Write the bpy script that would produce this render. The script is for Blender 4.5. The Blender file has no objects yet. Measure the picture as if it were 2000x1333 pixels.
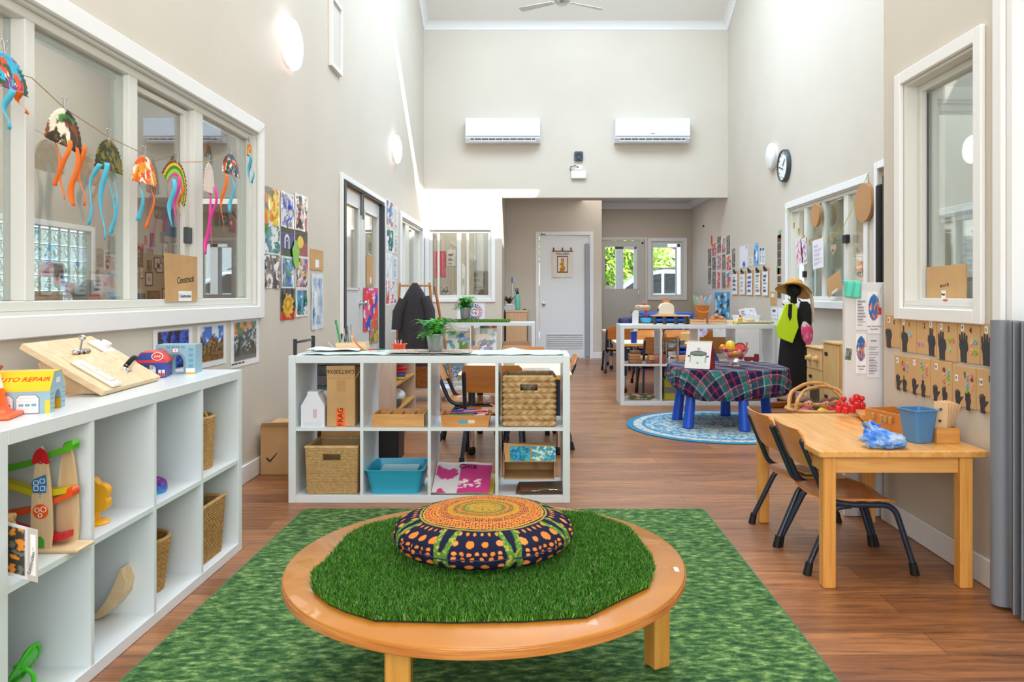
import bpy,bmesh,math,random
from mathutils import Vector,Matrix,Euler,noise
random.seed(7)
PI=math.pi
# ---------------------------------------------------------------- camera, world, sun, big lights, exposure
F,CX,HY,H=1475.0,1045.0,575.0,1.09        # focal length in px, vanishing point, eye height
scn=bpy.context.scene
COL=scn.collection
cam=bpy.data.cameras.new('camera')
cam.sensor_width=36;cam.lens=F/2000*36
cam.shift_x=-(CX-1000)/2000;cam.shift_y=-(666.5-HY)/2000
cam.clip_start=.05;cam.clip_end=200
camo=bpy.data.objects.new('camera',cam);COL.objects.link(camo)
camo.location=(0,0,H);camo.rotation_euler=(PI/2,0,0)
scn.camera=camo
scn.view_settings.view_transform='Standard';scn.view_settings.look='None'
scn.view_settings.gamma=1.0;scn.view_settings.exposure=0.55
scn.cycles.use_denoising=True
scn.cycles.max_bounces=8;scn.cycles.diffuse_bounces=4;scn.cycles.glossy_bounces=3
scn.cycles.transmission_bounces=6;scn.cycles.transparent_max_bounces=12
scn.cycles.sample_clamp_indirect=4
w=bpy.data.worlds.new('sky');scn.world=w;w.use_nodes=True
nt=w.node_tree;bg=nt.nodes['Background']
tc=nt.nodes.new('ShaderNodeTexCoord');sp=nt.nodes.new('ShaderNodeSeparateXYZ');cr=nt.nodes.new('ShaderNodeValToRGB')
nt.links.new(tc.outputs['Generated'],sp.inputs[0]);nt.links.new(sp.outputs['Z'],cr.inputs[0]);nt.links.new(cr.outputs[0],bg.inputs[0])
cr.color_ramp.elements[0].color=(.86,.93,1,1);cr.color_ramp.elements[1].color=(.30,.55,.95,1)
bg.inputs[1].default_value=1.5
SUN=Vector((-.45,.77,-.64)).normalized()
sl=bpy.data.lights.new('sun','SUN');sl.energy=9;sl.angle=.01;sl.color=(1,.96,.9)
so=bpy.data.objects.new('sun',sl);COL.objects.link(so);so.rotation_euler=SUN.to_track_quat('-Z','Y').to_euler();so.location=(3,-2,9)
def area(name,loc,d,sx,sy,e,c=(1,1,1)):
    l=bpy.data.lights.new(name,'AREA');l.shape='RECTANGLE';l.size=sx;l.size_y=sy;l.energy=e;l.color=c
    o=bpy.data.objects.new(name,l);COL.objects.link(o);o.location=loc
    o.rotation_euler=Vector(d).to_track_quat('-Z','Y').to_euler();return o
area('fill_overhead_near',(.3,2.6,6.02),(0,0,-1),2.6,4.2,105,(1,.99,.97))  # lamp added for soft ambient fill, under a closed stretch of ceiling
area('fill_overhead_far',(.6,8.0,6.05),(0,0,-1),3.0,2.8,205,(.66,.83,1))  # added bluish fill lamp that lifts the upper far walls
area('fill_behind_camera',(0,-1.9,2.1),(0,1,-.12),3.0,3.0,85,(1,.99,.97))  # added fill lamp standing in the made-up rear opening
area('recess_fill',(1.6,12.6,2.68),(0,0,-1),1.6,1.4,9,(1,.95,.88))  # added fill lamp for the recess, with no fitting of its own
area('left_room_fill',(-4,7.5,4.5),(0,0,-1),3,6,190,(1,.97,.94))  # added lamp to brighten the side room behind the left window
area('right_room_fill',(4.2,8,2.66),(0,0,-1),2,5,75,(1,.98,.95))  # added lamp to brighten the room behind the right window
area('store_fill',(2.3,1,2.6),(0,0,-1),.7,3,14)  # weak lamp added inside the closed space behind the near window
area('corner_room_fill',(-1.3,13,2.6),(0,0,-1),1,1.5,12,(1,.98,.95))  # added fill lamp for the corner room, no fitting modelled
# ---------------------------------------------------------------- helpers
def lin(c):
    if isinstance(c,str):
        c=c.lstrip('#');c=tuple(int(c[i:i+2],16)/255 for i in (0,2,4))
    return tuple(x/12.92 if x <= .04045 else ((x+.055)/1.055)**2.4 for x in c[:3])
_mats={}
def mat(name,c,rough=.55,metal=0,bump=0,bscale=80,var=0,vscale=6,spec=.5,coat=0,alpha=1,emit=0,trans=0):
    if name in _mats: return _mats[name]
    m=bpy.data.materials.new(name);m.use_nodes=True;n=m.node_tree;b=n.nodes['Principled BSDF']
    rgb=lin(c);b.inputs['Base Color'].default_value=(*rgb,1);b.inputs['Roughness'].default_value=rough
    b.inputs['Metallic'].default_value=metal;b.inputs['Specular IOR Level'].default_value=spec
    b.inputs['Coat Weight'].default_value=coat;b.inputs['Alpha'].default_value=alpha;b.inputs['Transmission Weight'].default_value=trans
    if emit: b.inputs['Emission Color'].default_value=(*rgb,1);b.inputs['Emission Strength'].default_value=emit
    if bump or var:
        t=n.nodes.new('ShaderNodeTexCoord');z=n.nodes.new('ShaderNodeTexNoise');z.inputs['Scale'].default_value=bscale if bump else vscale
        z.inputs['Detail'].default_value=4;n.links.new(t.outputs['Object'],z.inputs['Vector'])
        if bump:
            bp=n.nodes.new('ShaderNodeBump');bp.inputs['Strength'].default_value=bump;bp.inputs['Distance'].default_value=.002
            n.links.new(z.outputs['Fac'],bp.inputs['Height']);n.links.new(bp.outputs[0],b.inputs['Normal'])
        if var:
            z2=n.nodes.new('ShaderNodeTexNoise');z2.inputs['Scale'].default_value=vscale;z2.inputs['Detail'].default_value=5
            n.links.new(t.outputs['Object'],z2.inputs['Vector']);r=n.nodes.new('ShaderNodeValToRGB');n.links.new(z2.outputs['Fac'],r.inputs[0])
            r.color_ramp.elements[0].position=.3;r.color_ramp.elements[1].position=.7
            r.color_ramp.elements[0].color=(*[x*(1-var) for x in rgb],1);r.color_ramp.elements[1].color=(*[min(1,x*(1+var)) for x in rgb],1)
            n.links.new(r.outputs[0],b.inputs['Base Color'])
    _mats[name]=m;return m
def vcol(name,rough=.6,spec=.4,coat=0,metal=0,bump=0,bscale=200,alpha=1):      # colour comes from the painted print of the mesh
    if name in _mats: return _mats[name]
    m=mat(name,'#ffffff',rough,metal,bump,bscale,spec=spec,coat=coat,alpha=alpha);n=m.node_tree
    a=n.nodes.new('ShaderNodeAttribute');a.attribute_name='Col';n.links.new(a.outputs['Color'],n.nodes['Principled BSDF'].inputs['Base Color']);return m
def woodmat(name,c1,c2,scale=(1.5,18,18),rough=.4,coat=.15,dist=3):
    if name in _mats: return _mats[name]
    m=mat(name,c1,rough,coat=coat);n=m.node_tree;b=n.nodes['Principled BSDF']
    t=n.nodes.new('ShaderNodeTexCoord');mp=n.nodes.new('ShaderNodeMapping');mp.inputs['Scale'].default_value=scale
    z=n.nodes.new('ShaderNodeTexNoise');z.inputs['Scale'].default_value=2.2;z.inputs['Detail'].default_value=6;z.inputs['Distortion'].default_value=dist*.3
    r=n.nodes.new('ShaderNodeValToRGB');r.color_ramp.elements[0].position=.35;r.color_ramp.elements[1].position=.68
    r.color_ramp.elements[0].color=(*lin(c1),1);r.color_ramp.elements[1].color=(*lin(c2),1)
    n.links.new(t.outputs['Object'],mp.inputs[0]);n.links.new(mp.outputs[0],z.inputs['Vector']);n.links.new(z.outputs['Fac'],r.inputs[0]);n.links.new(r.outputs[0],b.inputs['Base Color'])
    return m
def glassmat(name,tint=(.93,.97,.96),refl=.05):
    if name in _mats: return _mats[name]
    m=bpy.data.materials.new(name);m.use_nodes=True;n=m.node_tree;n.nodes.clear()
    o=n.nodes.new('ShaderNodeOutputMaterial');t=n.nodes.new('ShaderNodeBsdfTransparent');t.inputs[0].default_value=(*tint,1)
    g=n.nodes.new('ShaderNodeBsdfGlossy');g.inputs['Roughness'].default_value=.01;g.inputs[0].default_value=(1,1,1,1)
    lw=n.nodes.new('ShaderNodeLayerWeight');lw.inputs[0].default_value=.35;mm=n.nodes.new('ShaderNodeMath');mm.operation='MULTIPLY_ADD'
    mm.inputs[1].default_value=.42;mm.inputs[2].default_value=refl;mm.use_clamp=True
    mx=n.nodes.new('ShaderNodeMixShader');n.links.new(lw.outputs['Fresnel'],mm.inputs[0]);n.links.new(mm.outputs[0],mx.inputs[0])
    n.links.new(t.outputs[0],mx.inputs[1]);n.links.new(g.outputs[0],mx.inputs[2]);n.links.new(mx.outputs[0],o.inputs[0]);_mats[name]=m;return m

class MB:
    """gathers shapes; build() links them as one mesh object"""
    def __init__(s): s.bm=bmesh.new();s.X=Matrix.Identity(4);s.mi=0
    def _fin(s,geom,M):
        vs=[g for g in geom if isinstance(g,bmesh.types.BMVert)]
        bmesh.ops.transform(s.bm,matrix=s.X @ M,verts=vs)
        for f in {f for v in vs for f in v.link_faces}: f.material_index=s.mi
        return s
    def box(s,c,d,bev=0,rot=None,taper=1,seg=1):
        r=bmesh.ops.create_cube(s.bm,size=1);vs=r['verts']
        for v in vs:
            k=taper if v.co.z < 0 else 1
            v.co=Vector((v.co.x*d[0]*k,v.co.y*d[1]*k,v.co.z*d[2]))
        if bev:
            es=list({e for v in vs for e in v.link_edges})
            g=bmesh.ops.bevel(s.bm,geom=es,offset=bev,segments=seg,affect='EDGES',profile=.5);vs=g['verts']
        R=Euler(rot).to_matrix().to_4x4() if rot else Matrix.Identity(4)
        return s._fin(vs,Matrix.Translation(c) @ R)
    def bx(s,x0,x1,y0,y1,z0,z1,bev=0): return s.box(((x0+x1)/2,(y0+y1)/2,(z0+z1)/2),(abs(x1-x0),abs(y1-y0),abs(z1-z0)),bev)
    def add(s,verts,faces,M=None):
        M=s.X @ (M or Matrix.Identity(4));vs=[s.bm.verts.new(M @ Vector(v)) for v in verts]
        for f in faces:
            try: fc=s.bm.faces.new([vs[i] for i in f]);fc.material_index=s.mi
            except ValueError: pass
        return vs
    def lathe(s,prof,c=(0,0,0),n=24,M=None,sx=1,sy=1):
        vs,fs=[],[];k=len(prof)
        for i in range(n):
            a=2*PI*i/n
            for r,z in prof: vs.append((c[0]+math.cos(a)*r*sx,c[1]+math.sin(a)*r*sy,c[2]+z))
        for i in range(n):
            j=(i+1) % n
            for q in range(k-1): fs.append((i*k+q,j*k+q,j*k+q+1,i*k+q+1))
        if prof[0][0] > 1e-6: fs.append([i*k for i in range(n)][::-1])
        if prof[-1][0] > 1e-6: fs.append([i*k+k-1 for i in range(n)])
        s.add(vs,fs,M);return s
    def cyl(s,p0,p1,r0,r1=None,n=16):
        p0,p1=Vector(p0),Vector(p1);d=p1-p0;r1=r0 if r1 is None else r1
        M=Matrix.Translation(p0) @ d.to_track_quat('Z','Y').to_matrix().to_4x4()
        return s.lathe([(r0,0),(r1,d.length)],n=n,M=M)
    def tube(s,pts,r,n=10,closed=False,rs=None,flat=1):
        pts=[Vector(p) for p in pts];k=len(pts);rings=[];up=None
        for i,p in enumerate(pts):
            if closed: t=pts[(i+1) % k]-pts[i-1]
            else: t=pts[min(i+1,k-1)]-pts[max(i-1,0)]
            t.normalize()
            if up is None: up=t.orthogonal().normalized()
            up=(up - t*up.dot(t)).normalized();b=t.cross(up);rr=rs[i] if rs else r
            rings.append([p+up*math.cos(2*PI*j/n)*rr*flat+b*math.sin(2*PI*j/n)*rr for j in range(n)])
        vs=[v for q in rings for v in q];fs=[]
        for i in range(k if closed else k-1):
            a,b_=i*n,((i+1) % k)*n
            for j in range(n): fs.append((a+j,a+(j+1) % n,b_+(j+1) % n,b_+j))
        if not closed: fs += [list(range(n))[::-1],[(k-1)*n+j for j in range(n)]]
        s.add(vs,fs);return s
    def prism(s,poly,o,U,V,t):
        """poly in (u,v), on plane o,U,V, thickness t along U x V"""
        U,V,o=Vector(U),Vector(V),Vector(o);N=U.cross(V).normalized();n=len(poly)
        vs=[o+U*a+V*b for a,b in poly]+[o+U*a+V*b+N*t for a,b in poly]
        s.add(vs,[list(range(n))[::-1],[n+i for i in range(n)]]+[(i,(i+1) % n,n+(i+1) % n,n+i) for i in range(n)]);return s
    def ball(s,c,r,n=16,sc=(1,1,1),rot=None):
        g=bmesh.ops.create_uvsphere(s.bm,u_segments=n,v_segments=max(6,n//2),radius=r)
        R=Euler(rot).to_matrix().to_4x4() if rot else Matrix.Identity(4)
        return s._fin(g['verts'],Matrix.Translation(c) @ R @ Matrix.Diagonal((*sc,1)))
    def grid(s,fn,nu,nv,closeu=False):
        vs=[fn(i/nu,j/nv) for j in range(nv+1) for i in range(nu if closeu else nu+1)];w_=nu if closeu else nu+1
        fs=[(j*w_+i,j*w_+(i+1) % w_,(j+1)*w_+(i+1) % w_,(j+1)*w_+i) for j in range(nv) for i in range(nu)]
        s.add(vs,fs);return s
    def build(s,name,m,parent=None,smooth=35,off=None,**kw):
        if off is not None: bmesh.ops.translate(s.bm,vec=-Vector(off),verts=s.bm.verts)
        bmesh.ops.recalc_face_normals(s.bm,faces=s.bm.faces)
        me=bpy.data.meshes.new(name);s.bm.to_mesh(me);s.bm.free()
        for q in (m if isinstance(m,(list,tuple)) else [m]): me.materials.append(q)
        if smooth:
            me.shade_smooth();me.set_sharp_from_angle(angle=math.radians(smooth))
        o=bpy.data.objects.new(name,me);COL.objects.link(o)
        if parent: o.parent=parent
        for k_,v_ in kw.items(): o[k_]=v_
        return o
    def wb(s,name,m,parent,**kw):       # built in world coordinates under an unrotated thing
        return s.build(name,m,parent,off=parent.location,**kw)
def T(name,label,cat,loc=(0,0,0),rz=0,group=None,sc=1):
    o=bpy.data.objects.new(name,None);COL.objects.link(o);o.empty_display_size=.05
    o.location=loc;o.rotation_euler=(0,0,rz);o.scale=(sc,sc,sc);o['label']=label;o['category']=cat
    if group: o['group']=group
    return o
def tag(o,label,cat,group=None):
    o['label']=label;o['category']=cat
    if group: o['group']=group
    return o
def st(o): o['kind']='structure';return o
def dup(o,loc,rz=None,label=None,parent=None,group=None):
    c=o.copy();COL.objects.link(c);c.parent=parent
    if parent is None:
        c.location=loc
        if rz is not None: c.rotation_euler=(0,0,rz)
        if label: c['label']=label
        if group: c['group']=group
    for ch in list(o.children): dup(ch,None,parent=c)
    return c
def arc(c,r,a0,a1,n=8,ax=(1,0,0),ay=(0,0,1)):
    c,ax,ay=Vector(c),Vector(ax),Vector(ay)
    return [c+ax*r*math.cos(a0+(a1-a0)*i/n)+ay*r*math.sin(a0+(a1-a0)*i/n) for i in range(n+1)]
def fil(pts,r,n=5):       # polyline with rounded corners
    pts=[Vector(p) for p in pts];out=[pts[0]]
    for i in range(1,len(pts)-1):
        a,b,c=pts[i-1],pts[i],pts[i+1];d1=(a-b).normalized();d2=(c-b).normalized();q=min(r,(a-b).length*.48,(c-b).length*.48)
        for k in range(n+1):
            t=k/n;out.append((b+d1*q)*(1-t)**2+b*2*t*(1-t)+(b+d2*q)*t*t)
    return out+[pts[-1]]
def text(s,size,m,parent,M,name='lettering',th=.0004,sx=1,font_sh=0,align='CENTER',**kw):
    cu=bpy.data.curves.new('t','FONT');cu.body=s;cu.size=size;cu.align_x=align;cu.align_y='CENTER';cu.extrude=th;cu.shear=font_sh;cu.resolution_u=3;cu.offset=size*.006
    o=bpy.data.objects.new('t',cu);COL.objects.link(o);dg=bpy.context.evaluated_depsgraph_get()
    me=bpy.data.meshes.new_from_object(o.evaluated_get(dg));bpy.data.objects.remove(o);bpy.data.curves.remove(cu)
    me.transform(M @ Matrix.Diagonal((sx,1,1,1)));
    if parent: me.transform(Matrix.Translation(-parent.location))
    me.materials.clear();me.materials.append(m);me.name=name
    ob=bpy.data.objects.new(name,me);COL.objects.link(ob);ob.parent=parent
    for k_,v_ in kw.items(): ob[k_]=v_
    return ob
def frameM(o,U,V):        # matrix with x=U, y=V, z=UxV at o
    U,V=Vector(U).normalized(),Vector(V).normalized();N=U.cross(V)
    return Matrix(((U.x,V.x,N.x,o[0]),(U.y,V.y,N.y,o[1]),(U.z,V.z,N.z,o[2]),(0,0,0,1)))
# ---- measuring: photo pixel -> point on a known plane
def onX(px,py,X): Y=X*F/(px-CX);return Vector((X,Y,H-(py-HY)*Y/F))
def onY(px,py,Y): return Vector(((px-CX)*Y/F,Y,H-(py-HY)*Y/F))
def onZ(px,py,Z): Y=F*(H-Z)/(py-HY);return Vector(((px-CX)*Y/F,Y,Z))
XL,XR,XN,YF=-1.68,2.91,1.69,11.4
WALLS={'L': ((0,1,0),XL,'x'),'R': ((0,-1,0),XR,'x'),'N': ((0,-1,0),XN,'x'),'F': ((1,0,0),YF,'y')}
# ---- painted sheets
def rnd(s): return random.Random(s)
def nz(u,v,sc,seed): return noise.noise(Vector((u*sc,v*sc,seed*3.17)))
def splash(bgc,cols,sc=4,thr=.08,seed=1,margin=.06,ang=0):
    bgl=lin(bgc);cl=[lin(c) for c in cols]
    def f(u,v):
        if u < margin or u > 1-margin or v < margin or v > 1-margin: return bgl
        best,bc=thr,bgl
        for i,c in enumerate(cl):
            q=nz(u,v,sc,seed+i*7)+.35*nz(u,v,sc*3,seed+i*7+3)
            if q > best: best,bc=q,c
        return bc
    return f
def blobs(bgc,items,jag=.25,seed=1,streak=0):
    bgl=lin(bgc);it=[(lin(c),x,y,rx,ry) for c,x,y,rx,ry in items]
    def f(u,v):
        if streak and nz(u*3,v*.5,6,seed) > .38: return (.9,.9,.9)
        for c,x,y,rx,ry in reversed(it):
            d=math.hypot((u-x)/rx,(v-y)/ry)
            if d < 1+jag*2*nz(u,v,9,seed+x*5): return c
        return bgl
    return f
def doc(bgc='#f4f4f6',ink='#777a88',rows=14,head=None,seed=1,m=.12):
    bgl,il=lin(bgc),lin(ink);r=rnd(seed);ln=[r.uniform(.5,1) for _ in range(rows)];hl=lin(head) if head else None
    def f(u,v):
        if hl and .86 < v < .94 and m < u < 1-m: return hl
        if u < m or v < .08 or v > .84: return bgl
        k=(v-.08)/.76*rows;i=int(k)
        if k-i > .45 and u < m+(1-2*m)*ln[min(i,rows-1)]: return il
        return bgl
    return f
def photo(cols,seed=1,border='#f2f2f2',b=.06,sc=5,sky=None):
    cl=[lin(c) for c in cols];bl=lin(border)
    def f(u,v):
        if u < b or u > 1-b or v < b or v > 1-b: return bl
        q=.5+.55*nz(u,v,sc,seed)+.3*nz(u,v,sc*3,seed+9)
        return cl[max(0,min(len(cl)-1,int(q*len(cl))))]
    return f
def sheet(name,label,cat,o,U,V,w_,h_,fn,mt,nu=20,nv=28,th=.001,wave=.0,seed=0,parent=None,group=None,out=.0015,off=None):
    """thin printed sheet: o = lower left corner, U to the right, V up; front and back faces"""
    o,U,V=Vector(o),Vector(U).normalized(),Vector(V).normalized();N=U.cross(V)
    vs,cs,fs=[],[],[]
    for sd in (1,0):
        for j in range(nv+1):
            for i in range(nu+1):
                u,v=i/nu,j/nv
                dz=out+(th if sd else 0)+(wave*(.6+nz(u,v,2.5,seed)+.5*math.sin(u*9+seed)) if wave else 0)
                vs.append(o+U*u*w_+V*v*h_+N*dz);cs.append((*(fn(u,v) if sd else (.8,.8,.8)),1))
    k=(nu+1)*(nv+1)
    for j in range(nv):
        for i in range(nu):
            a=j*(nu+1)+i;fs.append((a,a+1,a+nu+2,a+nu+1));fs.append((k+a,k+a+nu+1,k+a+nu+2,k+a+1))
    for i in range(nu):
        fs.append((i,k+i,k+i+1,i+1));a=nv*(nu+1)+i;fs.append((a,a+1,k+a+1,k+a))
    for j in range(nv):
        a=j*(nu+1);fs.append((a,a+nu+1,k+a+nu+1,k+a));a += nu;fs.append((a,k+a,k+a+nu+1,a+nu+1))
    base=Vector((0,0,0)) if parent else o
    if parent and off is None: off=parent.location
    if off is not None: base=Vector(off)
    me=bpy.data.meshes.new(name);me.from_pydata([v-base for v in vs],[],fs)
    ca=me.color_attributes.new('Col','FLOAT_COLOR','POINT');ca.data.foreach_set('color',[x for c in cs for x in c])
    me.materials.append(mt);me.shade_smooth();me.set_sharp_from_angle(angle=math.radians(40))
    ob=bpy.data.objects.new(name,me);COL.objects.link(ob)
    if parent: ob.parent=parent
    else: ob.location=o;tag(ob,label,cat,group)
    return ob
def wsheet(wall,px0,py0,px1,py1,fn,name,label,cat,mt=None,tilt=0,group=None,plane=None,**kw):
    """sheet on a wall, given the photo pixels of its left edge (top, bottom) and its right edge"""
    U,P,k=WALLS[wall];P=plane if plane is not None else P
    if k == 'x': a=onX(px0,py1,P);b=onX(px1,py1,P);t=onX(px0,py0,P);w_=abs(b.y-a.y)
    else: a=onY(px0,py1,P);b=onY(px1,py1,P);t=onY(px0,py0,P);w_=b.x-a.x
    Uv=Vector(U);Vv=Vector((0,0,1));N=Uv.cross(Vv)
    if tilt: R=Matrix.Rotation(tilt,3,N);Uv=R @ Uv;Vv=R @ Vv
    return sheet(name,label,cat,a,Uv,Vv,w_,t.z-a.z,fn,mt or PAPER,group=group,**kw)
PAPER=vcol('painted_paper',.65);LAM=vcol('laminated_print',.18,.5,coat=.4);CLOTHV=vcol('printed_cloth',.9,.1)
# ---- shared materials
WHITE=mat('white_gloss_paint','#edeeef',.35);TRIM=mat('white_trim','#ecebe6',.4);LAMW=mat('white_melamine','#e0e8ed',.28,spec=.5)
WALLM=mat('beige_wall_paint','#d2cabd',.5,var=.03,vscale=1.2,bump=.12,bscale=260,spec=.35);CEIL=mat('ceiling_paint','#ecebe6',.8)
BLACKM=mat('black_plastic','#16181b',.4);NAVYM=mat('navy_powder_coat','#1a2a3e',.32,coat=.3);RUB=mat('black_rubber','#0d0e10',.6)
METAL=mat('brushed_metal','#b9bcc0',.3,1);CHROME=mat('chrome','#d8dadd',.12,1);ALU=mat('cream_aluminium','#dedfd9',.35)
CARD=mat('cardboard','#c79d6b',.8,var=.08,vscale=9);CARDP=mat('cardboard_pale','#cfa876',.8,var=.05,vscale=9)
PINE=woodmat('pine','#d99648','#eab368',(1.2,14,14),.35);PINEY=woodmat('pine_y','#dc9a4c','#ecb76d',(14,1.2,14),.35);PINEZ=woodmat('pine_z','#d8923f','#e9ad5d',(16,16,1.2),.4)
BIRCH=woodmat('birch_ply','#dcbd93','#e8cfa8',(2,20,20),.5,.05);BIRCHZ=woodmat('birch_ply_upright','#dcb98c','#ead0a8',(20,20,1.5),.5,.05)
OAK=woodmat('orange_beech_ply','#c9792f','#d98d40',(9,1.2,9),.3,.4);BAMB=woodmat('bamboo','#c98e4e','#dba766',(2,16,16),.4)
GLASS=glassmat('window_glass');GLASSC=glassmat('clear_glass',(.97,.99,.99),.03);INK=mat('black_ink','#1c1c20',.6);RED=mat('red_plastic','#d5232a',.3)
STRAW=vcol('woven_fibre',.8,.2)
# ================================================================ the shell
def wall(name,ax,pos,th,s0,s1,z0,z1,holes,m=None):
    """slab; ax 'x': plane X=pos..pos+th running in Y; ax 'y': plane Y=pos..pos+th running in X"""
    b=MB();S=sorted({s0,s1,*[h[0] for h in holes],*[h[1] for h in holes]});Z=sorted({z0,z1,*[h[2] for h in holes],*[h[3] for h in holes]})
    S=[q for q in S if s0 <= q <= s1];Z=[q for q in Z if z0 <= q <= z1]
    def hole(i,j):
        if i < 0 or j < 0 or i >= len(S)-1 or j >= len(Z)-1: return True
        a,c=(S[i]+S[i+1])/2,(Z[j]+Z[j+1])/2
        return any(h[0] < a < h[1] and h[2] < c < h[3] for h in holes)
    def P(s,d,z): return (pos+d,s,z) if ax == 'x' else (s,pos+d,z)
    for i in range(len(S)-1):
        for j in range(len(Z)-1):
            if hole(i,j): continue
            a,c,e,g=S[i],S[i+1],Z[j],Z[j+1]
            for d in (0,th): b.add([P(a,d,e),P(c,d,e),P(c,d,g),P(a,d,g)],[(0,1,2,3)])
            if hole(i-1,j): b.add([P(a,0,e),P(a,th,e),P(a,th,g),P(a,0,g)],[(0,1,2,3)])
            if hole(i+1,j): b.add([P(c,0,e),P(c,th,e),P(c,th,g),P(c,0,g)],[(0,1,2,3)])
            if hole(i,j-1): b.add([P(a,0,e),P(a,th,e),P(c,th,e),P(c,0,e)],[(0,1,2,3)])
            if hole(i,j+1): b.add([P(a,0,g),P(a,th,g),P(c,th,g),P(c,0,g)],[(0,1,2,3)])
    bmesh.ops.remove_doubles(b.bm,verts=b.bm.verts,dist=1e-4)
    return st(b.build(name,m or WALLM,smooth=0))
# floor: vinyl planks running across the room
fm=mat('vinyl_planks','#8a5a3a',.42,coat=.35);n=fm.node_tree;b_=n.nodes['Principled BSDF']
tcn=n.nodes.new('ShaderNodeTexCoord');br=n.nodes.new('ShaderNodeTexBrick')
br.inputs['Scale'].default_value=1;br.inputs['Brick Width'].default_value=1.25;br.inputs['Row Height'].default_value=.152;br.inputs['Mortar Size'].default_value=.0012
br.inputs['Color1'].default_value=(*lin('#ae7548'),1);br.inputs['Color2'].default_value=(*lin('#8a5733'),1);br.inputs['Mortar'].default_value=(*lin('#5a3520'),1);br.offset=.37
n.links.new(tcn.outputs['Object'],br.inputs['Vector'])
mp=n.nodes.new('ShaderNodeMapping');mp.inputs['Scale'].default_value=(1.3,13,1);z=n.nodes.new('ShaderNodeTexNoise');z.inputs['Scale'].default_value=2.4;z.inputs['Detail'].default_value=8;z.inputs['Roughness'].default_value=.65;z.inputs['Distortion'].default_value=.8
r=n.nodes.new('ShaderNodeValToRGB');r.color_ramp.elements[0].position=.3;r.color_ramp.elements[1].position=.72;r.color_ramp.elements[0].color=(.42,.40,.38,1);r.color_ramp.elements[1].color=(1.35,1.3,1.25,1)
mx=n.nodes.new('ShaderNodeMix');mx.data_type='RGBA';mx.blend_type='MULTIPLY';mx.inputs[0].default_value=1
n.links.new(tcn.outputs['Object'],mp.inputs[0]);n.links.new(mp.outputs[0],z.inputs['Vector']);n.links.new(z.outputs['Fac'],r.inputs[0])
n.links.new(br.outputs['Color'],mx.inputs[6]);n.links.new(r.outputs[0],mx.inputs[7]);n.links.new(mx.outputs[2],b_.inputs['Base Color'])
b_.inputs['Coat Roughness'].default_value=.25;b_.inputs['Roughness'].default_value=.45
b=MB();b.bx(-6.4,6.2,-2.1,14.2,-.1,0);st(b.build('floor',fm,smooth=0))
# outer walls of the main room
WIN1=(1.5,4.56,1.02,2.06)      # left wall window
DL=onX(665,345,XL);DL1=onX(747,390,XL).y
WIN2=(onX(783,0,XL).y,onX(824,0,XL).y,.99,2.06)
wall('wall_left','x',XL-.12,.12,-2,YF+.12,0,6.1,[WIN1,(DL.y+.02,DL1-.02,-1,2.09),WIN2])
WINR=(onX(1690,0,XR).y,onX(1540,0,XR).y,1.02,2.07)
DR=(5.75,onX(1717,0,XR).y,0,2.15)
wall('wall_right','x',XR,.12,3.66,14.19,0,6.1,[WINR,DR,(4.95,5.6,1.25,1.65)])
WINN=(onX(1909,0,XN).y,onX(1765,0,XN).y,1.03,2.05)
DN=(1.2,onX(1966,0,XN).y,-1,2.3)
wall('wall_right_near','x',XN,.12,-2,3.66,0,6.1,[WINN,DN])
wall('wall_right_return','y',3.54,.12,XN+.12,6.2,0,6.1,[(1.86,2.7,1.0,2.0)])
wall('wall_store','x',2.8,.1,-2,3.54,0,2.75,[])
b=MB();b.bx(1.81,2.9,-2,3.54,2.75,2.8);st(b.build('ceiling_store',CEIL,smooth=0))
wall('wall_far','y',YF,.12,XL,XR,0,6.1,[(-.5,XR+.1,-1,2.55),(-1.60,-.66,1.03,2.06)])
wall('wall_far_return','x',-.62,.12,YF+.12,12.8,0,2.85,[])
WD=(onY(1053,0,12.8).x,onY(1152,0,12.8).x,-1,2.09)
wall('wall_storeroom','y',12.8,.12,-.5,1.13,0,2.85,[WD])
wall('wall_recess_left','x',1.01,.12,12.92,14.07,0,2.85,[])
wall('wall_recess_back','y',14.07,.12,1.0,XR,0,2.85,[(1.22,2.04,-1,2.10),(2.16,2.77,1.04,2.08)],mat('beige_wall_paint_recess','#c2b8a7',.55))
wall('wall_behind','y',-2.12,.12,XL-.12,XR,0,6.1,[(-1.5,1.5,.5,3.7)])
# ceilings: flat high part (open to the sun at the roof slot), raked end, low recess
b=MB()
for x0,x1,y0,y1 in ((XL-.12,3.1,-2.2,6.30),(XL-.12,3.1,7.25,9.5),(XL-.12,.72,6.30,6.42),(XL-.12,.72,6.86,7.25),(2.55,3.1,6.30,7.25)):
    b.bx(x0,x1,y0,y1,6.1,6.2)
b.bx(XL-.12,-1.2,6.42,6.86,6.1,6.2)
st(b.build('ceiling',CEIL,smooth=0))
b=MB();b.bx(-2,5,-7,-2.13,3.8,3.9);st(b.build('sun_blocking_slab',CEIL,smooth=0))  # unseen slab added to keep the sun out of the rear opening
b=MB();b.add([(XL,9.5,6.1),(XR,9.5,6.1),(XR,YF,5.15),(XL,YF,5.15),(XL,9.5,6.2),(XR,9.5,6.2),(XR,YF+.1,5.2),(XL,YF+.1,5.2)],[(0,1,2,3),(4,7,6,5),(0,4,5,1),(2,6,7,3),(0,3,7,4),(1,5,6,2)])
st(b.build('ceiling_raked',CEIL,smooth=0))
b=MB();b.bx(-1.9,XR+.12,YF+.12,14.2,2.78,2.85);st(b.build('ceiling_recess',mat('recess_ceiling','#dcd8cf',.8),smooth=0))
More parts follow.
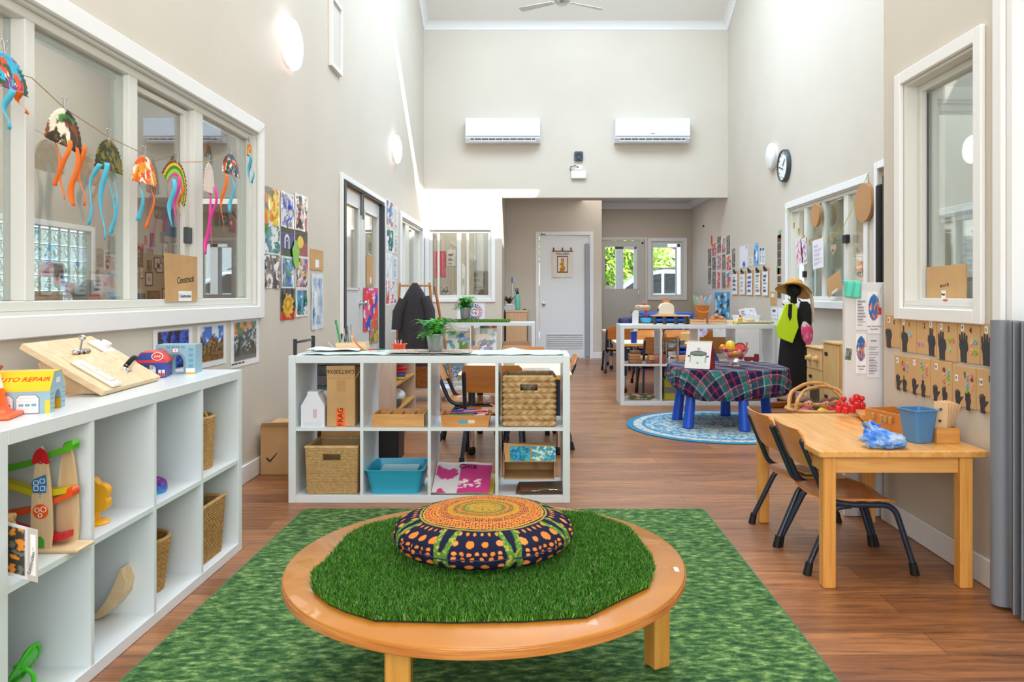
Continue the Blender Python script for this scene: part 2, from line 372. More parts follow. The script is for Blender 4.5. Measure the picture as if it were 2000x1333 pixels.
def cove(pts,inn,r,name):        # cornice profile swept between two points on a ceiling corner; inn = inward directions
    b=MB();prof=[(0,-1),(.12,-.98),(.2,-.7),(.45,-.35),(.75,-.18),(.98,-.12),(1,0),(0,0)]
    ends=[]
    for p,(din,ddn) in zip(pts,inn):
        ends.append([Vector(p)+Vector(din)*a*r+Vector(ddn)*(-c)*r for a,c in prof])
    n_=len(prof);b.add(ends[0]+ends[1],[(i,(i+1) % n_,n_+(i+1) % n_,n_+i) for i in range(n_)]+[list(range(n_)),list(range(n_,2*n_))])
    return st(b.build(name,WHITE))
dn=(0,0,-1)
cove([(XL+.001,YF-.001,5.16),(XR-.001,YF-.001,5.16)],[((0,-1,.5),dn)]*2,.085,'trim_1')
cove([(XL+.001,YF,5.15),(XL+.001,9.6,6.05)],[((1,0,0),dn)]*2,.085,'trim_2')
cove([(XR-.001,YF,5.15),(XR-.001,9.6,6.05)],[((-1,0,0),dn)]*2,.085,'trim_3')
cove([(1.13,14.069,2.779),(XR,14.069,2.779)],[((0,-1,0),dn)]*2,.10,'trim_4')
cove([(XR-.001,14.07,2.779),(XR-.001,YF+.13,2.779)],[((-1,0,0),dn)]*2,.10,'trim_5')
def skirt(name,x0,x1,y0,y1,th=.015):
    b=MB();b.bx(x0,x1,y0,y1,0,.105,.004);return st(b.build(name,WHITE))
skirt('baseboard_left',XL,XL+.015,1,DL.y-.06);skirt('baseboard_left_far',XL,XL+.015,DL1+.06,YF)
skirt('baseboard_right_near',XN-.015,XN,DN[1]+.06,3.66);skirt('baseboard_right',XR-.015,XR,DR[1]+.07,14.0)
skirt('baseboard_far',XL+.015,-.5,YF-.015,YF);skirt('baseboard_far_return',-.5,-.485,YF,12.8);skirt('baseboard_storeroom',-.485,WD[0]-.06,12.785,12.8);skirt('baseboard_storeroom_right',WD[1]+.06,1.13,12.785,12.8)
skirt('baseboard_recess',2.1,XR-.015,14.055,14.07);skirt('baseboard_return',XN,1.705,3.66,3.675)
# windows ---------------------------------------------------------------
def casing(b,ax,pos,nrm,s0,s1,z0,z1,wd,th,sill=0):
    """four boards round an opening on the face X=pos (or Y=pos); nrm = side they stand out to"""
    def put(a,c,e,g,t=th):
        p0,p1=sorted((pos,pos+nrm*t))
        if ax == 'x': b.bx(p0,p1,a,c,e,g,.004)
        else: b.bx(a,c,p0,p1,e,g,.004)
    put(s0-wd,s0,z0-wd,z1+wd);put(s1,s1+wd,z0-wd,z1+wd);put(s0,s1,z1,z1+wd);put(s0,s1,z0-wd,z0,th+sill)
def frame_win(name,ax,pos,th,nrm,hole,muls,wd=.06,fr=.035,dep=.5,sub=None,proud=.02,fm_=None,glass=None,sill=0,reveal=True):
    s0,s1,z0,z1=hole;c=(pos,(s0+s1)/2,z0) if ax == 'x' else ((s0+s1)/2,pos,z0)
    t=bpy.data.objects.new(name,None);COL.objects.link(t);t.location=c;st(t)
    b=MB();face=pos if nrm < 0 else pos+th
    casing(b,ax,face,nrm,s0,s1,z0,z1,wd,proud,sill)
    b.wb('casing',WHITE,t)
    b=MB()
    p0,p1=pos+th*(dep-.32),pos+th*(dep+.32)
    if reveal: r0,r1=pos+.001,pos+th-.001
    def put(a,c_,e,g,q0=p0,q1=p1,bv=.003):
        if ax == 'x': b.bx(q0,q1,a,c_,e,g,bv)
        else: b.bx(a,c_,q0,q1,e,g,bv)
    if reveal:
        for a,c_,e,g in ((s0,s0+.012,z0,z1),(s1-.012,s1,z0,z1),(s0+.012,s1-.012,z1-.012,z1),(s0+.012,s1-.012,z0,z0+.012)): put(a,c_,e,g,r0,r1,0)
    k=.012 if reveal else 0
    put(s0+k,s0+k+fr,z0+k,z1-k);put(s1-k-fr,s1-k,z0+k,z1-k);put(s0+k+fr,s1-k-fr,z1-k-fr,z1-k);put(s0+k+fr,s1-k-fr,z0+k,z0+k+fr)
    for m0,m1 in muls: put(m0,m1,z0+k+fr,z1-k-fr)
    b.wb('window_frame',fm_ or ALU,t)
    edges=[s0+k+fr]+[q for m_ in muls for q in m_]+[s1-k-fr]
    for i in range(0,len(edges),2):
        b=MB();mid=pos+th*dep+(.012 if (i//2) % 2 else -.012);a,c_=edges[i],edges[i+1]
        put(a-.004,c_+.004,z0+k+fr-.004,z1-k-fr+.004,mid-.002,mid+.002,0)
        b.wb('pane',glass or GLASS,t)
    return t
yy=lambda px,X=XL: onX(px,0,X).y
w1=frame_win('window_1','x',XL-.12,.12,1,WIN1,[(yy(62),yy(81)),(yy(262),yy(279)),(yy(389),yy(405))],wd=.075,proud=.022)
# sliding sash stiles just behind the fixed mullions
for a,c in ((250,262),(380,389),(490,496)):
    b=MB();b.bx(XL-.075,XL-.05,yy(a),yy(c),1.08,2.0,.002);b.wb('sash_stile',ALU,w1)
b=MB()
for y0,y1 in ((yy(82),yy(250)),(yy(279),yy(380))): b.bx(XL-.07,XL-.05,y0,y1,1.975,2.0,.002)
b.wb('sash_rail',ALU,w1)
p=onX(383,460,XL);b=MB();b.bx(XL-.055,XL-.03,p.y-.02,p.y+.025,p.z-.04,p.z+.04,.003);b.wb('latch',mat('dark_grey_plastic','#4c4f54',.5),w1)
w2=frame_win('window_2','x',XL-.12,.12,1,WIN2,[(yy(795),yy(802))],wd=.07)
w3=frame_win('window_3','y',YF,.12,-1,(-1.60,-.66,1.03,2.06),[(onY(855,0,YF).x-.01,onY(855,0,YF).x+.02),(onY(892,0,YF).x,onY(899,0,YF).x+.01),(onY(911,0,YF).x,onY(914,0,YF).x+.01)],wd=.06,dep=.5)
w4=frame_win('window_4','y',14.07,.12,-1,(2.16,2.77,1.04,2.08),[],wd=.06)
yr=lambda px: onX(px,0,XR).y
w5=frame_win('window_5','x',XR,.12,-1,WINR,[(yr(1572),yr(1566)),(yr(1606),yr(1601)),(yr(1652),yr(1643))],wd=.07,sill=.05)
p=onX(1570,536,XR);b=MB();b.bx(XR-.01,XR+.03,p.y-.03,p.y+.03,p.z-.035,p.z+.035,.006);b.wb('latch',BLACKM,w5)
p=onX(1651,467,XR);b=MB();b.bx(XR-.01,XR+.03,p.y-.04,p.y+.05,p.z-.04,p.z+.04,.006);b.wb('latch',BLACKM,w5)
w6=frame_win('window_6','x',XN,.12,-1,WINN,[],wd=.055,fr=.03,dep=.8,proud=.02)
b=MB();b.bx(XN+.085,XN+.10,WINN[1]-.055,WINN[1]-.043,1.08,2.0);b.wb('glazing_seal',RUB,w6)
b=MB();b.bx(XN-.10+.1,XN+.10,WINN[0]+.012,WINN[1]-.012,1.042,1.06);b.wb('sill',WHITE,w6)
frame_win('window_7','y',3.54,.12,-1,(1.86,2.7,1.0,2.0),[(2.2,2.24)],wd=.06)
frame_win('window_8','x',XR,.12,-1,(4.95,5.6,1.25,1.65),[(5.26,5.30)],wd=.05)
frame_win('added_window_behind','y',-2.12,.12,1,(-1.5,1.5,.5,3.7),[(-.52,-.48),(.48,.52)],wd=.07)  # unseen window made up as an opening for the fill lamp behind
# doors ------------------------------------------------------------------
DK=mat('door_seal_dark','#42474c',.5)
t=st(T('door_1','','',(XL-.06,DL.y,0)));del t['label'],t['category']
y0,y1=DL.y,DL1;ym=yy(709)
b=MB();casing(b,'x',XL,1,y0,y1,0,2.09,.045,.03);b.wb('door_frame',WHITE,t)
b=MB()
for a,c in ((y0,y0+.09),(y1-.07,y1)): b.bx(XL-.035,XL+.034,a,c,.02,2.07,.01)
b.bx(XL-.02,XL+.01,y0+.09,y1-.07,2.07,2.09)
b.wb('finger_guard',mat('black_rubber_guard','#33383d',.45),t)
for a,c,s in ((y0+.10,ym-.004,0),(ym+.004,y1-.08,1)):
    b=MB();g0,g1=a+.13,c-.10;zb,zt=1.13,1.93
    for q in ((a,g0,.01,2.05),(g1,c,.01,2.05),(g0,g1,.01,zb),(g0,g1,zt,2.05)): b.bx(XL-.06,XL-.02,q[0],q[1],q[2],q[3])
    lf=b.wb('door_leaf',mat('pale_grey_door','#d6d8d8',.4),t)
    b=MB();b.bx(XL-.045,XL-.035,g0,g1,zb,zt);b.build('pane',GLASS,lf,off=t.location)
    b=MB()
    for q in ((g0,g0+.02,zb,zt),(g1-.02,g1,zb,zt),(g0,g1,zb,zb+.02),(g0,g1,zt-.02,zt)): b.bx(XL-.02,XL-.012,*q[:2],*q[2:])
    b.build('glazing_bead',ALU,lf,off=t.location)
    if s == 0:
        b=MB();b.cyl((XL-.02,c-.05,1.0),(XL+.03,c-.05,1.0),.012).lathe([(0,0),(.02,.002),(.028,.018),(.02,.032),(0,.036)],M=Matrix.Translation((XL+.02,c-.05,1.0)) @ Matrix.Rotation(PI/2,4,'Y'))
        b.cyl((XL-.02,c-.05,1.0),(XL-.014,c-.05,1.0),.032);b.build('door_knob',METAL,lf,off=t.location)
    b=MB();b.bx(XL-.018,XL+.004,(c-.03 if s == 0 else a+.012),(c-.012 if s == 0 else a+.03),1.86,2.07,.002);b.cyl((XL,c-.02 if s == 0 else a+.02,1.82),(XL,c-.02 if s == 0 else a+.02,1.86),.005);b.build('flush_bolt',mat('grey_metal','#6f7478',.35,.8),lf,off=t.location)
t=st(T('door_2','','',(WD[0],12.8,0)));del t['label'],t['category']      # white storeroom door
b=MB();casing(b,'y',12.8,-1,WD[0],WD[1],0,2.09,.06,.02);b.wb('door_frame',WHITE,t)
DW=mat('white_door','#e9edf2',.35)
b=MB();b.bx(WD[0]+.01,WD[1]-.01,12.81,12.85,.01,2.08,.003);lf=b.wb('door_leaf',DW,t)
b=MB();b.bx(onY(1142,0,12.8).x,WD[1]-.005,12.775,12.80,.02,1.95,.008);b.wb('finger_guard',mat('grey_guard','#9a9eaa',.4),t)
v0,v1=onY(1066,654,12.8),onY(1139,680,12.8)
b=MB()
for q in ((v0.x,v1.x,v0.z,v0.z+.012),(v0.x,v1.x,v1.z-.012,v1.z),(v0.x,v0.x+.012,v1.z,v0.z),(v1.x-.012,v1.x,v1.z,v0.z)): b.bx(q[0],q[1],12.80,12.812,q[2],q[3])
for i in range(7): zc=v1.z+(v0.z-v1.z)*(i+.5)/7;b.box(((v0.x+v1.x)/2,12.805,zc),(v1.x-v0.x-.02,.004,.026),rot=(.6,0,0))
b.build('louvre_vent',mat('vent_white','#dfe2e4',.4),lf,off=t.location)
def knob(p,lf,off):
    b=MB();b.lathe([(.03,0),(.03,.006),(.01,.01),(.01,.03),(.024,.04),(.026,.055),(0,.065)],M=Matrix.Translation(p) @ Matrix.Rotation(PI/2,4,'X'));return b.build('door_knob',METAL,lf,off=off)
knob(onY(1062,594,12.81),lf,t.location)
p=onY(1059,458,12.8);b=MB();b.tube([p+Vector((-.01,-.02,0)),p+Vector((.05,-.03,-.01)),p+Vector((.06,-.01,-.01))],.006);b.bx(p.x-.02,p.x,12.77,12.8,p.z-.015,p.z+.015);b.build('hinge',mat('dark_bronze','#5c584e',.4,.7),lf,off=t.location)
t=st(T('door_3','','',(1.24,14.07,0)));del t['label'],t['category']
GD=mat('greige_door','#cfcdc6',.45)
b=MB();casing(b,'y',14.07,-1,1.22,2.04,0,2.10,.055,.02);b.wb('door_frame',mat('cream_trim','#dddbd2',.4),t)
b=MB();gz0,gz1,gx0,gx1=1.19,1.98,1.31,1.90
for q in ((1.23,gx0,1.03,2.09),(gx1,2.03,1.03,2.09),(gx0,gx1,1.03,gz0),(gx0,gx1,gz1,2.09)): b.bx(q[0],q[1],14.09,14.13,q[2],q[3])
lf=b.wb('door_leaf',GD,t)
b=MB();b.bx(1.23,2.03,14.092,14.128,.01,1.031);lf2=b.wb('door_leaf',GD,t)
b=MB();b.bx(gx0,gx1,14.105,14.11,gz0,gz1);b.build('pane',GLASSC,lf,off=t.location)
b=MB();b.tube([(1.93,14.085,1.2),(1.93,14.05,1.17),(1.93,14.05,1.08),(1.93,14.085,1.05)],.008);b.build('handle',CHROME,lf,off=t.location)
b=MB();p=onY(1255,475,14.09);b.lathe([(.02,0),(.02,.01),(.012,.014),(0,.02)],M=Matrix.Translation(p) @ Matrix.Rotation(PI/2,4,'X'));b.build('hinge',mat('dark_bronze','#5c584e'),lf,off=t.location)
knob((1.92,14.09,.62),lf2,t.location)
# doorway on the right wall beyond the corner, and its black finger guards
t=st(T('door_4','','',(XR,DR[0],0)));del t['label'],t['category']
b=MB();casing(b,'x',XR,-1,DR[0],DR[1],0,2.15,.06,.02);b.wb('door_frame',WHITE,t)
b=MB();b.bx(XR+.02,XR+.06,DR[0],DR[1]-.06,.01,2.12);b.wb('door_leaf',DW,t)
b=MB();p=onX(1719,362,XR);b.bx(XR-.05,XR+.02,DR[1]-.11,DR[1]-.03,.02,p.z,.015);b.wb('finger_guard',RUB,t)
b=MB();b.bx(XR-.035,XR+.02,DR[1]-.20,DR[1]-.12,.02,p.z+.07,.012);b.wb('finger_guard',mat('dark_grey_guard','#2c2f31',.4),t)
# near right: door opening, trim, folding gate
t=st(T('door_5','','',(XN,DN[1],0)));del t['label'],t['category']
b=MB();b.bx(XN-.02,XN,DN[1],DN[1]+.055,0,2.36,.004);b.bx(XN-.02,XN,DN[0]-.055,DN[0],0,2.36,.004);b.bx(XN-.02,XN,DN[0],DN[1],2.3,2.36,.004);b.bx(XN,XN+.12,DN[1]-.03,DN[1],0,2.3);b.wb('door_frame',WHITE,t)
b=MB();b.bx(XN+.05,XN+.09,DN[0],DN[1]-.03,.01,2.28,.003);lf=b.wb('door_leaf',DW,t)
# ceiling light bump in recess
b=MB();b.lathe([(0,0),(.12,0),(.11,-.03),(.0,-.04)],(2.1,13.2,2.779));tag(b.build('ceiling_light',WHITE),'small round white light fitting on the low ceiling of the recess','ceiling light')
# ================================================================ rugs, low round table, turf, cushion
def noisemat(name,cols,scale,sc3=(1,1,1),rough=.95,detail=8,bump=.4,pos=(.3,.5,.7),ring=None):
    m=mat(name,cols[0],rough,spec=.1);n=m.node_tree;b=n.nodes['Principled BSDF']
    t=n.nodes.new('ShaderNodeTexCoord');mp=n.nodes.new('ShaderNodeMapping');mp.inputs['Scale'].default_value=sc3
    z=n.nodes.new('ShaderNodeTexNoise');z.inputs['Scale'].default_value=scale;z.inputs['Detail'].default_value=detail;z.inputs['Roughness'].default_value=.7
    r=n.nodes.new('ShaderNodeValToRGB');e=r.color_ramp.elements
    while len(e) < len(cols): e.new(.5)
    for i,c in enumerate(cols): e[i].position=pos[i] if i < len(pos) else .9;e[i].color=(*lin(c),1)
    n.links.new(t.outputs['Object'],mp.inputs[0]);n.links.new(mp.outputs[0],z.inputs['Vector']);n.links.new(z.outputs['Fac'],r.inputs[0])
    n.links.new(r.outputs[0],b.inputs['Base Color'])
    if bump:
        z2=n.nodes.new('ShaderNodeTexNoise');z2.inputs['Scale'].default_value=500;bp=n.nodes.new('ShaderNodeBump');bp.inputs['Strength'].default_value=bump;bp.inputs['Distance'].default_value=.004
        n.links.new(t.outputs['Object'],z2.inputs['Vector']);n.links.new(z2.outputs['Fac'],bp.inputs['Height']);n.links.new(bp.outputs[0],b.inputs['Normal'])
    return m
RUGM=noisemat('green_rug_pile',['#26462e','#43683f','#688a50','#b0c48a'],24,(1,2.1,1),pos=(.35,.47,.56,.70),detail=14)
t=T('green_rug','large rectangular mottled green rug under the low round table','rug',(-.155,2.3,0))
def rrect(x0,x1,y0,y1,r,n=6):
    out=[]
    for cx,cy,a in ((x1-r,y1-r,0),(x0+r,y1-r,PI/2),(x0+r,y0+r,PI),(x1-r,y0+r,1.5*PI)):
        out += [(cx+r*math.cos(a+PI/2*i/n),cy+r*math.sin(a+PI/2*i/n)) for i in range(n+1)]
    return out
b=MB();b.prism(rrect(-1.0,1.0,-1.48,1.5,.03),(0,0,.001),(1,0,0),(0,1,0),.009);b.build('pile',RUGM,t)
b=MB();pl=rrect(-1.004,1.004,-1.484,1.504,.034);b.tube([(x,y,.0046) for x,y in pl],.0045,6,closed=True);b.build('bound_edge',mat('rug_binding','#3d7a55',.9),t)
TZ,TC,TR=.36,(-.133,2.095),.54
t=T('low_round_table','low round honey coloured wooden table on the green rug','table',(TC[0],TC[1],.01))
HON=woodmat('honey_table_top','#b67224','#c07e2c',(1.5,5,5),.3,.35,2)
b=MB();z0=TZ-.01;b.lathe([(0,z0-.028),(TR-.004,z0-.028),(TR,z0-.025),(TR,z0-.005),(TR-.001,z0-.002),(TR-.004,z0),(0,z0)],n=128);b.build('table_top',HON,t,smooth=50)
b=MB();b.lathe([(TR-.001,z0-.024),(TR+.0012,z0-.023),(TR+.0012,z0-.007),(TR-.001,z0-.006)],n=128);b.build('edge_band',woodmat('ply_edge','#b8682e','#d08c4a',(3,3,60),.4,.2),t)
LEG=woodmat('honey_leg','#c98a38','#d89c4c',(12,12,1.5),.4,.2)
for x,y,a in ((.355,2.20,.5),(-.30,1.665,.05),(-.47,2.42,-.6)):
    b=MB();b.box((x-TC[0],y-TC[1],(z0-.028)/2),(.056,.056,z0-.028),.004,rot=(0,0,a));b.build('leg',LEG,t)
lp=[(.355-TC[0],2.20-TC[1]),(-.30-TC[0],1.665-TC[1]),(-.47-TC[0],2.42-TC[1])]
for i in range(3):
    a,c=Vector(lp[i]),Vector(lp[(i+1) % 3]);d=(c-a);m_=(a+c)/2
    b=MB();b.box((m_.x,m_.y,z0-.055),(d.length-.07,.022,.05),.003,rot=(0,0,math.atan2(d.y,d.x)));b.build('apron',LEG,t)
tag(sheet('masking_tape','','',(.295+.085,1.985,TZ+.0006),(0,1,0),(-1,0,0),.03,.012,lambda u,v: lin('#efe9df'),PAPER,2,2,th=.0004,out=0),'scrap of white masking tape stuck on the right edge of the low round table','tape')
# turf
TURF=[(609,1124),(611,1156),(640,1180),(674,1195),(730,1212),(800,1214),(884,1216),(1020,1214),(1147,1206),(1215,1172),(1269,1146),(1279,1116),(1269,1075),(1245,1043),(1228,1023),(1204,1013),(1150,994),(1060,990),(900,990),(823,994),(714,1019),(678,1039),(633,1092)]
tp=[onZ(x,y+ (0 if y > 1100 else 14),TZ+.006) for x,y in TURF];tc_=Vector((-.13,2.05,TZ+.003))
tp=[(p.x-tc_.x,p.y-tc_.y) for p in tp]
def inpoly(x,y,P):
    c=False;j=len(P)-1
    for i in range(len(P)):
        if (P[i][1] > y) != (P[j][1] > y) and x < (P[j][0]-P[i][0])*(y-P[i][1])/(P[j][1]-P[i][1])+P[i][0]: c=not c
        j=i
    return c
def blades(P,dens,h0,h1,w_,cols,seed,name,parent,z=.004,hscale=1):
    R=rnd(seed);xs=[p[0] for p in P];ys=[p[1] for p in P];x0,x1,y0,y1=min(xs),max(xs),min(ys),max(ys)
    N_=int((x1-x0)*(y1-y0)*dens);vs,fs,cs=[],[],[];cl=[lin(c) for c in cols]
    for _ in range(N_):
        x,y=R.uniform(x0,x1),R.uniform(y0,y1)
        if not inpoly(x,y,P): continue
        a=R.uniform(0,2*PI);h_=R.uniform(h0,h1);dx,dy=math.cos(a)*w_,math.sin(a)*w_;bx_,by_=R.gauss(0,.35)*h_,R.gauss(-.1,.35)*h_
        c=cl[int(R.random()*len(cl))];k=len(vs);q=R.uniform(.75,1.2)
        vs += [(x-dx,y-dy,z),(x+dx,y+dy,z),(x+dx*.8+bx_*.4,y+dy*.8+by_*.4,z+h_*.6),(x-dx*.8+bx_*.4,y-dy*.8+by_*.4,z+h_*.6),(x+bx_,y+by_,z+h_*.97)]
        fs += [(k,k+1,k+2,k+3),(k+3,k+2,k+4)];cs += [(c[0]*q,c[1]*q,c[2]*q,1)]*5
    me=bpy.data.meshes.new(name);me.from_pydata(vs,[],fs);ca=me.color_attributes.new('Col','FLOAT_COLOR','POINT');ca.data.foreach_set('color',[q for c in cs for q in c])
    me.materials.append(GRASSM);o=bpy.data.objects.new(name,me);COL.objects.link(o);o.parent=parent;o['kind']='stuff';return o
GRASSM=vcol('turf_blade',.45,.35)
t=T('artificial_turf_mat','cut octagonal piece of green artificial turf lying on the low round table','turf mat',tc_)
b=MB();b.prism([(x*.99,y*.99) for x,y in tp],(0,0,-.002),(1,0,0),(0,1,0),.004);b.build('backing',mat('turf_backing','#1c2a1a',.95),t)
blades(tp,330000,.011,.023,.0010,['#2a6012','#3f861c','#55a026','#34721a','#5aa034','#8aac62','#20480e'],3,'grass_blades',t,.003)
# round floor cushion
CU=(-.142,2.085,TZ+.016)
R_,HZ=.243,.126
def cush():
    NU,NV=760,190;vs,cs=[],[];r2=rnd(5)
    navy,org,ora,grn,yel,dk=lin('#1d2038'),lin('#da8038'),lin('#c98a2c'),lin('#4f7d36'),lin('#b9a13a'),lin('#23233a')
    def hsh(i,j): return (math.sin(i*127.1+j*311.7)*43758.5453) % 1
    def dots(r,th,r0,dr,size,jit=.3):       # dots on rings of spacing dr
        k=round((r-r0)/dr);rr=r0+k*dr;n_=max(8,int(2*PI*rr/(dr*1.05)));a=th/(2*PI)*n_+(.5 if k % 2 else 0);i=math.floor(a+.5)
        j1,j2=(hsh(i % n_,k)-.5)*jit,(hsh(i % n_,k+50)-.5)*jit
        return math.hypot((a-i+j1)*2*PI*rr/n_,(r-rr)+j2*dr) < size*dr*(.75+.5*hsh(i % n_,k+9))
    def col(rho,th,z):         # rho 0..1 from centre of the top to the rim, then z for the side
        if rho is not None:
            wv=rho+.012*nz(math.cos(th),math.sin(th),2,3)
            q=wv*10
            if q < 2.6:
                x_,y_=math.cos(th)*wv,math.sin(th)*wv;return grn if nz(x_*1.6,y_,42,4) > .27 else (dk if nz(x_,y_*1.5,46,14) > .34 else (ora if nz(x_,y_*2,30,8) > -.18 else yel))
            if q < 2.9: return grn
            if q < 3.35: return dk if math.sin(th*90+q*22) > .1 else ora
            if q < 3.5: return yel
            if q < 4.1: return dk if dots(q,th,3.6,.2,.40) else org
            if q < 4.3: return grn
            if q < 5.0: return ora if not dots(q,th,4.4,.2,.2) else dk
            if q < 5.1: return yel
            if q < 6.5: return org if dots(q,th,5.25,.28,.44) else dk
            if q < 6.6: return yel
            if q < 8.35: return dk if dots(q,th,6.85,.43,.30) else org
            if q < 8.5: return yel
            return navy
        return navy
    NP=8
    def side(s,th):           # s: 0 at rim of the disc pattern -> 1 at the bottom
        a=(th/(2*PI)*NP+.5) % 1;k=int(th/(2*PI)*NP+.5)
        arcw=2*PI*R_/NP;x=(a-.5)*arcw;y=s*.25
        hx=abs(abs(x)-arcw/2)                     # distance to the panel joint
        leg=.012+.016*abs((y-.085)/.075)**1.1
        if abs(hx-leg*.9) < .0085+.003*nz(x*30,y*30,1.5,k) and .006 < y < .165: return grn if nz(x*40+k,y*40,3.5,2) < .18 else (yel if nz(x*50,y*50,4,6) > 0 else lin('#7fa24a'))
        if abs(y-.088) < .012 and hx < .02: return grn if nz(x*40+k,y*40,3.5,2) < .18 else yel
        if y < .003 : return yel
        for yr_,n_,rx,big in ((.014,6,.0052,0),(.043,4,.0118,1),(.073,7,.0062,0),(.088,6,.0060,0),(.115,4,.0105,1),(.145,5,.007,0)):
            half=arcw/2-(.034 if big else .037)
            if abs(x) < half+.008:
                st_=2*half/(n_-1) if n_ > 1 else 1;i=round((x+half)/st_);i=max(0,min(n_-1,i));xc=-half+i*st_
                rr=rx*(.62+.55*hsh(i+k*7,yr_*100)) if big else rx*(.85+.2*hsh(i,k))
                if math.hypot(x-xc,(y-yr_)*1.05) < rr: return org if hsh(i,k+3) > .4 else lin('#e28e4a')
        return navy
    for j in range(NV+1):
        s=j/NV
        if s < .45: rr=(s/.45);rho=rr*.80;ph=0
        ang=None
        for i in range(NU):
            th=2*PI*i/NU
            # superellipse profile: parameter p from top pole to bottom pole
            p=(s/.5*.222 if s < .5 else .222+(s-.5)/.5*.778)*PI;cx_=math.sin(p);cz=math.cos(p)
            r_=R_*abs(cx_)**.84;z_=HZ/2*(abs(cz)**.85*(1 if cz > 0 else -1));z_=HZ/2+z_
            pk=.0035*math.sin(th*31+3*math.sin(th*3))*math.exp(-((s-.67)/.10)**2)+.003*nz(math.cos(th)*2,math.sin(th)*2,3,s*2)*cx_
            r_ += pk;z_ += .004*nz(math.cos(th)*r_*8,math.sin(th)*r_*8,1,2)
            vs.append((math.cos(th)*r_,math.sin(th)*r_,z_))
            lim=.5
            c=col((r_/R_/.69)*.86,th,0) if s <= lim else side((s-lim)/(1-lim),th)
            cs.append((*c,1))
    fs=[(j*NU+i,(j+1)*NU+i,(j+1)*NU+(i+1) % NU,j*NU+(i+1) % NU) for j in range(NV) for i in range(NU)]
    me=bpy.data.meshes.new('cushion_cover');me.from_pydata(vs,[],fs);ca=me.color_attributes.new('Col','FLOAT_COLOR','POINT');ca.data.foreach_set('color',[q for c in cs for q in c])
    me.materials.append(CLOTHV);me.shade_smooth();return me
t=T('floor_cushion','round navy floor cushion with orange dot and green patterns on the turf','cushion',CU)
o=bpy.data.objects.new('cushion_cover',cush());COL.objects.link(o);o.parent=t
b=MB();b.tube([(math.cos(a)*(R_+.002),math.sin(a)*(R_+.002),HZ*.5+.0015*math.sin(a*14)) for a in [2*PI*i/120 for i in range(120)]],.0016,6,closed=True);b.build('seam',mat('navy_thread','#2a2c48',.9),t)
# ================================================================ cube shelving
def cube_shelf(name,label,loc,rz,cols=4,W=1.47,Hh=.768,D=.39,m=None,edge=.038,dv=.016):
    m=m or LAMW;t=T(name,label,'shelf',loc,rz);iw=(W-2*edge-(cols-1)*dv)/cols;ih=(Hh-2*edge-dv)/2
    b=MB();b.bx(-W/2+edge,W/2-edge,0,D,Hh-edge,Hh,.0015);b.build('top_panel',m,t)
    b=MB();b.bx(-W/2+edge,W/2-edge,0,D,0,edge,.0015);b.build('bottom_panel',m,t)
    for s in (-1,1):
        b=MB();x=s*(W/2-edge/2);b.box((x,D/2,Hh/2),(edge,D,Hh),.0015);b.build('side_panel',m,t)
    for i in range(1,cols):
        x=-W/2+edge+iw*i+dv*(i-.5)
        b=MB();b.box((x,D/2,Hh/2),(dv,D-.002,Hh-2*edge),0);b.build('divider',m,t)
    for i in range(cols):
        x=-W/2+edge+iw*(i+.5)+dv*i
        b=MB();b.box((x,D/2,edge+ih+dv/2),(iw,D-.004,dv),0);b.build('shelf_board',m,t)
    return t
ls=cube_shelf('cube_shelf','white cube shelf along the left wall with toys on its top',(-1.252,1.792+.70,0),PI/2)
SH_L=lambda px,py,z=.768: onZ(px,py,z)
ms=cube_shelf('cube_shelf','white open cube shelf with baskets and trays, facing the low round table',(onY(838.3,0,3.94).x,3.94,0),0)
cs_=cube_shelf('cube_shelf','white cube shelf with a turf runner and books in front of the far left wall',(-.735,8.58,0),0)
rs=cube_shelf('cube_shelf','white open cube shelf behind the blue legged tartan table',(1.60,7.38,0),0,W=1.53,Hh=.79)
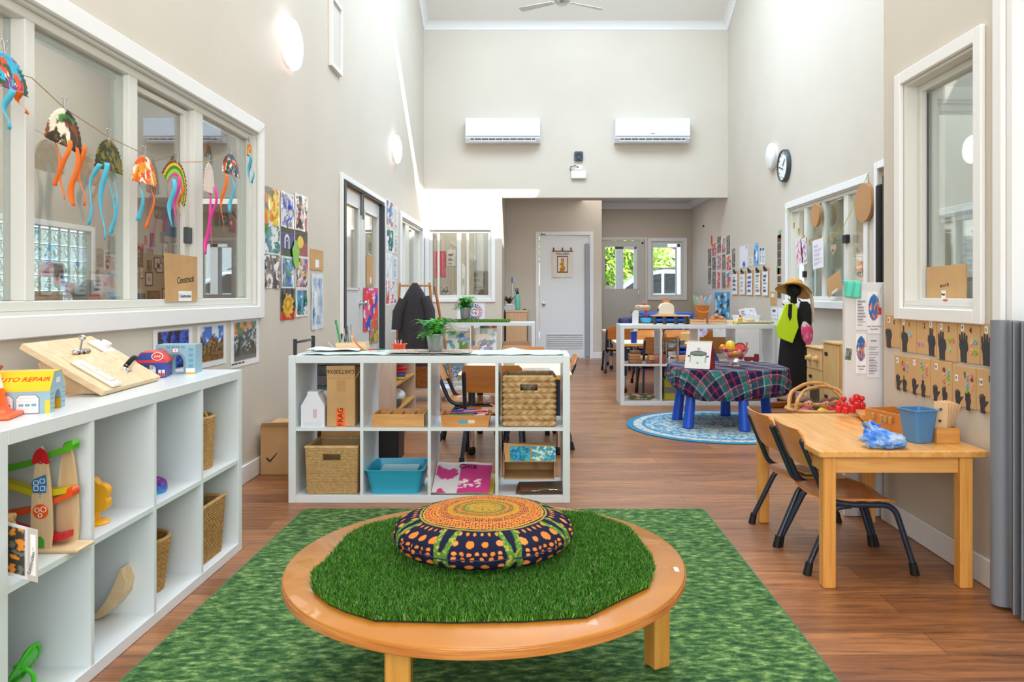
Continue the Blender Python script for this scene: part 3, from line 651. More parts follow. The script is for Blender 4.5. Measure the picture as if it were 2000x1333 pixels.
# ================================================================ school chairs
def make_chair(label,loc,rz,sc=1):
    t=T('school_chair',label,'chair',loc,rz,sc=sc);r=.0115
    for s in (-1,1):
        y=s*.155
        b=MB();b.tube(fil([(-.225,y,.515),(-.128,y,.285),(-.04,y,.268),(.135,y,.268),(.205,y*1.1,.03)],.05,6),r,12);b.ball((-.225,y,.515),r*1.02,10);fr_=b.build('frame_tube',NAVYM,t)
        b=MB();b.tube(fil([(-.03,y*.93,.262),(-.10,y*.95,.255),(-.205,y*1.08,.03)],.04,5),r,12);rl_=b.build('rear_leg',NAVYM,t)
        for x,yy_,a in ((.205,y*1.1,1),(-.205,y*1.08,-1)):
            b=MB();b.cyl((x-a*.006,yy_,.048),(x+a*.004,yy_,.0),.0145,.017,14);b.build('rubber_foot',RUB,fr_ if a > 0 else rl_)
    b=MB();b.tube([(-.03,-.15,.262),(-.03,.15,.262)],.008,8);b.tube([(.10,-.15,.262),(.10,.15,.262)],.008,8);b.build('cross_bar',NAVYM,t)
    def seat(u,v,top):
        x=-.165+.33*v;wd=.158*(1-.10*(1-v))*min(1,.80+.9*min(v,1-v)/.25*.25)*(1 if True else 0)
        cr_=min(1,math.sqrt(max(0,1-(max(0,abs(v-.5)-.38)/.12)**2))*.14+.86)
        y=(u*2-1)*wd*cr_;z=.284+.006*((u*2-1)**2)-.022*max(0,(v-.78)/.22)**2+.010*max(0,(.2-v)/.2)**2
        return Vector((x,y,z-(0 if top else .009)))
    b=MB();n_=14
    b.grid(lambda u,v: seat(u,v,1),n_,n_);b.grid(lambda u,v: seat(u,v,0),n_,n_)
    bmesh.ops.holes_fill(b.bm,edges=[]);
    per=[(i/n_,0) for i in range(n_)]+[(1,i/n_) for i in range(n_)]+[(1-i/n_,1) for i in range(n_)]+[(0,1-i/n_) for i in range(n_)]
    b.add([seat(u,v,1) for u,v in per]+[seat(u,v,0) for u,v in per],[(i,(i+1) % len(per),len(per)+(i+1) % len(per),len(per)+i) for i in range(len(per))])
    bmesh.ops.remove_doubles(b.bm,verts=b.bm.verts,dist=1e-4);b.build('seat',OAK,t)
    def back(u,v,f):
        c=2*u-1;w_=.165*math.sqrt(max(.0,1-max(0,(abs(v-.5)-.34)/.16)**2*.22));y=c*w_
        z=.405+.155*v;x=-.178-.062*v-.020*(1-c*c)+.0
        return Vector((x+(.009 if f else 0),y,z))
    b=MB();b.grid(lambda u,v: back(u,v,1),16,10);b.grid(lambda u,v: back(u,v,0),16,10)
    per=[(i/16,0) for i in range(16)]+[(1,i/10) for i in range(10)]+[(1-i/16,1) for i in range(16)]+[(0,1-i/10) for i in range(10)]
    b.add([back(u,v,1) for u,v in per]+[back(u,v,0) for u,v in per],[(i,(i+1) % len(per),len(per)+(i+1) % len(per),len(per)+i) for i in range(len(per))])
    bmesh.ops.remove_doubles(b.bm,verts=b.bm.verts,dist=1e-4);bk_=b.build('backrest',OAK,t)
    for s in (-1,1):
        for z in (.43,.49):
            b=MB();b.ball((-.166-.062*(z-.405)/.155,s*.145,z),.0045,8);b.build('rivet',METAL,bk_)
    return t
G='orange plywood chairs with dark tube legs'
c0=make_chair('school chair nearest the camera at the wooden table, bare glossy orange seat',(1.265,3.10,0),0)
c1=dup(c0,(1.245,3.43,0),.03,'school chair at the wooden table behind the nearest one, paper on its seat')
for c in (c0,c1): c['group']='school chairs at the wooden table'
def card(name,label,cat,poly,o,th,m,rz=0):      # flat cut sheet lying level
    b=MB();b.prism(poly,(0,0,0),(1,0,0),(0,1,0),th);ob=b.build(name,m);ob.location=o;ob.rotation_euler=(0,0,rz);return tag(ob,label,cat)
card('paper_folder','beige paper folder with a lime edge lying on the far school chair seat','folder',[(-.09,-.07),(.09,-.07),(.09,.06),(.03,.075),(-.09,.07)],(1.27,3.44,.292),.006,mat('kraft_folder','#d8bf9a',.7),.2)
card('lime_paper','lime green paper under the folder on the far school chair','paper',[(-.06,-.09),(.08,-.09),(.08,.0),(-.06,.0)],(1.25,3.435,.2905),.0012,mat('lime_paper','#c9d626',.7),.1)
# ================================================================ wooden table by the right wall
TT=.513
t=T('wooden_table','rectangular honey pine table against the right wall under the number cards','table',(1.36,3.22,0))
x0,x1,y0,y1=1.045,1.672,2.775,3.655
b=MB();b.prism(rrect(x0,x1,y0,y1,.018),(0,0,TT-.026),(1,0,0),(0,1,0),.026);o=b.wb('table_top',PINEY,t)
bv=o.modifiers.new('b','BEVEL');bv.width=.005;bv.segments=2;bv.limit_method='ANGLE'
for x,y in ((x0+.045,y0+.04),(x1-.075,y0+.04),(x0+.045,y1-.04),(x1-.075,y1-.04)):
    b=MB();b.box((x,y,(TT-.026)/2),(.048,.048,TT-.026),.004);b.wb('leg',PINEZ,t)
for q in ((x0+.07,x1-.10,y0+.03,y0+.05),(x0+.07,x1-.10,y1-.05,y1-.03),(x0+.03,x0+.05,y0+.065,y1-.065),(x1-.085,x1-.065,y0+.065,y1-.065)):
    b=MB();b.bx(*q,TT-.026-.062,TT-.026,.002);b.wb('apron',PINE if q[1]-q[0] > .1 else PINEY,t)
# ================================================================ baskets
def basket(name,label,loc,w_,d_,h_,cols,rows,c1='#caa06b',c2='#a67b48',tap=.92,rnd_=False,thick=.010,amp=.004,rz=0,chev=False,handle=False,hole=False,group=None):
    t=T(name,label,'basket',loc,rz,group);L1,L2=lin(c1),lin(c2)
    def base(u,v,o_):
        k=(tap+(1-tap)*v)*(1+.0*o_);
        if rnd_:
            a=2*PI*u;return Vector((math.cos(a)*w_/2*k,math.sin(a)*d_/2*k,0)),Vector((math.cos(a),math.sin(a),0))
        P=2*(w_+d_);s=(u*P) % P
        if s < w_: p,n_=Vector((-w_/2+s,-d_/2,0)),Vector((0,-1,0))
        elif s < w_+d_: p,n_=Vector((w_/2,-d_/2+s-w_,0)),Vector((1,0,0))
        elif s < 2*w_+d_: p,n_=Vector((w_/2-(s-w_-d_),d_/2,0)),Vector((0,1,0))
        else: p,n_=Vector((-w_/2,d_/2-(s-2*w_-d_),0)),Vector((-1,0,0))
        return Vector((p.x*k,p.y*k,0)),n_
    nu=cols*(6 if chev else 4);nv=rows*(6 if chev else 4)
    if nu*nv > 60000: nu=cols*3;nv=rows*3
    for inner in (0,1):
        vs,cs=[],[]
        for j in range(nv+1):
            for i in range(nu):
                u,v=i/nu,j/nv;p,n_=base(u,v,0)
                if inner: q=0;e=-thick+.3*amp*math.sin(u*cols*PI*2)
                else:
                    ci,rj=u*cols,v*rows;r_i=int(min(rj,rows-1));f=rj-r_i
                    if chev:
                        g=(ci+ (f if r_i % 2 else 1-f)*.9) % 1;e=amp*(math.sin(PI*g)**.6)*(math.sin(PI*f)**.5)
                    else: e=amp*(abs(math.sin(PI*(ci+(.5 if r_i % 2 else 0))))**.7)*(math.sin(PI*f)**.5)
                    q=nz(u*cols*.9,v*rows*.9,1.3,5)
                p=p+n_*e;p.z=h_*v+(.002*nz(u*20,0,1,1) if v == 1 else 0);vs.append(p)
                k=.5+.6*q;cs.append((*[a*(1-k)+c*k for a,c in zip(L2,L1)],1))
        fs=[(j*nu+i,j*nu+(i+1) % nu,(j+1)*nu+(i+1) % nu,(j+1)*nu+i) for j in range(nv) for i in range(nu)]
        if hole:
            hu=(.5*w_)/(2*(w_+d_));hw=.17*w_/(2*(w_+d_))
            def keep(f):
                u=((f[0] % nu)+.5)/nu;v=((f[0]//nu)+.5)/nv
                return not (abs(u-hu) < hw and .72 < v < .86) and not (abs(u-(hu+.5)) < hw and .72 < v < .86)
            fs=[f for f in fs if keep(f)]
        if inner: fs=[f[::-1] for f in fs]
        me=bpy.data.meshes.new('woven_wall' if not inner else 'lining');me.from_pydata(vs,[],fs);ca=me.color_attributes.new('Col','FLOAT_COLOR','POINT');ca.data.foreach_set('color',[q for c in cs for q in c])
        me.materials.append(STRAW);me.shade_smooth();o=bpy.data.objects.new(me.name,me);COL.objects.link(o);o.parent=t
    rm=mat('straw_rim_'+c1,c1,.8,var=.2,vscale=40,bump=.6,bscale=120)
    pts=[base(i/64,1,0) for i in range(64)]
    b=MB();b.tube([p-n_*thick*.5+Vector((0,0,h_)) for p,n_ in pts],thick*.75,8,closed=True);b.build('rim',rm,t)
    b=MB();poly=[base(i/32,0,0)[0] for i in range(32)];b.prism([(p.x*.97,p.y*.97) for p in poly],(0,0,.001),(1,0,0),(0,1,0),.006);b.build('base',rm,t)
    if handle:
        b=MB();b.tube(arc((0,0,h_-.01),w_*.38,0,PI,12,(1,0,0),(0,0,handle/(w_*.38))),.006,8);b.build('handle',rm,t)
    return t
# ================================================================ left shelf: toys on the top
ZS=.768
t=T('traffic_cone','orange and white striped traffic cone at the near end of the left shelf top','traffic cone',(-1.442,1.975,ZS),.3)
ORG=mat('orange_plastic','#f4601c',.35)
b=MB();b.box((0,0,.006),(.17,.17,.012),.006,seg=2);b.lathe([(.066,.012),(.060,.016),(.056,.022),(.052,.03)],n=32);b.build('base',ORG,t)
def conr(z): return .052-.040*(z-.03)/.20
for z0_,z1_,m_,nm in ((.028,.075,ORG,'orange_band'),(.075,.117,mat('white_reflective','#ecebe6',.4),'white_band'),(.117,.16,ORG,'orange_band'),(.16,.20,_mats['white_reflective'],'white_band'),(.20,.23,ORG,'orange_tip')):
    b=MB();b.lathe([(conr(z0_)-.003,z0_),(conr(z0_),z0_),(conr(z1_),z1_),(conr(z1_)-.003,z1_)],n=32);b.build(nm,m_,t)
def toy_building(name,label,loc,rz,L,D,h,roof,wallm,roofm,axis='x',aw=.06,ah=.05,chf=0):
    """arched tunnel building. axis: direction the tunnel runs"""
    t=T(name,label,'toy building',loc,rz)
    W_=D if axis == 'x' else L;Ln=L if axis == 'x' else D
    arch=[(-aw/2,0)]+[(aw/2*math.cos(PI-PI*i/10),ah-aw/2+aw/2*math.sin(PI*i/10)) for i in range(11)]+[(aw/2,0)]
    top=[(W_/2,0),(W_/2,h)]+([(W_/2-chf,h+roof),(-W_/2+chf,h+roof)] if roof else [])+[(-W_/2,h),(-W_/2,0)]
    poly=arch+top
    b=MB()
    if axis == 'x': b.prism(poly,(-Ln/2,0,0),(0,1,0),(0,0,1),Ln)
    else: b.prism([(-u,v) for u,v in poly][::-1],(0,Ln/2,0),(1,0,0),(0,0,1),Ln)
    b.build('wall_block',wallm,t,smooth=25)
    if roof:
        e=.0025;out=[(W_/2+e,h-.006),(W_/2+e,h+.001),(W_/2-chf+.002,h+roof+e),(-W_/2+chf-.002,h+roof+e),(-W_/2-e,h+.001),(-W_/2-e,h-.006)];inn=[(-W_/2,h-.006),(-W_/2,h),(-W_/2+chf,h+roof),(W_/2-chf,h+roof),(W_/2,h),(W_/2,h-.006)]
        b=MB()
        if axis == 'x': b.prism(out+inn,(-Ln/2-.0005,0,0),(0,1,0),(0,0,1),Ln+.001)
        else: b.prism(out+inn,(0,Ln/2+.0005,0),(1,0,0),(0,0,1),Ln+.001)
        b.build('roof',roofm,t,smooth=25)
    return t
LB=mat('toy_light_blue','#8fb4c4',.4);YEL=mat('toy_yellow','#f2c524',.4)
GL,GD_=.150,.135
g=toy_building('toy_garage','yellow roofed wooden toy garage lettered AUTO REPAIR beside the traffic cone',(-1.403,2.085,ZS),.30,GL,GD_,.066,.042,LB,YEL,'x',.06,.058,.035)
def loc_text(s,size,m,t,o,U,V,**kw):      # lettering in the thing's own coordinates
    ob=text(s,size,m,None,frameM(o,U,V),**kw);ob.parent=t;return ob
def plate(t,name,m,o,U,V,w_,h_,th=.0012,poly=None):
    b=MB();b.prism(poly or [(-w_/2,-h_/2),(w_/2,-h_/2),(w_/2,h_/2),(-w_/2,h_/2)],o,U,V,th);return b.build(name,m,t,smooth=0)
sl_=Vector((0,.035,.042)).normalized()
loc_text('AUTO REPAIR',.019,mat('toy_red_ink','#c8281e',.5),g,(.004,-GD_/2+.0165-.0,.066+.020+.0045),(1,0,0),sl_,font_sh=.25,sx=1.12)
PK=mat('toy_pale_pink','#efe3e6',.5);SB=mat('toy_navy_line','#3b5566',.5);WB=mat('toy_window_blue','#5fa0b8',.4)
for i,xc in enumerate((-.038,.022)):
    dw=.052;c_=.008;pl=[(-dw/2,-.028),(dw/2,-.028),(dw/2,.020-c_),(dw/2-c_,.020),(-dw/2+c_,.020),(-dw/2,.020-c_)]
    plate(g,'door_outline',SB,(xc,-GD_/2-.0002,.030),(1,0,0),(0,0,1),0,0,.0006,[(a*1.05,q*1.05) for a,q in pl])
    d_=plate(g,'garage_door',PK,(xc,-GD_/2-.0008,.030),(1,0,0),(0,0,1),0,0,.0006,pl)
    for q in range(3): plate(d_,'window',WB,(xc-.015+.015*q,-GD_/2-.0016,.024),(1,0,0),(0,0,1),.011,.0065,.0006)
    for zz in (.014,.034,.043):
        plate(d_,'panel_line',mat('toy_grey_line','#b9a9b0',.5),(xc,-GD_/2-.0015,zz),(1,0,0),(0,0,1),dw*.96,.0006,.0005)
for k in range(8):
    plate(g,'siding_line',SB,(GL/2+.0001,0+(.050 if k % 2 else -.05),.012+.0065*k),(0,1,0),(0,0,1),.028,.0006,.0005)
plate(g,'corner_board',YEL,(GL/2-.006,-GD_/2-.0006,.018),(1,0,0),(0,0,1),.012,.036,.0008)
plate(g,'small_sign',PK,(GL/2+.0003,0,.084),(0,1,0),(0,0,1),.032,.014)
b=MB();b.bx(-GL/2+.001,GL/2-.001,-.0285,-.027,0,.03);b.bx(-GL/2+.001,GL/2-.001,.027,.0285,0,.03);b.build('tunnel_lining',mat('toy_dark_yellow','#d8a411',.5),g)
# blue and red fuel station, grey hospital
NB=mat('toy_royal_blue','#2a3c9c',.4);RD=mat('toy_red','#d8321f',.4)
p0,p1=SH_L(290,741),SH_L(335,738)
s_=toy_building('toy_fuel_station','blue toy fuel station with a red roof and a round GAS sign',(-1.495,2.955,ZS),.0,.115,.13,.062,.035,NB,RD,'y',.05,.052,.03)
s_.rotation_euler=(0,0,.28)
plate(s_,'sign_disc',mat('toy_white','#f2f0ee',.4),(.028,-.0655,.083),(1,0,0),(0,0,1),0,0,.002,[(.021*math.cos(a),.016*math.sin(a)) for a in [2*PI*i/24 for i in range(24)]])
plate(s_,'sign_disc_red',RD,(.028,-.0675,.083),(1,0,0),(0,0,1),0,0,.001,[(.018*math.cos(a),.0135*math.sin(a)) for a in [2*PI*i/24 for i in range(24)]])
loc_text('GAS',.0125,_mats['toy_white'],s_,(.028,-.0686,.083),(1,0,0),(0,0,1))
for x in (.036,.049): q_=plate(s_,'fuel_pump',PK,(x,-.0656,.018),(1,0,0),(0,0,1),.010,.026,.001);plate(q_,'pump_body',RD,(x,-.0666,.012),(1,0,0),(0,0,1),.008,.013,.001)
plate(s_,'red_stripe',RD,(0,-.0653,.064),(1,0,0),(0,0,1),.113,.010,.0008)
plate(s_,'red_stripe',RD,(-.0583,0,.05),(0,-1,0),(0,0,1),.12,.014,.0008)
h_=toy_building('toy_hospital','pale grey blue toy hospital with an arch and a tiny red cross',(-1.455,3.09,ZS),.16,.150,.10,.118,0,LB,None,'y',.06,.082)
TG=mat('toy_grey_blue','#7c98a6',.4);WH=_mats['toy_white']
plate(h_,'arch_trim',TG,(0,-.0505,.0),(1,0,0),(0,0,1),0,0,.002,[(-.037,0),(-.030,0)]+[(.030*math.cos(PI-PI*i/10),.052+.030*math.sin(PI*i/10)) for i in range(11)]+[(.030,0),(.037,0)]+[(.037*math.cos(PI*i/10),.054+.037*math.sin(PI*i/10)) for i in range(11)])
plate(h_,'cross_panel',WH,(0,-.052,.096),(1,0,0),(0,0,1),.018,.013);
plate(h_,'red_cross',RD,(0,-.0532,.096),(1,0,0),(0,0,1),0,0,.0005,[(-.001,-.004),(.001,-.004),(.001,-.001),(.004,-.001),(.004,.001),(.001,.001),(.001,.004),(-.001,.004),(-.001,.001),(-.004,.001),(-.004,-.001),(-.001,-.001)])
for i in range(4):
    for s in (-1,1): plate(h_,'window',WB,(s*.058,-.0502,.032+.022*i),(1,0,0),(0,0,1),.018,.013,.0008)
for x in (-.028,-.009,.009,.028): plate(h_,'window',WB,(x,-.0502,.109),(1,0,0),(0,0,1),.014,.009,.0008)
for s in (-1,1):
    plate(h_,'base_panel',WH,(s*.056,-.0503,.012),(1,0,0),(0,0,1),.034,.022,.001)
    plate(h_,'hazard_stripe',YEL,(s*.056,-.0514,.004),(1,0,0),(0,0,1),.034,.006,.0006)
for y_,zz in [(y_,z_) for y_ in (-.03,0,.03) for z_ in (.03,.06,.09)]: plate(h_,'window',WB,(-.0752,y_,zz),(0,-1,0),(0,0,1),.018,.014,.0008)
# two brown sticks in a cup behind the cone
b=MB();b.lathe([(.028,0),(.032,.07),(.029,.07),(.025,.004),(0,.004)],(-1.58,2.12,ZS));tag(b.build('brown_cup',mat('brown_pot','#6d4a34',.6)),'small brown cup of sticks behind the toy garage','cup')
tag(MB().cyl((-1.585,2.13,ZS+.008),(-1.573,2.17,ZS+.145),.006,n=8).build('wooden_stick',mat('dark_stick','#5a3022',.6)),'dark brown stick standing up behind the toy garage, taller of two','stick')
tag(MB().cyl((-1.575,2.11,ZS+.008),(-1.525,2.16,ZS+.118),.005,n=8).build('wooden_stick',mat('red_stick','#a3552f',.6)),'reddish brown stick leaning behind the toy garage roof','stick')
# latch board
A,B_=Vector((-1.362,2.372,ZS+.002)),Vector((-1.398,2.800,ZS+.002));U=(B_-A).normalized();V=Vector((-.245,.035,.148));V=(V-U*V.dot(U)).normalized();N=U.cross(V)
t=T('latch_board','tilted plywood busy board with bolt, switch plates and caster on the left shelf','busy board',A)
bw,bh=(B_-A).length,.288
b=MB();b.prism([(0,0),(bw,0),(bw,bh),(0,bh)],(0,0,0),U,V,.018);b.build('board',BIRCH,t)
b=MB();b.prism([(.0,0),(.16,0),(.20,.098),(.12,.118),(.06,.08)],(-.04,.05,0),(-1,0.05,0),(0,0,1),.30);
b.build('support_block',BIRCHZ,t)
def onB(px,py):
    n0=A+N*.018;d=Vector(((px-CX)/F,1,-(py-HY)/F));k=(n0-Vector((0,0,H))).dot(N)/d.dot(N);return Vector((0,0,H))+d*k-A
def splate(c,L_,W_,nm,rock,m_):
    b=MB();b.X=frameM(c,V,-U);b.box((0,0,.006),(L_,W_,.012),.005);o=b.build(nm,m_,t)
    b=MB();b.X=frameM(c,V,-U)
    if rock == 1: b.lathe([(.018,.012),(.017,.030),(0,.031)],(L_*.22,0,0),n=20);b.ball((-.01,0,.012),.006,10,(1,1,.5));b.ball((-L_*.28,0,.012),.005,10,(1,1,.5))
    else: b.box((0,0,.0135),(L_*.7,W_*.55,.003),.001);b.lathe([(.007,.012),(.006,.019),(0,.02)],(.01,0,0),n=16)
    b.build('switch',m_,o);return o
IVW=mat('white_abs','#e9ebec',.3);IV2=mat('ivory_abs','#e2e0d6',.35)
splate(onB(218,692),.165,.074,'switch_plate',1,IVW);splate(onB(187,733),.155,.068,'switch_plate',0,IV2)
c=onB(160,691);b=MB();b.X=frameM(c,U,V);b.box((0,0,.002),(.075,.034,.003));b.box((.015,0,.009),(.035,.022,.012),.003);b.box((-.025,0,.009),(.012,.022,.012),.003);b.build('barrel_bolt',mat('nickel','#a89f92',.3,1),t)
b=MB();b.X=frameM(c,U,V);b.cyl((-.05,0,.011),(.035,0,.011),.006,n=12);b.cyl((-.028,0,.012),(-.012,.02,.045),.0035,n=10);b.ball((-.010,.022,.049),.011,16);b.ball((-.052,0,.011),.010,14);b.build('bolt_knob',CHROME,t)
c=onB(243,722);b=MB();b.X=frameM(c,U,V);b.box((0,0,.002),(.04,.04,.004),.001);b.lathe([(.014,.004),(.012,.012),(0,.013)],n=16)
for s in (-1,1): b.prism([(-.008,0),(.010,0),(.024,.026),(.018,.034),(.008,.032)],(0,s*.009+.001,.008),(1,0,0),(0,0,1),.002)
b.build('caster_fork',CHROME,t)
b=MB();b.X=frameM(c,U,V);M_=Matrix.Translation((.020,-.0065,.034)) @ Matrix.Rotation(-PI/2,4,'X');b.lathe([(0,0),(.018,0),(.021,.003),(.021,.010),(.018,.013),(0,.013)],n=24,M=M_);b.build('caster_wheel',RUB,t)
sheet('booklet','thin pink printed booklet lying flat under the latch board','booklet',(-1.50,2.18,ZS+.0005),(.18,.98,0),(-.98,.18,0),.42,.14,doc('#e6d6da','#b98a98',9,'#c59aa6',4),LAM,16,12,th=.003,out=0)
# ---- left shelf: inside the cubes
zm,zb=.392,.038
t=T('rocket_ramp_toy','wooden rocket ramp toy with green, yellow, orange and red slopes in the left shelf','ramp toy',(-1.40,2.075,zm))
b=MB();b.box((.02,-.005,.006),(.30,.085,.012),.004);b.build('base_board',BIRCH,t)
def fin(xc,y,w_,h_,m_,nm):
    n_=14;L_=[(-w_/2*(math.cos(PI/2*(i/n_))**.55 if i < n_ else 0),.16*h_+.84*h_*(i/n_)) for i in range(n_+1)]
    poly=[(w_*.43,0)]+[(-a,c) for a,c in L_]+[(a,c) for a,c in L_[::-1][1:]]+[(-w_*.43,0)]
    b=MB();b.prism(poly,(xc,y,.012),(1,0,0),(0,0,1),.010);return b.build(nm,m_,t)
fin(.068,-.030,.056,.275,BIRCHZ,'front_fin');fin(.100,.032,.060,.275,BIRCHZ,'rear_fin')
yv=-.0405;fx=.068
plate(t,'rocket_nose',RED,(fx,yv,.287-.018),(1,0,0),(0,0,1),0,0,.0008,[(-.024,-.026),(-.016,-.030),(-.008,-.026),(0,-.030),(.008,-.026),(.016,-.030),(.024,-.026),(.020,-.006),(.012,.008),(0,.015),(-.012,.008),(-.020,-.006)])
BL=mat('toy_blue','#2f7ec2',.4);TW=WH
plate(t,'blue_patch',BL,(fx-.003,yv,.186),(1,0,0),(0,0,1),0,0,.0008,[(-.018,-.024),(.018,-.024),(.020,0),(.017,.026),(.006,.022),(-.018,.012),(-.021,0)])
for dx,dz in ((-.009,.003),(.008,.008),(-.009,-.012),(.009,-.012)):
    b=MB();b.tube([(fx-.003+dx+a,yv-.0012,.186+dz+c) for a,c in rrect(-.006,.006,-.005,.006,.002,3)],.0011,6,closed=True);b.build('window_outline',TW,t)
plate(t,'orange_patch',ORG,(fx,yv,.112),(1,0,0),(0,0,1),0,0,.0008,[(.021*math.cos(a)*(1.0),.020*math.sin(a)) for a in [2*PI*i/24 for i in range(24)]])
for dx,dz,r_ in ((-.009,.004,.006),(.008,.006,.007),(-.001,-.010,.005)):
    b=MB();b.tube([(fx+dx+r_*math.cos(a),yv-.0012,.112+dz+r_*math.sin(a)) for a in [2*PI*i/16 for i in range(16)]],.0012,6,closed=True);b.build('ring_mark',TW,t)
for zz in (.152,.170-.03+.02+.0,.245): b=MB();b.ball((fx,yv,zz),.003,8);b.build('screw',METAL,t)
plate(t,'green_door',mat('toy_green','#4fae3a',.4),(fx-.004,yv,.026),(1,0,0),(0,0,1),0,0,.0008,[(-.012,-.012),(.014,-.012),(.014,.008),(.006,.018),(-.008,.018),(-.012,.008)])
def ramp(m_,nm,pts,cap=True):
    b=MB();P=[Vector((x,0,z)) for x,z in pts];hw=.017
    prof=lambda p: [p+Vector((0,-hw,0)),p+Vector((0,hw,0)),p+Vector((0,hw,-.016)),p+Vector((0,-hw,-.016))]
    vs=[q for p in P for q in prof(p)];k=len(P);fs=[(i*4+j,(i+1)*4+j,(i+1)*4+(j+1) % 4,i*4+(j+1) % 4) for i in range(k-1) for j in range(4)]+[(0,1,2,3),(4*k-1,4*k-2,4*k-3,4*k-4)]
    b.add(vs,fs);
    if cap: b.box((P[-1].x-.012,0,P[-1].z-.002),(.035,.030,.018),.006,rot=(0,-.25,0))
    b.build(nm,m_,t)
def rz_(px,py): return ((px-CX)*2.075/F+1.40,H-(py-HY)*2.075/F-zm)
ramp(mat('toy_bright_green','#57b526',.35),'green_ramp',[(-.15,.235),rz_(15,910),rz_(60,899),rz_(100,882),rz_(148,866)])
ramp(mat('toy_yellow2','#d9c81c',.35),'yellow_ramp',[(-.15,.215),rz_(15,938),rz_(70,955),rz_(110,955),rz_(136,950)],False)
ramp(mat('toy_orange_red','#ee5a23',.35),'orange_ramp',[(-.15,.085),rz_(15,998),rz_(60,990),rz_(110,972),rz_(148,956)])
ramp(mat('toy_crimson','#d22436',.35),'red_ramp',[(-.15,.11),rz_(15,1020),rz_(70,1036),rz_(110,1044),rz_(136,1038)],False)
basket('banana_leaf_basket','small plaited leaf basket behind the construction vehicles card in the left shelf',(-1.475,1.895,zm),.25,.13,.125,44,8,'#d9b57e','#b08850',1,chev=True,amp=.006)
def cv(u,v):
    if u > .80: return lin('#f4f4f2') if .86 < u < .97 and .12 < v < .88 else lin('#c3bcb8')
    if u > .77 or v < .07 or v > .93: return lin('#d8d8dc')
    q=nz(u*1.1,v*1.6,6,12);return lin('#e58a1e') if q > .22 else (lin('#6a6a66') if q < -.3 else lin('#33352f'))
o=sheet('laminated_card','laminated card of orange vehicle toys lettered Construction Vehicles hanging from the left shelf','card',(-1.325,1.815,.43),(.93,.12,-.30),(0,0,1),.128,.128,cv,LAM,40,40,th=.0012)
tx=text('Construction Vehicles',.0098,INK,None,frameM((0,0,0),(1,0,0),(0,1,0)));tx.parent=o
Uc=Vector((.93,.12,-.30)).normalized();Nc=Uc.cross(Vector((0,0,1))).normalized()
tx.matrix_local=frameM(Uc*.117+Vector((0,0,.064))+Nc*.004,(0,0,1),-Uc)
b=MB();t=T('green_scoop','bright green plastic toy scoop in the bottom near cube of the left shelf','toy scoop',(-1.385,2.02,zb))
GR=mat('bright_green_plastic','#3fc41e',.3)
b.grid(lambda u,v: (-.03+.075*math.sin(v*PI*.55)*(1-.1*abs(2*u-1))-.0,(-.045+.09*u)*(1-.35*v),.11*v*(1-.12*(2*u-1)**2)+.004),10,10);o=b.build('scoop_shell',GR,t);q=o.modifiers.new('s','SOLIDIFY');q.thickness=.004
b=MB();b.tube(fil([(-.02,-.048,.004),(.03,-.046,.07),(.045,-.02,.112),(.045,.02,.112),(.03,.046,.07),(-.02,.048,.004)],.03,5),.0055,8,closed=True);b.build('frame_rim',GR,t)
b=MB();b.tube(arc((.02,-.03,.035),.045,-PI*.5,PI*.55,14,(1,0,0),(0,0,.75)),.006,8);b.build('handle',GR,t)
# yellow lobed toy
t=T('yellow_cloud_toy','amber yellow plastic lobed toy standing in the second cube of the left shelf','toy',(-1.335,2.30,zm),.1)
AMB=mat('amber_plastic','#f2ad12',.3)
outl=[]
for i in range(96):
    a=2*PI*i/96;r_=.056+.010*abs(math.sin(a*3.5));outl.append((math.cos(a)*r_*1.15-.03,.080+math.sin(a)*r_))
b=MB();b.prism(outl,(0,.014,0),(1,0,0),(0,0,1),.028);o=b.build('lobed_body',AMB,t);q=o.modifiers.new('b','BEVEL');q.width=.006;q.segments=3;q.limit_method='ANGLE'
b=MB();b.lathe([(0,0),(.04,0),(.043,.004),(.036,.009),(.014,.016),(.012,.03),(0,.03)],(-.005,0,0),n=28);b.build('foot',AMB,t)
b=MB();b.ball((-.020,-.015,.105),.008,12,(1,.5,1));b.build('blue_eye',mat('eye_blue','#3a6cc0',.3),t)
# curved plank, disc, baskets
b=MB();P=[(-.035+.125*(i/12)**.75,.165*(i/12)**1.5+.002) for i in range(13)];Q=[(x+.014+.012*(i/12),z-.004*(1 if i else 0)) for i,(x,z) in enumerate(P)]
poly=P+[(P[-1][0]+.018,P[-1][1]-.045)]+[(x+.026,z*.62) for x,z in P[-3:0:-1]]+[(-.02,.002)]
b.prism([(x,z) for x,z in poly],(-1.425,2.485,zb),(1,0,0),(0,0,1),.055);b.build
o=b.build('curved_wooden_plank',BIRCH);tag(o,'pale curved wooden plank leaning in the second bottom cube of the left shelf','wooden plank')
t=T('rainbow_disc','round rainbow coloured bubble popping toy in the third cube of the left shelf','fidget toy',(-1.385,2.66,zm+.001));t.rotation_euler=(.32,0,0)
RB=['#3ea8a0','#39b5b0','#3d86cf','#4a62b8','#7a43a8','#8a3aa0']
for i,c_ in enumerate(RB):
    y0_,y1_=-.083+.166*i/6,-.083+.166*(i+1)/6;P=[]
    for k in range(9): y=y0_+(y1_-y0_)*k/8;P.append((math.sqrt(max(0,.083**2-y*y)),y))
    b=MB();b.prism(P+[(-x,y) for x,y in P[::-1]],(0,0,0),(1,0,0),(0,1,0),.013);b.build('colour_band',mat('silicone_%d' % i,c_,.5),t)
for i in range(5):
    for j in range(5):
        x,y=(i-2)*.029,(j-2)*.029
        if math.hypot(x,y) < .068:
            b=MB();b.ball((x,y,.012),.010,12,(1,1,.7));b.build('bubble',_mats['silicone_%d' % max(0,min(5,int((y+.083)/.166*6)))],t)
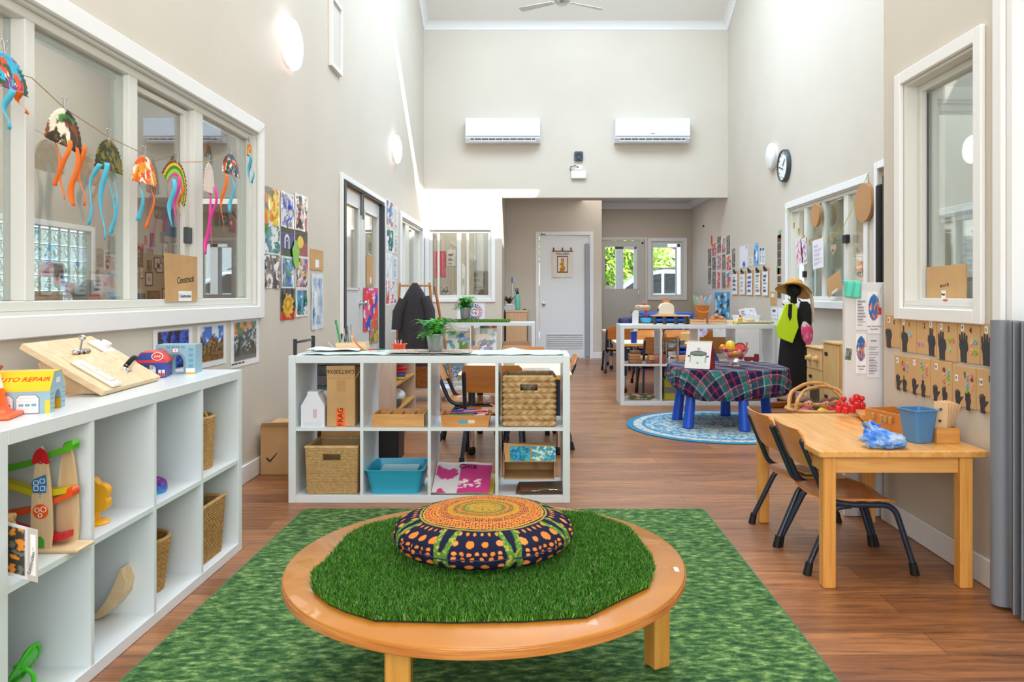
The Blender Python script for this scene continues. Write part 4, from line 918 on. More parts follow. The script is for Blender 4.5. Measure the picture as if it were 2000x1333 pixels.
basket('wicker_basket','round open wicker basket in the third bottom cube of the left shelf',(-1.405,2.68,zb),.20,.20,.185,26,22,'#cda36a','#9c7443',.78,True,amp=.004)
basket('seagrass_basket','tall seagrass basket with a loop handle in the upper far cube of the left shelf',(-1.385,3.03,zm),.185,.185,.205,30,26,'#cfa76e','#a88250',.9,True,amp=.003,handle=.055)
k=basket('square_wicker_basket','square wicker basket with a photo tag in the bottom far cube of the left shelf',(-1.40,3.00,zb),.25,.22,.225,40,22,'#c39a62','#8f6a3c',.9,amp=.004,chev=False)
sheet('photo_tag','','',(0,-.113,.05),(.97,-.05,-.12),(0.03,-.06,1),.115,.14,photo(['#6f8294','#94a4b2','#c2ccd4','#4d5c68'],3,'#e8eaec',.07,4),LAM,16,20,parent=k,off=(0,0,0))
# ---- left wall: three landscape photographs
def landscape(kind):
    def f(u,v):
        if u < .09 or u > .91 or v < .13 or v > .93: return lin('#eef0f4')
        n1=nz(u*1.2,v*.6,5,kind*3);n2=nz(u,v,14,kind)
        if kind == 1: return lin(['#15203f','#2440a0','#3f6ad6','#1a2440','#0f1826'][int((n1+n2*.4+.6)*3.9) % 5])
        if kind == 2:
            rg=.50+.22*abs(math.sin(u*7+1))+.1*n1
            if v > rg: return lin('#3f77cc') if n1+n2*.6 < .12 else lin('#d7e4f3')
            if v < .35: return lin('#8a6328') if n2 > -.1 else lin('#6d4c22')
            return lin(['#4b3a24','#7c5c30','#9c7c44','#3c4438'][int((n2+.5)*4) % 4])
        rg=.60+.25*(u-.3)+.1*n1
        if v > rg+.12: return lin('#e58f3c') if n1 > 0 else lin('#5a7a4a')
        if v < .3: return lin('#3f4a44') if n2 > 0 else lin('#2c302c')
        return lin(['#2e3a34','#53605a','#b9bec0','#3c4a3a'][int((n1+n2+.7)*2.6) % 4])
    return f
wsheet('L',298,645,375,742,landscape(1),'landscape_photo','laminated photo of dark blue falls on the left wall, nearest the camera of three','photo',LAM,nu=34,nv=28)
wsheet('L',384,636,441,722,landscape(2),'landscape_photo','laminated photo of brown peaks under a blue sky, middle of three below the left window','photo',LAM,nu=34,nv=28)
o=wsheet('L',450,626,505,721,landscape(3),'landscape_photo','laminated photo of a dark gorge with orange sky, farthest of three below the window','photo',LAM,nu=34,nv=28)
a=onX(478,708,XL);text('Great Wall of China - China',.016,INK,None,frameM((0,0,0),(1,0,0),(0,1,0)))
tx=bpy.data.objects[-1] if False else [q for q in COL.objects if q.name.startswith('lettering')][-1]
tx.parent=o;tx.matrix_local=frameM(Vector((.004,.10,.022)),(0,1,0),(0,0,1))
# Construction card on the sill
cd=T('cardboard_sign','brown cardboard piece lettered Construction standing on the left window sill','cardboard sign',(XL-.02,onX(331,0,XL).y,1.055))
yA,yB=onX(331,0,XL-.02).y,onX(391,0,XL-.02).y
b=MB();b.prism([(0,0),(yB-yA,0),(yB-yA-.003,.222),(-.012,.225)],(0,0,0),(0,1,0),(0,0,1),.005);b.build('card',CARD,cd)
lb_=plate(cd,'label',mat('paper_white','#f1f1f3',.6),(.0055,(yB-yA)*.58,.026),(0,1,0),(0,0,1),.135,.048,.0008)
loc_text('Construction',.022,INK,lb_,(.0068,(yB-yA)*.58,.026),(0,1,0),(0,0,1));loc_text('Constructi',.045,INK,cd,(.0055,(yB-yA)*.60,.105),(0,1,.08),(0,-.08,1),name='handwriting',sx=.9)
# ================================================================ jellyfish string
XJ=-1.615
SP=[(-40,120),(62,152),(127,212),(213,268),(281,301),(344,317),(406,316),(451,301),(486,281),(512,248)]
b=MB();b.tube([onX(*p,XJ) if i < 9 else Vector((XL+.02,onX(512,0,XL).y,onX(512,248,XL).z)) for i,p in enumerate(SP)],.0018,6);b.tube
o=b.build('craft_string',mat('jute','#b59066',.9));tag(o,'thin brown string slung across the left window holding paper jellyfish','string');
ORC,BLC,PKC=mat('orange_crepe','#f4751f',.8),mat('sky_blue_crepe','#58bfe0',.8),mat('hot_pink_crepe','#ec3f9c',.8)
def jelly(label,px,pyt,hw,hh,fn,streams,kind=0,w3=None,tilt=0):
    c=onX(px,pyt,XJ);t=T('paper_jellyfish',label,'paper craft',(XJ,c.y,c.z));
    s=c.y/F;W_=(onX(px+hw,0,XJ).y-onX(px-hw,0,XJ).y)/2;h_=hh*s;W_=W_ if w3 is None else w3
    vs,cs,fs=[],[],[];nr,na=18,44
    for j in range(nr+1):
        for i in range(na+1):
            a=PI*i/na;r_=j/nr if kind == 0 else .52+.48*j/nr
            y,z=math.cos(a)*W_*r_,-h_+math.sin(a)*h_*r_
            x=.006*math.cos(a*40)*(.3 if r_ < .78 else 1)*(r_ > .75)*.5+.012*(1-r_)
            ct,sn=math.cos(tilt),math.sin(tilt);y,z=y*ct-(z+h_/2)*sn,y*sn+(z+h_/2)*ct-h_/2
            vs.append((x,y,z));cs.append((*fn(a/PI,r_),1))
    fs=[(j*(na+1)+i,j*(na+1)+i+1,(j+1)*(na+1)+i+1,(j+1)*(na+1)+i) for j in range(nr) for i in range(na)]
    me=bpy.data.meshes.new('plate_body');me.from_pydata(vs,[],fs);ca=me.color_attributes.new('Col','FLOAT_COLOR','POINT');ca.data.foreach_set('color',[q for c_ in cs for q in c_])
    me.materials.append(PAPER);me.shade_smooth();o=bpy.data.objects.new('plate_body',me);COL.objects.link(o);o.parent=t;q=o.modifiers.new('s','SOLIDIFY');q.thickness=.001
    for m_,pts,wpx in streams:
        P=[onX(x,y,XJ)-t.location for x,y in pts];P=[P[0]*(1-k/9*1)+P[0]*(k/9) if False else p for k,p in enumerate(P)]
        # resample
        R2=[]
        for a_,b2 in zip(P,P[1:]):
            for k in range(6): R2.append(a_.lerp(b2,k/6))
        R2.append(P[-1]);wv=rnd(int(px*3+pts[0][0]));ph=wv.uniform(0,6);ww=wpx*s*c.y*0+wpx*s
        b=MB();n_=len(R2)-1
        def rp(u,v):
            k=min(n_,int(round(v*n_)));p=R2[k];tw=.5*math.sin(v*4+ph);wd=ww*(1-.25*abs(math.sin(v*5+ph)))
            return Vector((.006+.010*math.sin(v*7+ph)+(u-.5)*wd*math.sin(tw)*.8,p.y+(u-.5)*wd*1.08,p.z))
        b.grid(rp,2,n_);o=b.build('streamer',m_,t,smooth=80);q=o.modifiers.new('s','SOLIDIFY');q.thickness=.0006
    b=MB()
    for d in (-1,1): b.tube(fil([(0,0,-.012),(0,d*.006,.01),(0,d*.017,.036),(0,d*.010,.043),(0,d*.006,.034),(0,d*.003,.004)],.008,3),.0012,6)
    b.box((.0,0,-.004),(.006,.012,.018),.002);b.build('wire_clip',METAL,t);return t
SPL=splash
j1=splash('#efe8d4',['#f2561d','#3ab6dc','#3a5a3a','#8a3a8a'],4,.02,3,0);j2=splash('#f2ead2',['#4a3016','#3f8a2c','#8a4a1c','#3a2a18'],3.4,.13,9,0)
j3=splash('#5a4a1c',['#3f3a14','#7a7a24','#2c3a1a','#8a6a2a'],7,.05,14,0);j4=splash('#f0b52a',['#f2641c','#f29a1c','#e8511c','#f4efe0'],4,.04,21,0)
def j5(a,r): return lin('#7a3a14') if r > .9 else (lin('#e6c81e') if r > .82 else (lin('#4a7a1e') if r > .72 else (lin('#8fd022') if r > .62 else lin('#d84a8a'))))
j6=lambda a,r: lin('#d9c7bd');j7=splash('#f0ead8',['#2f4a32','#1f6a8a','#c8481c'],4,.05,33,0);j8=splash('#d98a3a',['#c05a1c','#e8a34a'],5,.05,5,0)
jelly('paper plate jellyfish with orange and blue paint, cut off by the left edge',10,104,46,70,j1,[(BLC,[(15,175),(10,215),(9,253)],17),(ORC,[(30,178),(37,200),(45,223)],17)])
jelly('half plate jellyfish in brown and green paint with four orange streamers',127,213,36,76,j2,[(ORC,[(103,250),(112,290),(107,330),(108,363)],12),(ORC,[(130,275),(122,310),(118,350),(117,390)],12),(ORC,[(150,275),(143,320),(140,360),(141,403)],14),(ORC,[(157,285),(155,330),(158,370),(157,402)],12)],tilt=-.12)
jelly('dark olive half plate jellyfish with four long blue streamers',213,273,27,62,j3,[(BLC,[(188,320),(180,350),(172,390),(168,440)],14),(BLC,[(201,318),(199,360),(198,420),(197,468)],14),(BLC,[(212,318),(213,360),(218,420),(216,457)],11),(BLC,[(224,318),(222,350),(222,400),(220,455)],7)])
jelly('orange and yellow painted half plate jellyfish with a short blue streamer',282,305,24,55,j4,[(BLC,[(275,345),(272,380),(272,432)],13),(ORC,[(297,355),(294,390),(287,447)],8)])
jelly('green and yellow crescent plate jellyfish with blue, pink and orange streamers',346,316,25,66,j5,[(BLC,[(336,350),(333,390),(330,443)],13),(PKC,[(345,345),(342,390),(339,443)],10),(ORC,[(351,360),(350,390),(347,422)],7)],kind=1,tilt=-.55)
jelly('plain pale plate jellyfish turned sideways with pink streamers',408,318,11,60,j6,[(PKC,[(412,360),(404,410),(405,460),(400,497)],10),(PKC,[(415,365),(418,400),(412,430),(408,488)],8)])
jelly('small white half plate jellyfish with dark green paint and orange and blue streamers',451,301,17,42,j7,[(ORC,[(437,340),(434,380),(432,410),(431,453)],9),(BLC,[(452,340),(452,370),(449,415)],10)])
jelly('orange topped blue streamer bundle at the far end of the jellyfish string',487,281,5,26,j8,[(BLC,[(483,300),(487,325),(485,366)],10),(BLC,[(488,298),(490,330),(492,358)],8)])
# wall lights and vent
def disc_light(label,px,py,rpx,wall,on):
    x=XL if wall == 'L' else XR;s=1 if wall == 'L' else -1;c=onX(px,py,x);r_=rpx*c.y/F
    t=T('wall_light',label,'wall light',c);M_=Matrix.Rotation(s*PI/2,4,'Y')
    b=MB();b.lathe([(0,0),(r_*.93,0),(r_*.93,.03),(r_*.9,.035)],n=40,M=M_);b.build('base_ring',WHITE,t)
    b=MB();b.lathe([(r_*.90,.028),(r_,.034),(r_*1.0,.045),(r_*.93,.062),(r_*.6,.082),(0,.09)],n=40,M=M_)
    b.build('diffuser',mat('lit_opal','#fff6fa',.4,emit=3.2) if on else mat('opal_off','#e9e9e6',.4),t)
disc_light('large round lit wall light high on the left wall nearest the camera',560,87,49,'L',1);disc_light('round lit wall light farther along the left wall',769,292,27,'L',1)
disc_light('round unlit wall light on the right wall partly behind the clock',1512,306,26,'R',0)
a,c=onX(642,-14,XL),onX(663,140,XL);zt=onX(642,-14,XL).z;zb_=onX(642,127,XL).z;t=T('wall_vent','tall narrow white framed vent panel high on the left wall','vent',(XL,(a.y+c.y)/2,zb_))
b=MB();W_=c.y-a.y;Hh=zt-zb_
for q in ((-W_/2,W_/2,0,.03),(-W_/2,W_/2,Hh-.03,Hh),(-W_/2,-W_/2+.03,.03,Hh-.03),(W_/2-.03,W_/2,.03,Hh-.03)): b.bx(0,.03,*q)
b.build('frame',WHITE,t);b=MB();b.bx(0,.012,-W_/2+.03,W_/2-.03,.03,Hh-.03);b.build('panel',mat('vent_panel','#d3d0c6',.6),t)
# ================================================================ neighbouring rooms
BWL=mat('side_room_wall','#b5a693',.7)
GLY0,GLY1=6.6,10.55
GB=(GLY0,GLY1,.92,1.96)
wall('wall_side_room','x',-6.32,.12,0,14.1,0,4.6,[GB],BWL)
wall('wall_side_room_far','y',14.0,.1,-6.3,-1.8,0,4.6,[],BWL);wall('wall_side_room_near','y',-.1,.1,-6.3,-1.8,0,4.6,[],BWL)
b=MB();b.bx(-6.3,XL-.12,0,14.1,4.6,4.67);st(b.build('ceiling_side_room',mat('side_ceiling','#e2dfd8',.8),smooth=0))
# glass block window: every block is a part
gb=bpy.data.objects.new('window_10',None);COL.objects.link(gb);gb.location=(-6.26,8.5,.92);st(gb)
b=MB();casing(b,'x',-6.2,1,GLY0,GLY1,.92,1.96,.07,.02);b.wb('casing',WHITE,gb)
GBM=glassmat('glass_block',(.86,.95,.92),.12)
GBR=mat('block_ripple','#a9bfb6',.3,alpha=.7)
for i in range(19):
    for j in range(5):
        y,z=GLY1-.105-.2*i-.005,.92+.104+.2*j+.01
        if y < GLY0+.1: continue
        b=MB();b.box((-6.26,y,z),(.08,.186,.186),.012);b.mi=1
        b.tube([(-6.218,y+(k-4)*.018,z+.055*math.sin(k*.8+i)) for k in range(9)],.007,5);b.tube([(-6.218,y+.05*math.cos(k*.8+j),z+(k-4)*.018) for k in range(9)],.006,5);b.wb('glass_block',[GBM,GBR],gb)
b=MB()
for i in range(20): y=GLY1-.008-.2*i;b.bx(-6.27,-6.25,y-.007,y+.007,.92,1.96)
for j in range(6): z=.924+.2*j;b.bx(-6.27,-6.25,GLY0,GLY1,z-.006,z+.006)
b.wb('mortar',mat('mortar','#7d8a82',.8),gb)
XS=-6.2
def ssheet(px0,py0,px1,py1,fn,name,label,cat='picture',**kw):
    a,c,t_=onX(px0,py1,XS),onX(px1,py1,XS),onX(px0,py0,XS);return sheet(name,label,cat,(XS,a.y,a.z),(0,1,0),(0,0,1),c.y-a.y,t_.z-a.z,fn,PAPER,nu=10,nv=12,th=.004,**kw)
ph=photo(['#3a322c','#6a5a48','#9a8a72','#cfc4b0','#5a6a4a'],4)
ssheet(203,489,219,527,photo(['#3f3a30','#7a6d58','#b8ab92','#5d6a50'],14),'photograph','brown photograph seen through the left window, right of the glass blocks')
ssheet(221,464,238,505,photo(['#2f2a26','#6a5d50','#a89a86'],15),'photograph','tall brown photograph seen through the window, upper right of the glass blocks')
ssheet(220,506,238,531,blobs('#e4dcdc',[('#3a9fc4',.5,.55,.2,.2),('#e87a5a',.5,.12,.5,.12)]),'child_drawing','white drawing with a blue square and orange frill, seen through the left window','drawing')
ssheet(194,536,216,572,blobs('#dccdd2',[('#cf7a90',.5,.5,.2,.1)]),'child_drawing','pale pink drawing hanging beyond the glass, right of the shark puppet','drawing')
ssheet(217,536,227,552,lambda u,v: lin('#7fc23a'),'green_paper_house','small lime green paper seen through the left window','paper')
ssheet(218,553,238,592,blobs('#d4c4c8',[('#4a9fb8',.5,.2,.4,.15)]),'child_drawing','pale drawing with a blue base beyond the glass, left of the sliding sash','drawing')
ssheet(196,574,216,590,doc('#d8ccc8','#7a6a64',5),'notice','small printed notice low beyond the first sliding pane','notice')
for a in ((77,511,124,541,'wide white drawing with an orange spot stuck on the glass blocks'),(106,515,126,557,'narrow white drawing with red marks stuck on the glass blocks'),(12,500,30,534,'white drawing stuck on the glass blocks behind the first pane, upper of two'),(12,538,30,572,'white drawing stuck on the glass blocks behind the first pane, lower of two'),(128,553,148,583,'lilac tinted drawing stuck on the glass blocks behind the shark puppet')):
    p0_,p1_=onX(a[0],a[3],XS),onX(a[2],a[1],XS)
    sheet('child_drawing',a[4],'drawing',(XS-.008,p0_.y,p0_.z),(0,1,0),(0,0,1),p1_.y-p0_.y,abs(onX(a[0],a[1],XS).z-p0_.z),blobs('#cfc6da',[('#d8824a',.5,.75,.12,.14),('#5a6ac0',.7,.35,.18,.08),('#c86a7a',.3,.3,.2,.1)],seed=a[0]),PAPER,nu=12,nv=12,th=.003)
# dark framed drawings
FRD=mat('dark_card_mount','#3f3d44',.7)
frames=[(300,502,313,526,'top row, left'),(317,472,328,503,'topmost'),(283,531,298,559,'lowest left'),(304,513,318,533,'second row, left'),(328,510,343,530,'second row, middle'),(352,510,365,530,'second row, right'),(368,497,373,519,'cut off by the latch'),(273,520,280,545,'beside the mullion'),(323,536,330,555,'above the Construction card'),(316,563,328,590,'low, left of the Construction card')]
for a in frames:
    p0_,p1_=onX(a[0],a[3],XS),onX(a[2],a[1],XS);w_,h_=p1_.y-p0_.y,onX(a[0],a[1],XS).z-p0_.z
    t=T('framed_drawing','pink scribble drawing on dark mount beyond the left window, '+a[4],'drawing',(XS,p0_.y,p0_.z))
    b=MB();b.bx(0,.006,0,w_,0,h_);b.build('mount',FRD,t)
    sheet('drawing','','',(.0065,w_*.13,h_*.10),(0,1,0),(0,0,1),w_*.74,h_*.8,blobs('#dccfd6',[('#c0809a',.5,.5,.25,.2)],seed=a[0]),PAPER,8,8,parent=t,off=(0,0,0),th=.002,out=0)
for a in ((262,480,279,520,'group photograph beyond the left window, left of the dark mounts'),(292,455,302,482,'small cut out photo of a standing child, left'),(312,453,321,474,'small cut out photo of a standing child, middle'),(335,478,345,500,'small cut out photo of a standing child, right'),(286,508,296,530,'small photo of a child in blue beyond the window'),(262,573,284,596,'dark blue painting low beyond the middle pane'),(286,568,312,596,'dark grey painting low beyond the middle pane')):
    ssheet(*a[:4],photo(['#3a2c28','#5a4a48','#a06a5a','#3f4a6a'] if 'blue p' not in a[4] else ['#1f3a52','#2f5a72','#3a4a5a'],a[0],'#4a4440',.03),'photograph',a[4])
ssheet(317,404,345,460,lambda u,v: lin('#3d62a0'),'blue_banner','plain blue banner on the wall beyond the left window','banner')
# flags
FL=[(301,402,318,426,blobs('#7a2f2a',[('#c9b13a',.5,.5,.32,.32),('#3a7a42',.5,.5,.2,.4),('#7a2f2a',.5,.5,.06,.08)],.1),'green and yellow flag with dark red border on the wall beyond the window')]
for a in FL: ssheet(*a[:4],a[4],'flag',a[5],'flag')
yb=13.96
def trin(u,v):
    d=(u-(1-v));return lin('#1a1a1a') if abs(d) < .13 else (lin('#f0f0f0') if abs(d) < .2 else lin('#d83a2e'))
for px0,py0,px1,py1,f,l in ((454,413,475,447,trin,'red flag with a black and white diagonal band on the bunting'),(431,416,446,440,blobs('#2c2f6a',[('#c9b13a',.5,.5,.3,.3),('#2c2f6a',.5,.5,.15,.15)],.1),'navy flag with a yellow ring on the bunting'),(447,428,460,452,blobs('#b02a3a',[('#4a90d0',.6,.4,.3,.3),('#f0f0f0',.5,.7,.3,.15)],.3),'red and blue flag on the bunting, below the diagonal one'),(467,430,475,452,lambda u,v: lin('#1c1c1c') if u < .33 else (lin('#e0b52a') if u < .66 else lin('#c8321e')),'black yellow and red striped flag at the end of the bunting'),(419,415,428,440,lambda u,v: lin('#c8323a') if v > .4 else lin('#2a6a3a'),'red and green flag at the start of the bunting'),(352,411,372,432,blobs('#3a2f52',[('#8a2a4a',.5,.5,.3,.3)],.3),'dark purple flag on the bunting behind the pink streamers')):
    a=onY(px0,py1,yb);c=onY(px1,py0,yb);sheet('flag',l,'flag',a,(1,0,0),(0,0,1),c.x-a.x,c.z-a.z,f,PAPER,nu=16,nv=16,wave=.01)
b=MB();b.tube([onY(340,404,yb),onY(400,412,yb),onY(440,411,yb),onY(482,416,yb)],.004,6);tag(b.build('bunting_string',WHITE),'white bunting string of world flags beyond the left window','string')
t=st(T('door_6','','',(-5.4,14.0,0)));del t['label'],t['category']
b=MB();a=onY(413,0,14).x;c=onY(474,0,14).x;b.bx(a,c,13.95,13.999,0,2.02);b.wb('door_leaf',mat('brown_door','#8a7660',.6),t)
b=MB();casing(b,'y',14.0,-1,a,c,0,2.04,.06,.02);b.wb('door_frame',mat('brown_trim','#9a8a74',.6),t)
for px,l in ((457,'grey green notice on the brown door beyond the left window'),(466,'lilac notice on the brown door beyond the left window')):
    a_=onY(px,519,13.94);sheet('door_notice',l,'notice',a_,(1,0,0),(0,0,1),.07,.19,blobs('#9fb0ac' if px < 460 else '#8a86b0',[('#5a6a6a',.5,.6,.2,.15)]),PAPER,6,8)
# things standing on the side-room counter behind the glass
b=MB();b.bx(-2.35,XL-.125,1.4,4.7,.98,1.02,.004);tag(b.build('counter_top',mat('side_counter','#a8977e',.6)),'beige counter on the far side of the left window under the glass','counter')
def cbox(label,x0,y0,x1,y1,D=.15,X_=-2.0):
    a=onX(x0,y1,X_);c=onX(x1,y1,X_);zt=onX(x0,y0,X_).z;b=MB();b.bx(X_-D,X_,a.y,c.y,1.021,zt,.003);return tag(b.build('cardboard_box',CARD),label,'box')
cbox('brown cardboard box behind the left window glass, below the glass blocks',94,570,124,592);cbox('small tan cardboard box at the left end behind the second pane',77,580,92,592)
t=T('shark_puppet','grey paper shark puppet with open jaws standing behind the left window glass','puppet',(-1.93,onX(158,0,-1.93).y,1.021))
def sh(poly,m,nm,dx=0,th=.03):
    P=[onX(x,y,-1.93)-t.location for x,y in poly];b=MB();b.prism([(p.y,p.z) for p in P],(dx,0,0),(0,1,0),(0,0,1),th);return b.build(nm,m,t,smooth=0)
sh([(131,571),(150,562),(168,547),(171,560),(180,566),(160,578),(152,590),(143,590),(140,576)],mat('shark_grey','#545b66',.7),'body');sh([(160,585),(164,572),(177,573),(188,586),(176,590),(160,590)],mat('shark_red','#d4503a',.7),'jaws',.002)
b=MB();c=onX(146,590,-1.9);b.X=Matrix.Translation((-1.9,c.y,1.035));b.ball((0,0,.0),.035,12,(1,1,.4));tag(b.build('green_toy',mat('lime_toy','#9ac22a',.5)),'lime green lump of toy clay on the side counter near the shark','toy')
# corner room behind the far left window and beyond
wall('wall_corner_room','y',14.6,.1,-1.8,-.62,0,2.75,[],mat('corner_room_wall','#c9bda8',.7))
wall('wall_corner_room_side','x',-2.9,.1,11.5,14.7,0,2.75,[],BWL)
t=T('wall_cupboards','pale wall cupboards seen through the far left window','cupboard',(-.9,13.9,1.55))
b=MB();b.bx(-1.45,-.63,13.6,14.3,1.5,2.3);b.wb('carcass',mat('pale_cupboard','#dcdcd6',.5),t)
for x0_,x1_ in ((-1.44,-1.06),(-1.05,-.64)): b=MB();b.bx(x0_,x1_,13.58,13.6,1.51,2.29,.003);b.wb('door',mat('pale_cupboard_door','#e4e6e2',.4),t)
c=onY(933,546,13.2);t=T('framed_certificate','certificate in a black frame seen through the far left window','framed certificate',(c.x,14.6,1.29))
k=14.58/13.2;w_,h_=.25,.34
b=MB()
for q in ((-w_/2,w_/2,0,.02),(-w_/2,w_/2,h_-.02,h_),(-w_/2,-w_/2+.02,.02,h_-.02),(w_/2-.02,w_/2,.02,h_-.02)): b.bx(q[0],q[1],-.03,-.001,q[2],q[3])
b.build('frame',BLACKM,t);sheet('certificate','','',(-w_/2+.02,-.012,.02),(1,0,0),(0,0,1),w_-.04,h_-.04,doc('#d8c9a0','#a89868',10,'#7fae9a'),PAPER,12,16,parent=t,off=(0,0,0))
t.location=(onY(933,0,14.6).x,14.6,onY(933,563,14.6).z)
for a in ((847,491,871,541,lambda u,v: lin('#d8303a') if nz(u,v,8,3) < .3 else lin('#b02030'),'red_poster','red poster hanging behind the far left window'),(873,488,890,520,doc('#d8d4cc','#8a5a4a',8),'notice','pale notice behind the far left window, right of the red poster'),(862,560,878,582,splash('#c8c0b4',['#6a3a4a','#3a3f5a']),'notice','dark small picture low behind the far left window')):
    p=onY(a[0],a[3],13.2);q=onY(a[2],a[1],13.2);sheet(a[5],a[6],'poster',(p.x-.0,13.2,p.z),(1,0,0),(0,0,1),q.x-p.x,q.z-p.z,a[4],PAPER,10,14,th=.004)
b=MB();b.bx(-1.75,-1.07,13.205,13.25,0,2.74);st(b.build('wall_corner_room_screen',mat('corner_screen','#c2b49c',.7),smooth=0))
for px,c_,l in ((924,'#b9d04a','lime green soft toy on the counter behind the far left window'),(950,'#ef6a4a','coral soft toy on the counter behind the far left window')):
    c=onY(px,574,11.75);b=MB();
    for k in range(7): a=k*.9;b.ball((.022*math.cos(a),.02*math.sin(a),.03+.02*(k % 3)),.028,10)
    o=b.build('soft_toy',mat('toy_'+c_,c_,.9));o.location=(c.x,11.75,1.0);tag(o,l,'soft toy')
b=MB();b.bx(-1.75,-.63,11.55,12.0,.94,.999);tag(b.build('counter_top',mat('side_counter','#a8977e')),'narrow counter behind the far left window holding two soft toys','counter')
# right hand room behind window_5
RWL=mat('right_room_wall','#cbbda3',.7)
wall('wall_right_room','x',6.0,.1,3.66,11.6,0,2.75,[(7.2,9.0,.9,2.1)],RWL)
wall('wall_right_room_far','y',11.5,.1,3.03,6.1,0,2.75,[(3.55,4.35,.75,1.86),(5.0,5.5,.6,1.7)],RWL)
b=MB();b.bx(3.03,6.1,3.66,11.6,2.75,2.82);st(b.build('ceiling_right_room',mat('side_ceiling','#e2dfd8'),smooth=0))
frame_win('window_11','y',11.5,.1,-1,(3.55,4.35,.75,1.86),[(3.93,3.97)],wd=.06);frame_win('window_12','y',11.5,.1,-1,(5.0,5.5,.6,1.7),[],wd=.06);frame_win('window_13','x',6.0,.1,-1,(7.2,9.0,.9,2.1),[(8.08,8.12)],wd=.06)
p=onX(1632,565,3.5);b=MB();b.bx(4.42,5.0,10.4,10.45,0,1.65);st(b.build('trim_6',WHITE))
p=onY(1618,556,10.38);o=sheet('welcome_poster','orange floral poster reading Welcome seen through the right window','poster',(4.30,10.38,p.z),(1,0,0),(0,0,1),.50,.33,splash('#f0d8c0',['#e8a070','#d87a50','#f4f0e8'],6,.1,5),PAPER,20,14,th=.004,out=.0)
tx=text('Welcome',.14,INK,None,Matrix.Identity(4));tx.parent=o;tx.matrix_local=frameM(Vector((.25,-.008,.15)),(1,0,0),(0,0,1))
# ================================================================ outside the recess door and window
b=MB();b.bx(-6,12,14.25,60,-.12,-.02);o=st(b.build('ground',noisemat('concrete_paving',['#9a968c','#b5b0a5','#c6c2b8'],3,pos=(.3,.5,.7),bump=.2)))
t=T('parked_car','silver blue parked car with roof rails seen through the recess door and window','car',(3.0,19.4,-.02))
CARM=mat('silver_car_paint','#c3cbe0',.25,.3,coat=.8);DG=mat('car_glass','#20262c',.08,spec=.8)
side=[(-2.1,.35),(-2.2,.75),(-2.0,.98),(-1.15,1.12),(-.45,1.62),(.2,1.72),(1.2,1.70),(1.85,1.42),(2.15,1.05),(2.2,.5),(2.1,.32)]
b=MB();b.prism(side,(0,.85,0),(1,0,0),(0,0,1),1.7);o=b.build('body',CARM,t,smooth=30);q=o.modifiers.new('b','BEVEL');q.width=.09;q.segments=3;q.limit_method='ANGLE';q.angle_limit=.4
for poly in ([(-.95,1.14),(-.38,1.55),(.10,1.62),(.10,1.14)],[(.18,1.14),(.18,1.62),(1.1,1.60),(1.62,1.36),(1.75,1.14)]):
    b=MB();b.prism(poly,(0,-.853,0),(1,0,0),(0,0,1),.02);b.build('side_window',DG,t)
b=MB();b.prism([(-.98,1.16),(-.9,1.16),(-.36,1.57),(-.44,1.59)],(0,.7,0),(1,0,0),(0,0,1),1.4);b.build('windscreen',DG,t)
for x in (-1.35,1.35):
    b=MB();M_=Matrix.Translation((x,-.74,.33)) @ Matrix.Rotation(PI/2,4,'X');b.lathe([(0,0),(.31,0),(.33,.03),(.33,.15),(.31,.18),(.2,.16),(0,.16)],n=28,M=M_);b.build('wheel',RUB,t)
for y in (-.6,.6): b=MB();b.tube(fil([(-.3,y,1.68),(-.2,y,1.76),(1.1,y,1.76),(1.25,y,1.68)],.05),.018,8);b.build('roof_rail',BLACKM,t)
b=MB();b.box((-.9,-.95,1.13),(.14,.16,.10),.03);b.build('door_mirror',CARM,t)
def tree(label,loc,rad,hgt,cols,n_,seed,ls=.13):
    t=T('garden_tree',label,'tree',loc);R=rnd(seed)
    b=MB();b.tube([(0,0,0),(.1,0,hgt*.35),(-.05,.1,hgt*.6),(.1,0,hgt*.8)],.1,8,rs=[.16,.12,.07,.03])
    for k in range(14): a=R.uniform(0,6.28);z=hgt*R.uniform(.3,.7);b.tube([(0,0,z),(math.cos(a)*rad*.5,math.sin(a)*rad*.5,z+.4),(math.cos(a)*rad*.85,math.sin(a)*rad*.85,z+.5+R.uniform(0,.5))],.03,6,rs=[.045,.03,.012])
    b.build('trunk',mat('bark','#6a5848',.9),t)
    vs,fs,cs=[],[],[];cl=[lin(c) for c in cols]
    for _ in range(n_):
        d=Vector((R.gauss(0,1),R.gauss(0,1),R.gauss(0,.8))).normalized();r_=R.uniform(.35,1)**.6;c=Vector((0,0,hgt*.62))+Vector((d.x*rad*r_,d.y*rad*r_,d.z*hgt*.42*r_))
        if nz(c.x*.9,c.z*.9,1.2,seed) < -.22: continue
        a=Vector((R.gauss(0,1),R.gauss(0,1),R.gauss(0,1))).normalized();q=a.orthogonal().normalized();s=R.uniform(.5,1)*ls;k=len(vs)
        vs += [c-a*s,c+q*s*.45,c+a*s,c-q*s*.45];fs.append((k,k+1,k+2,k+3));col=cl[int(R.random()*len(cl))];cs += [(*col,1)]*4
    me=bpy.data.meshes.new('foliage');me.from_pydata(vs,[],fs);ca=me.color_attributes.new('Col','FLOAT_COLOR','POINT');ca.data.foreach_set('color',[q for c in cs for q in c]);me.materials.append(vcol('leaf',.5,.3));o=bpy.data.objects.new('foliage',me);COL.objects.link(o);o.parent=t;o['kind']='stuff'
LC=['#a9cf3a','#8fbf2e','#c4e05a','#7aa82c','#d8ea8a']
tree('bright lime green tree behind the parked car, seen through the door pane',(2.3,25.5,-.02),2.3,4.6,LC,9000,3,.16)
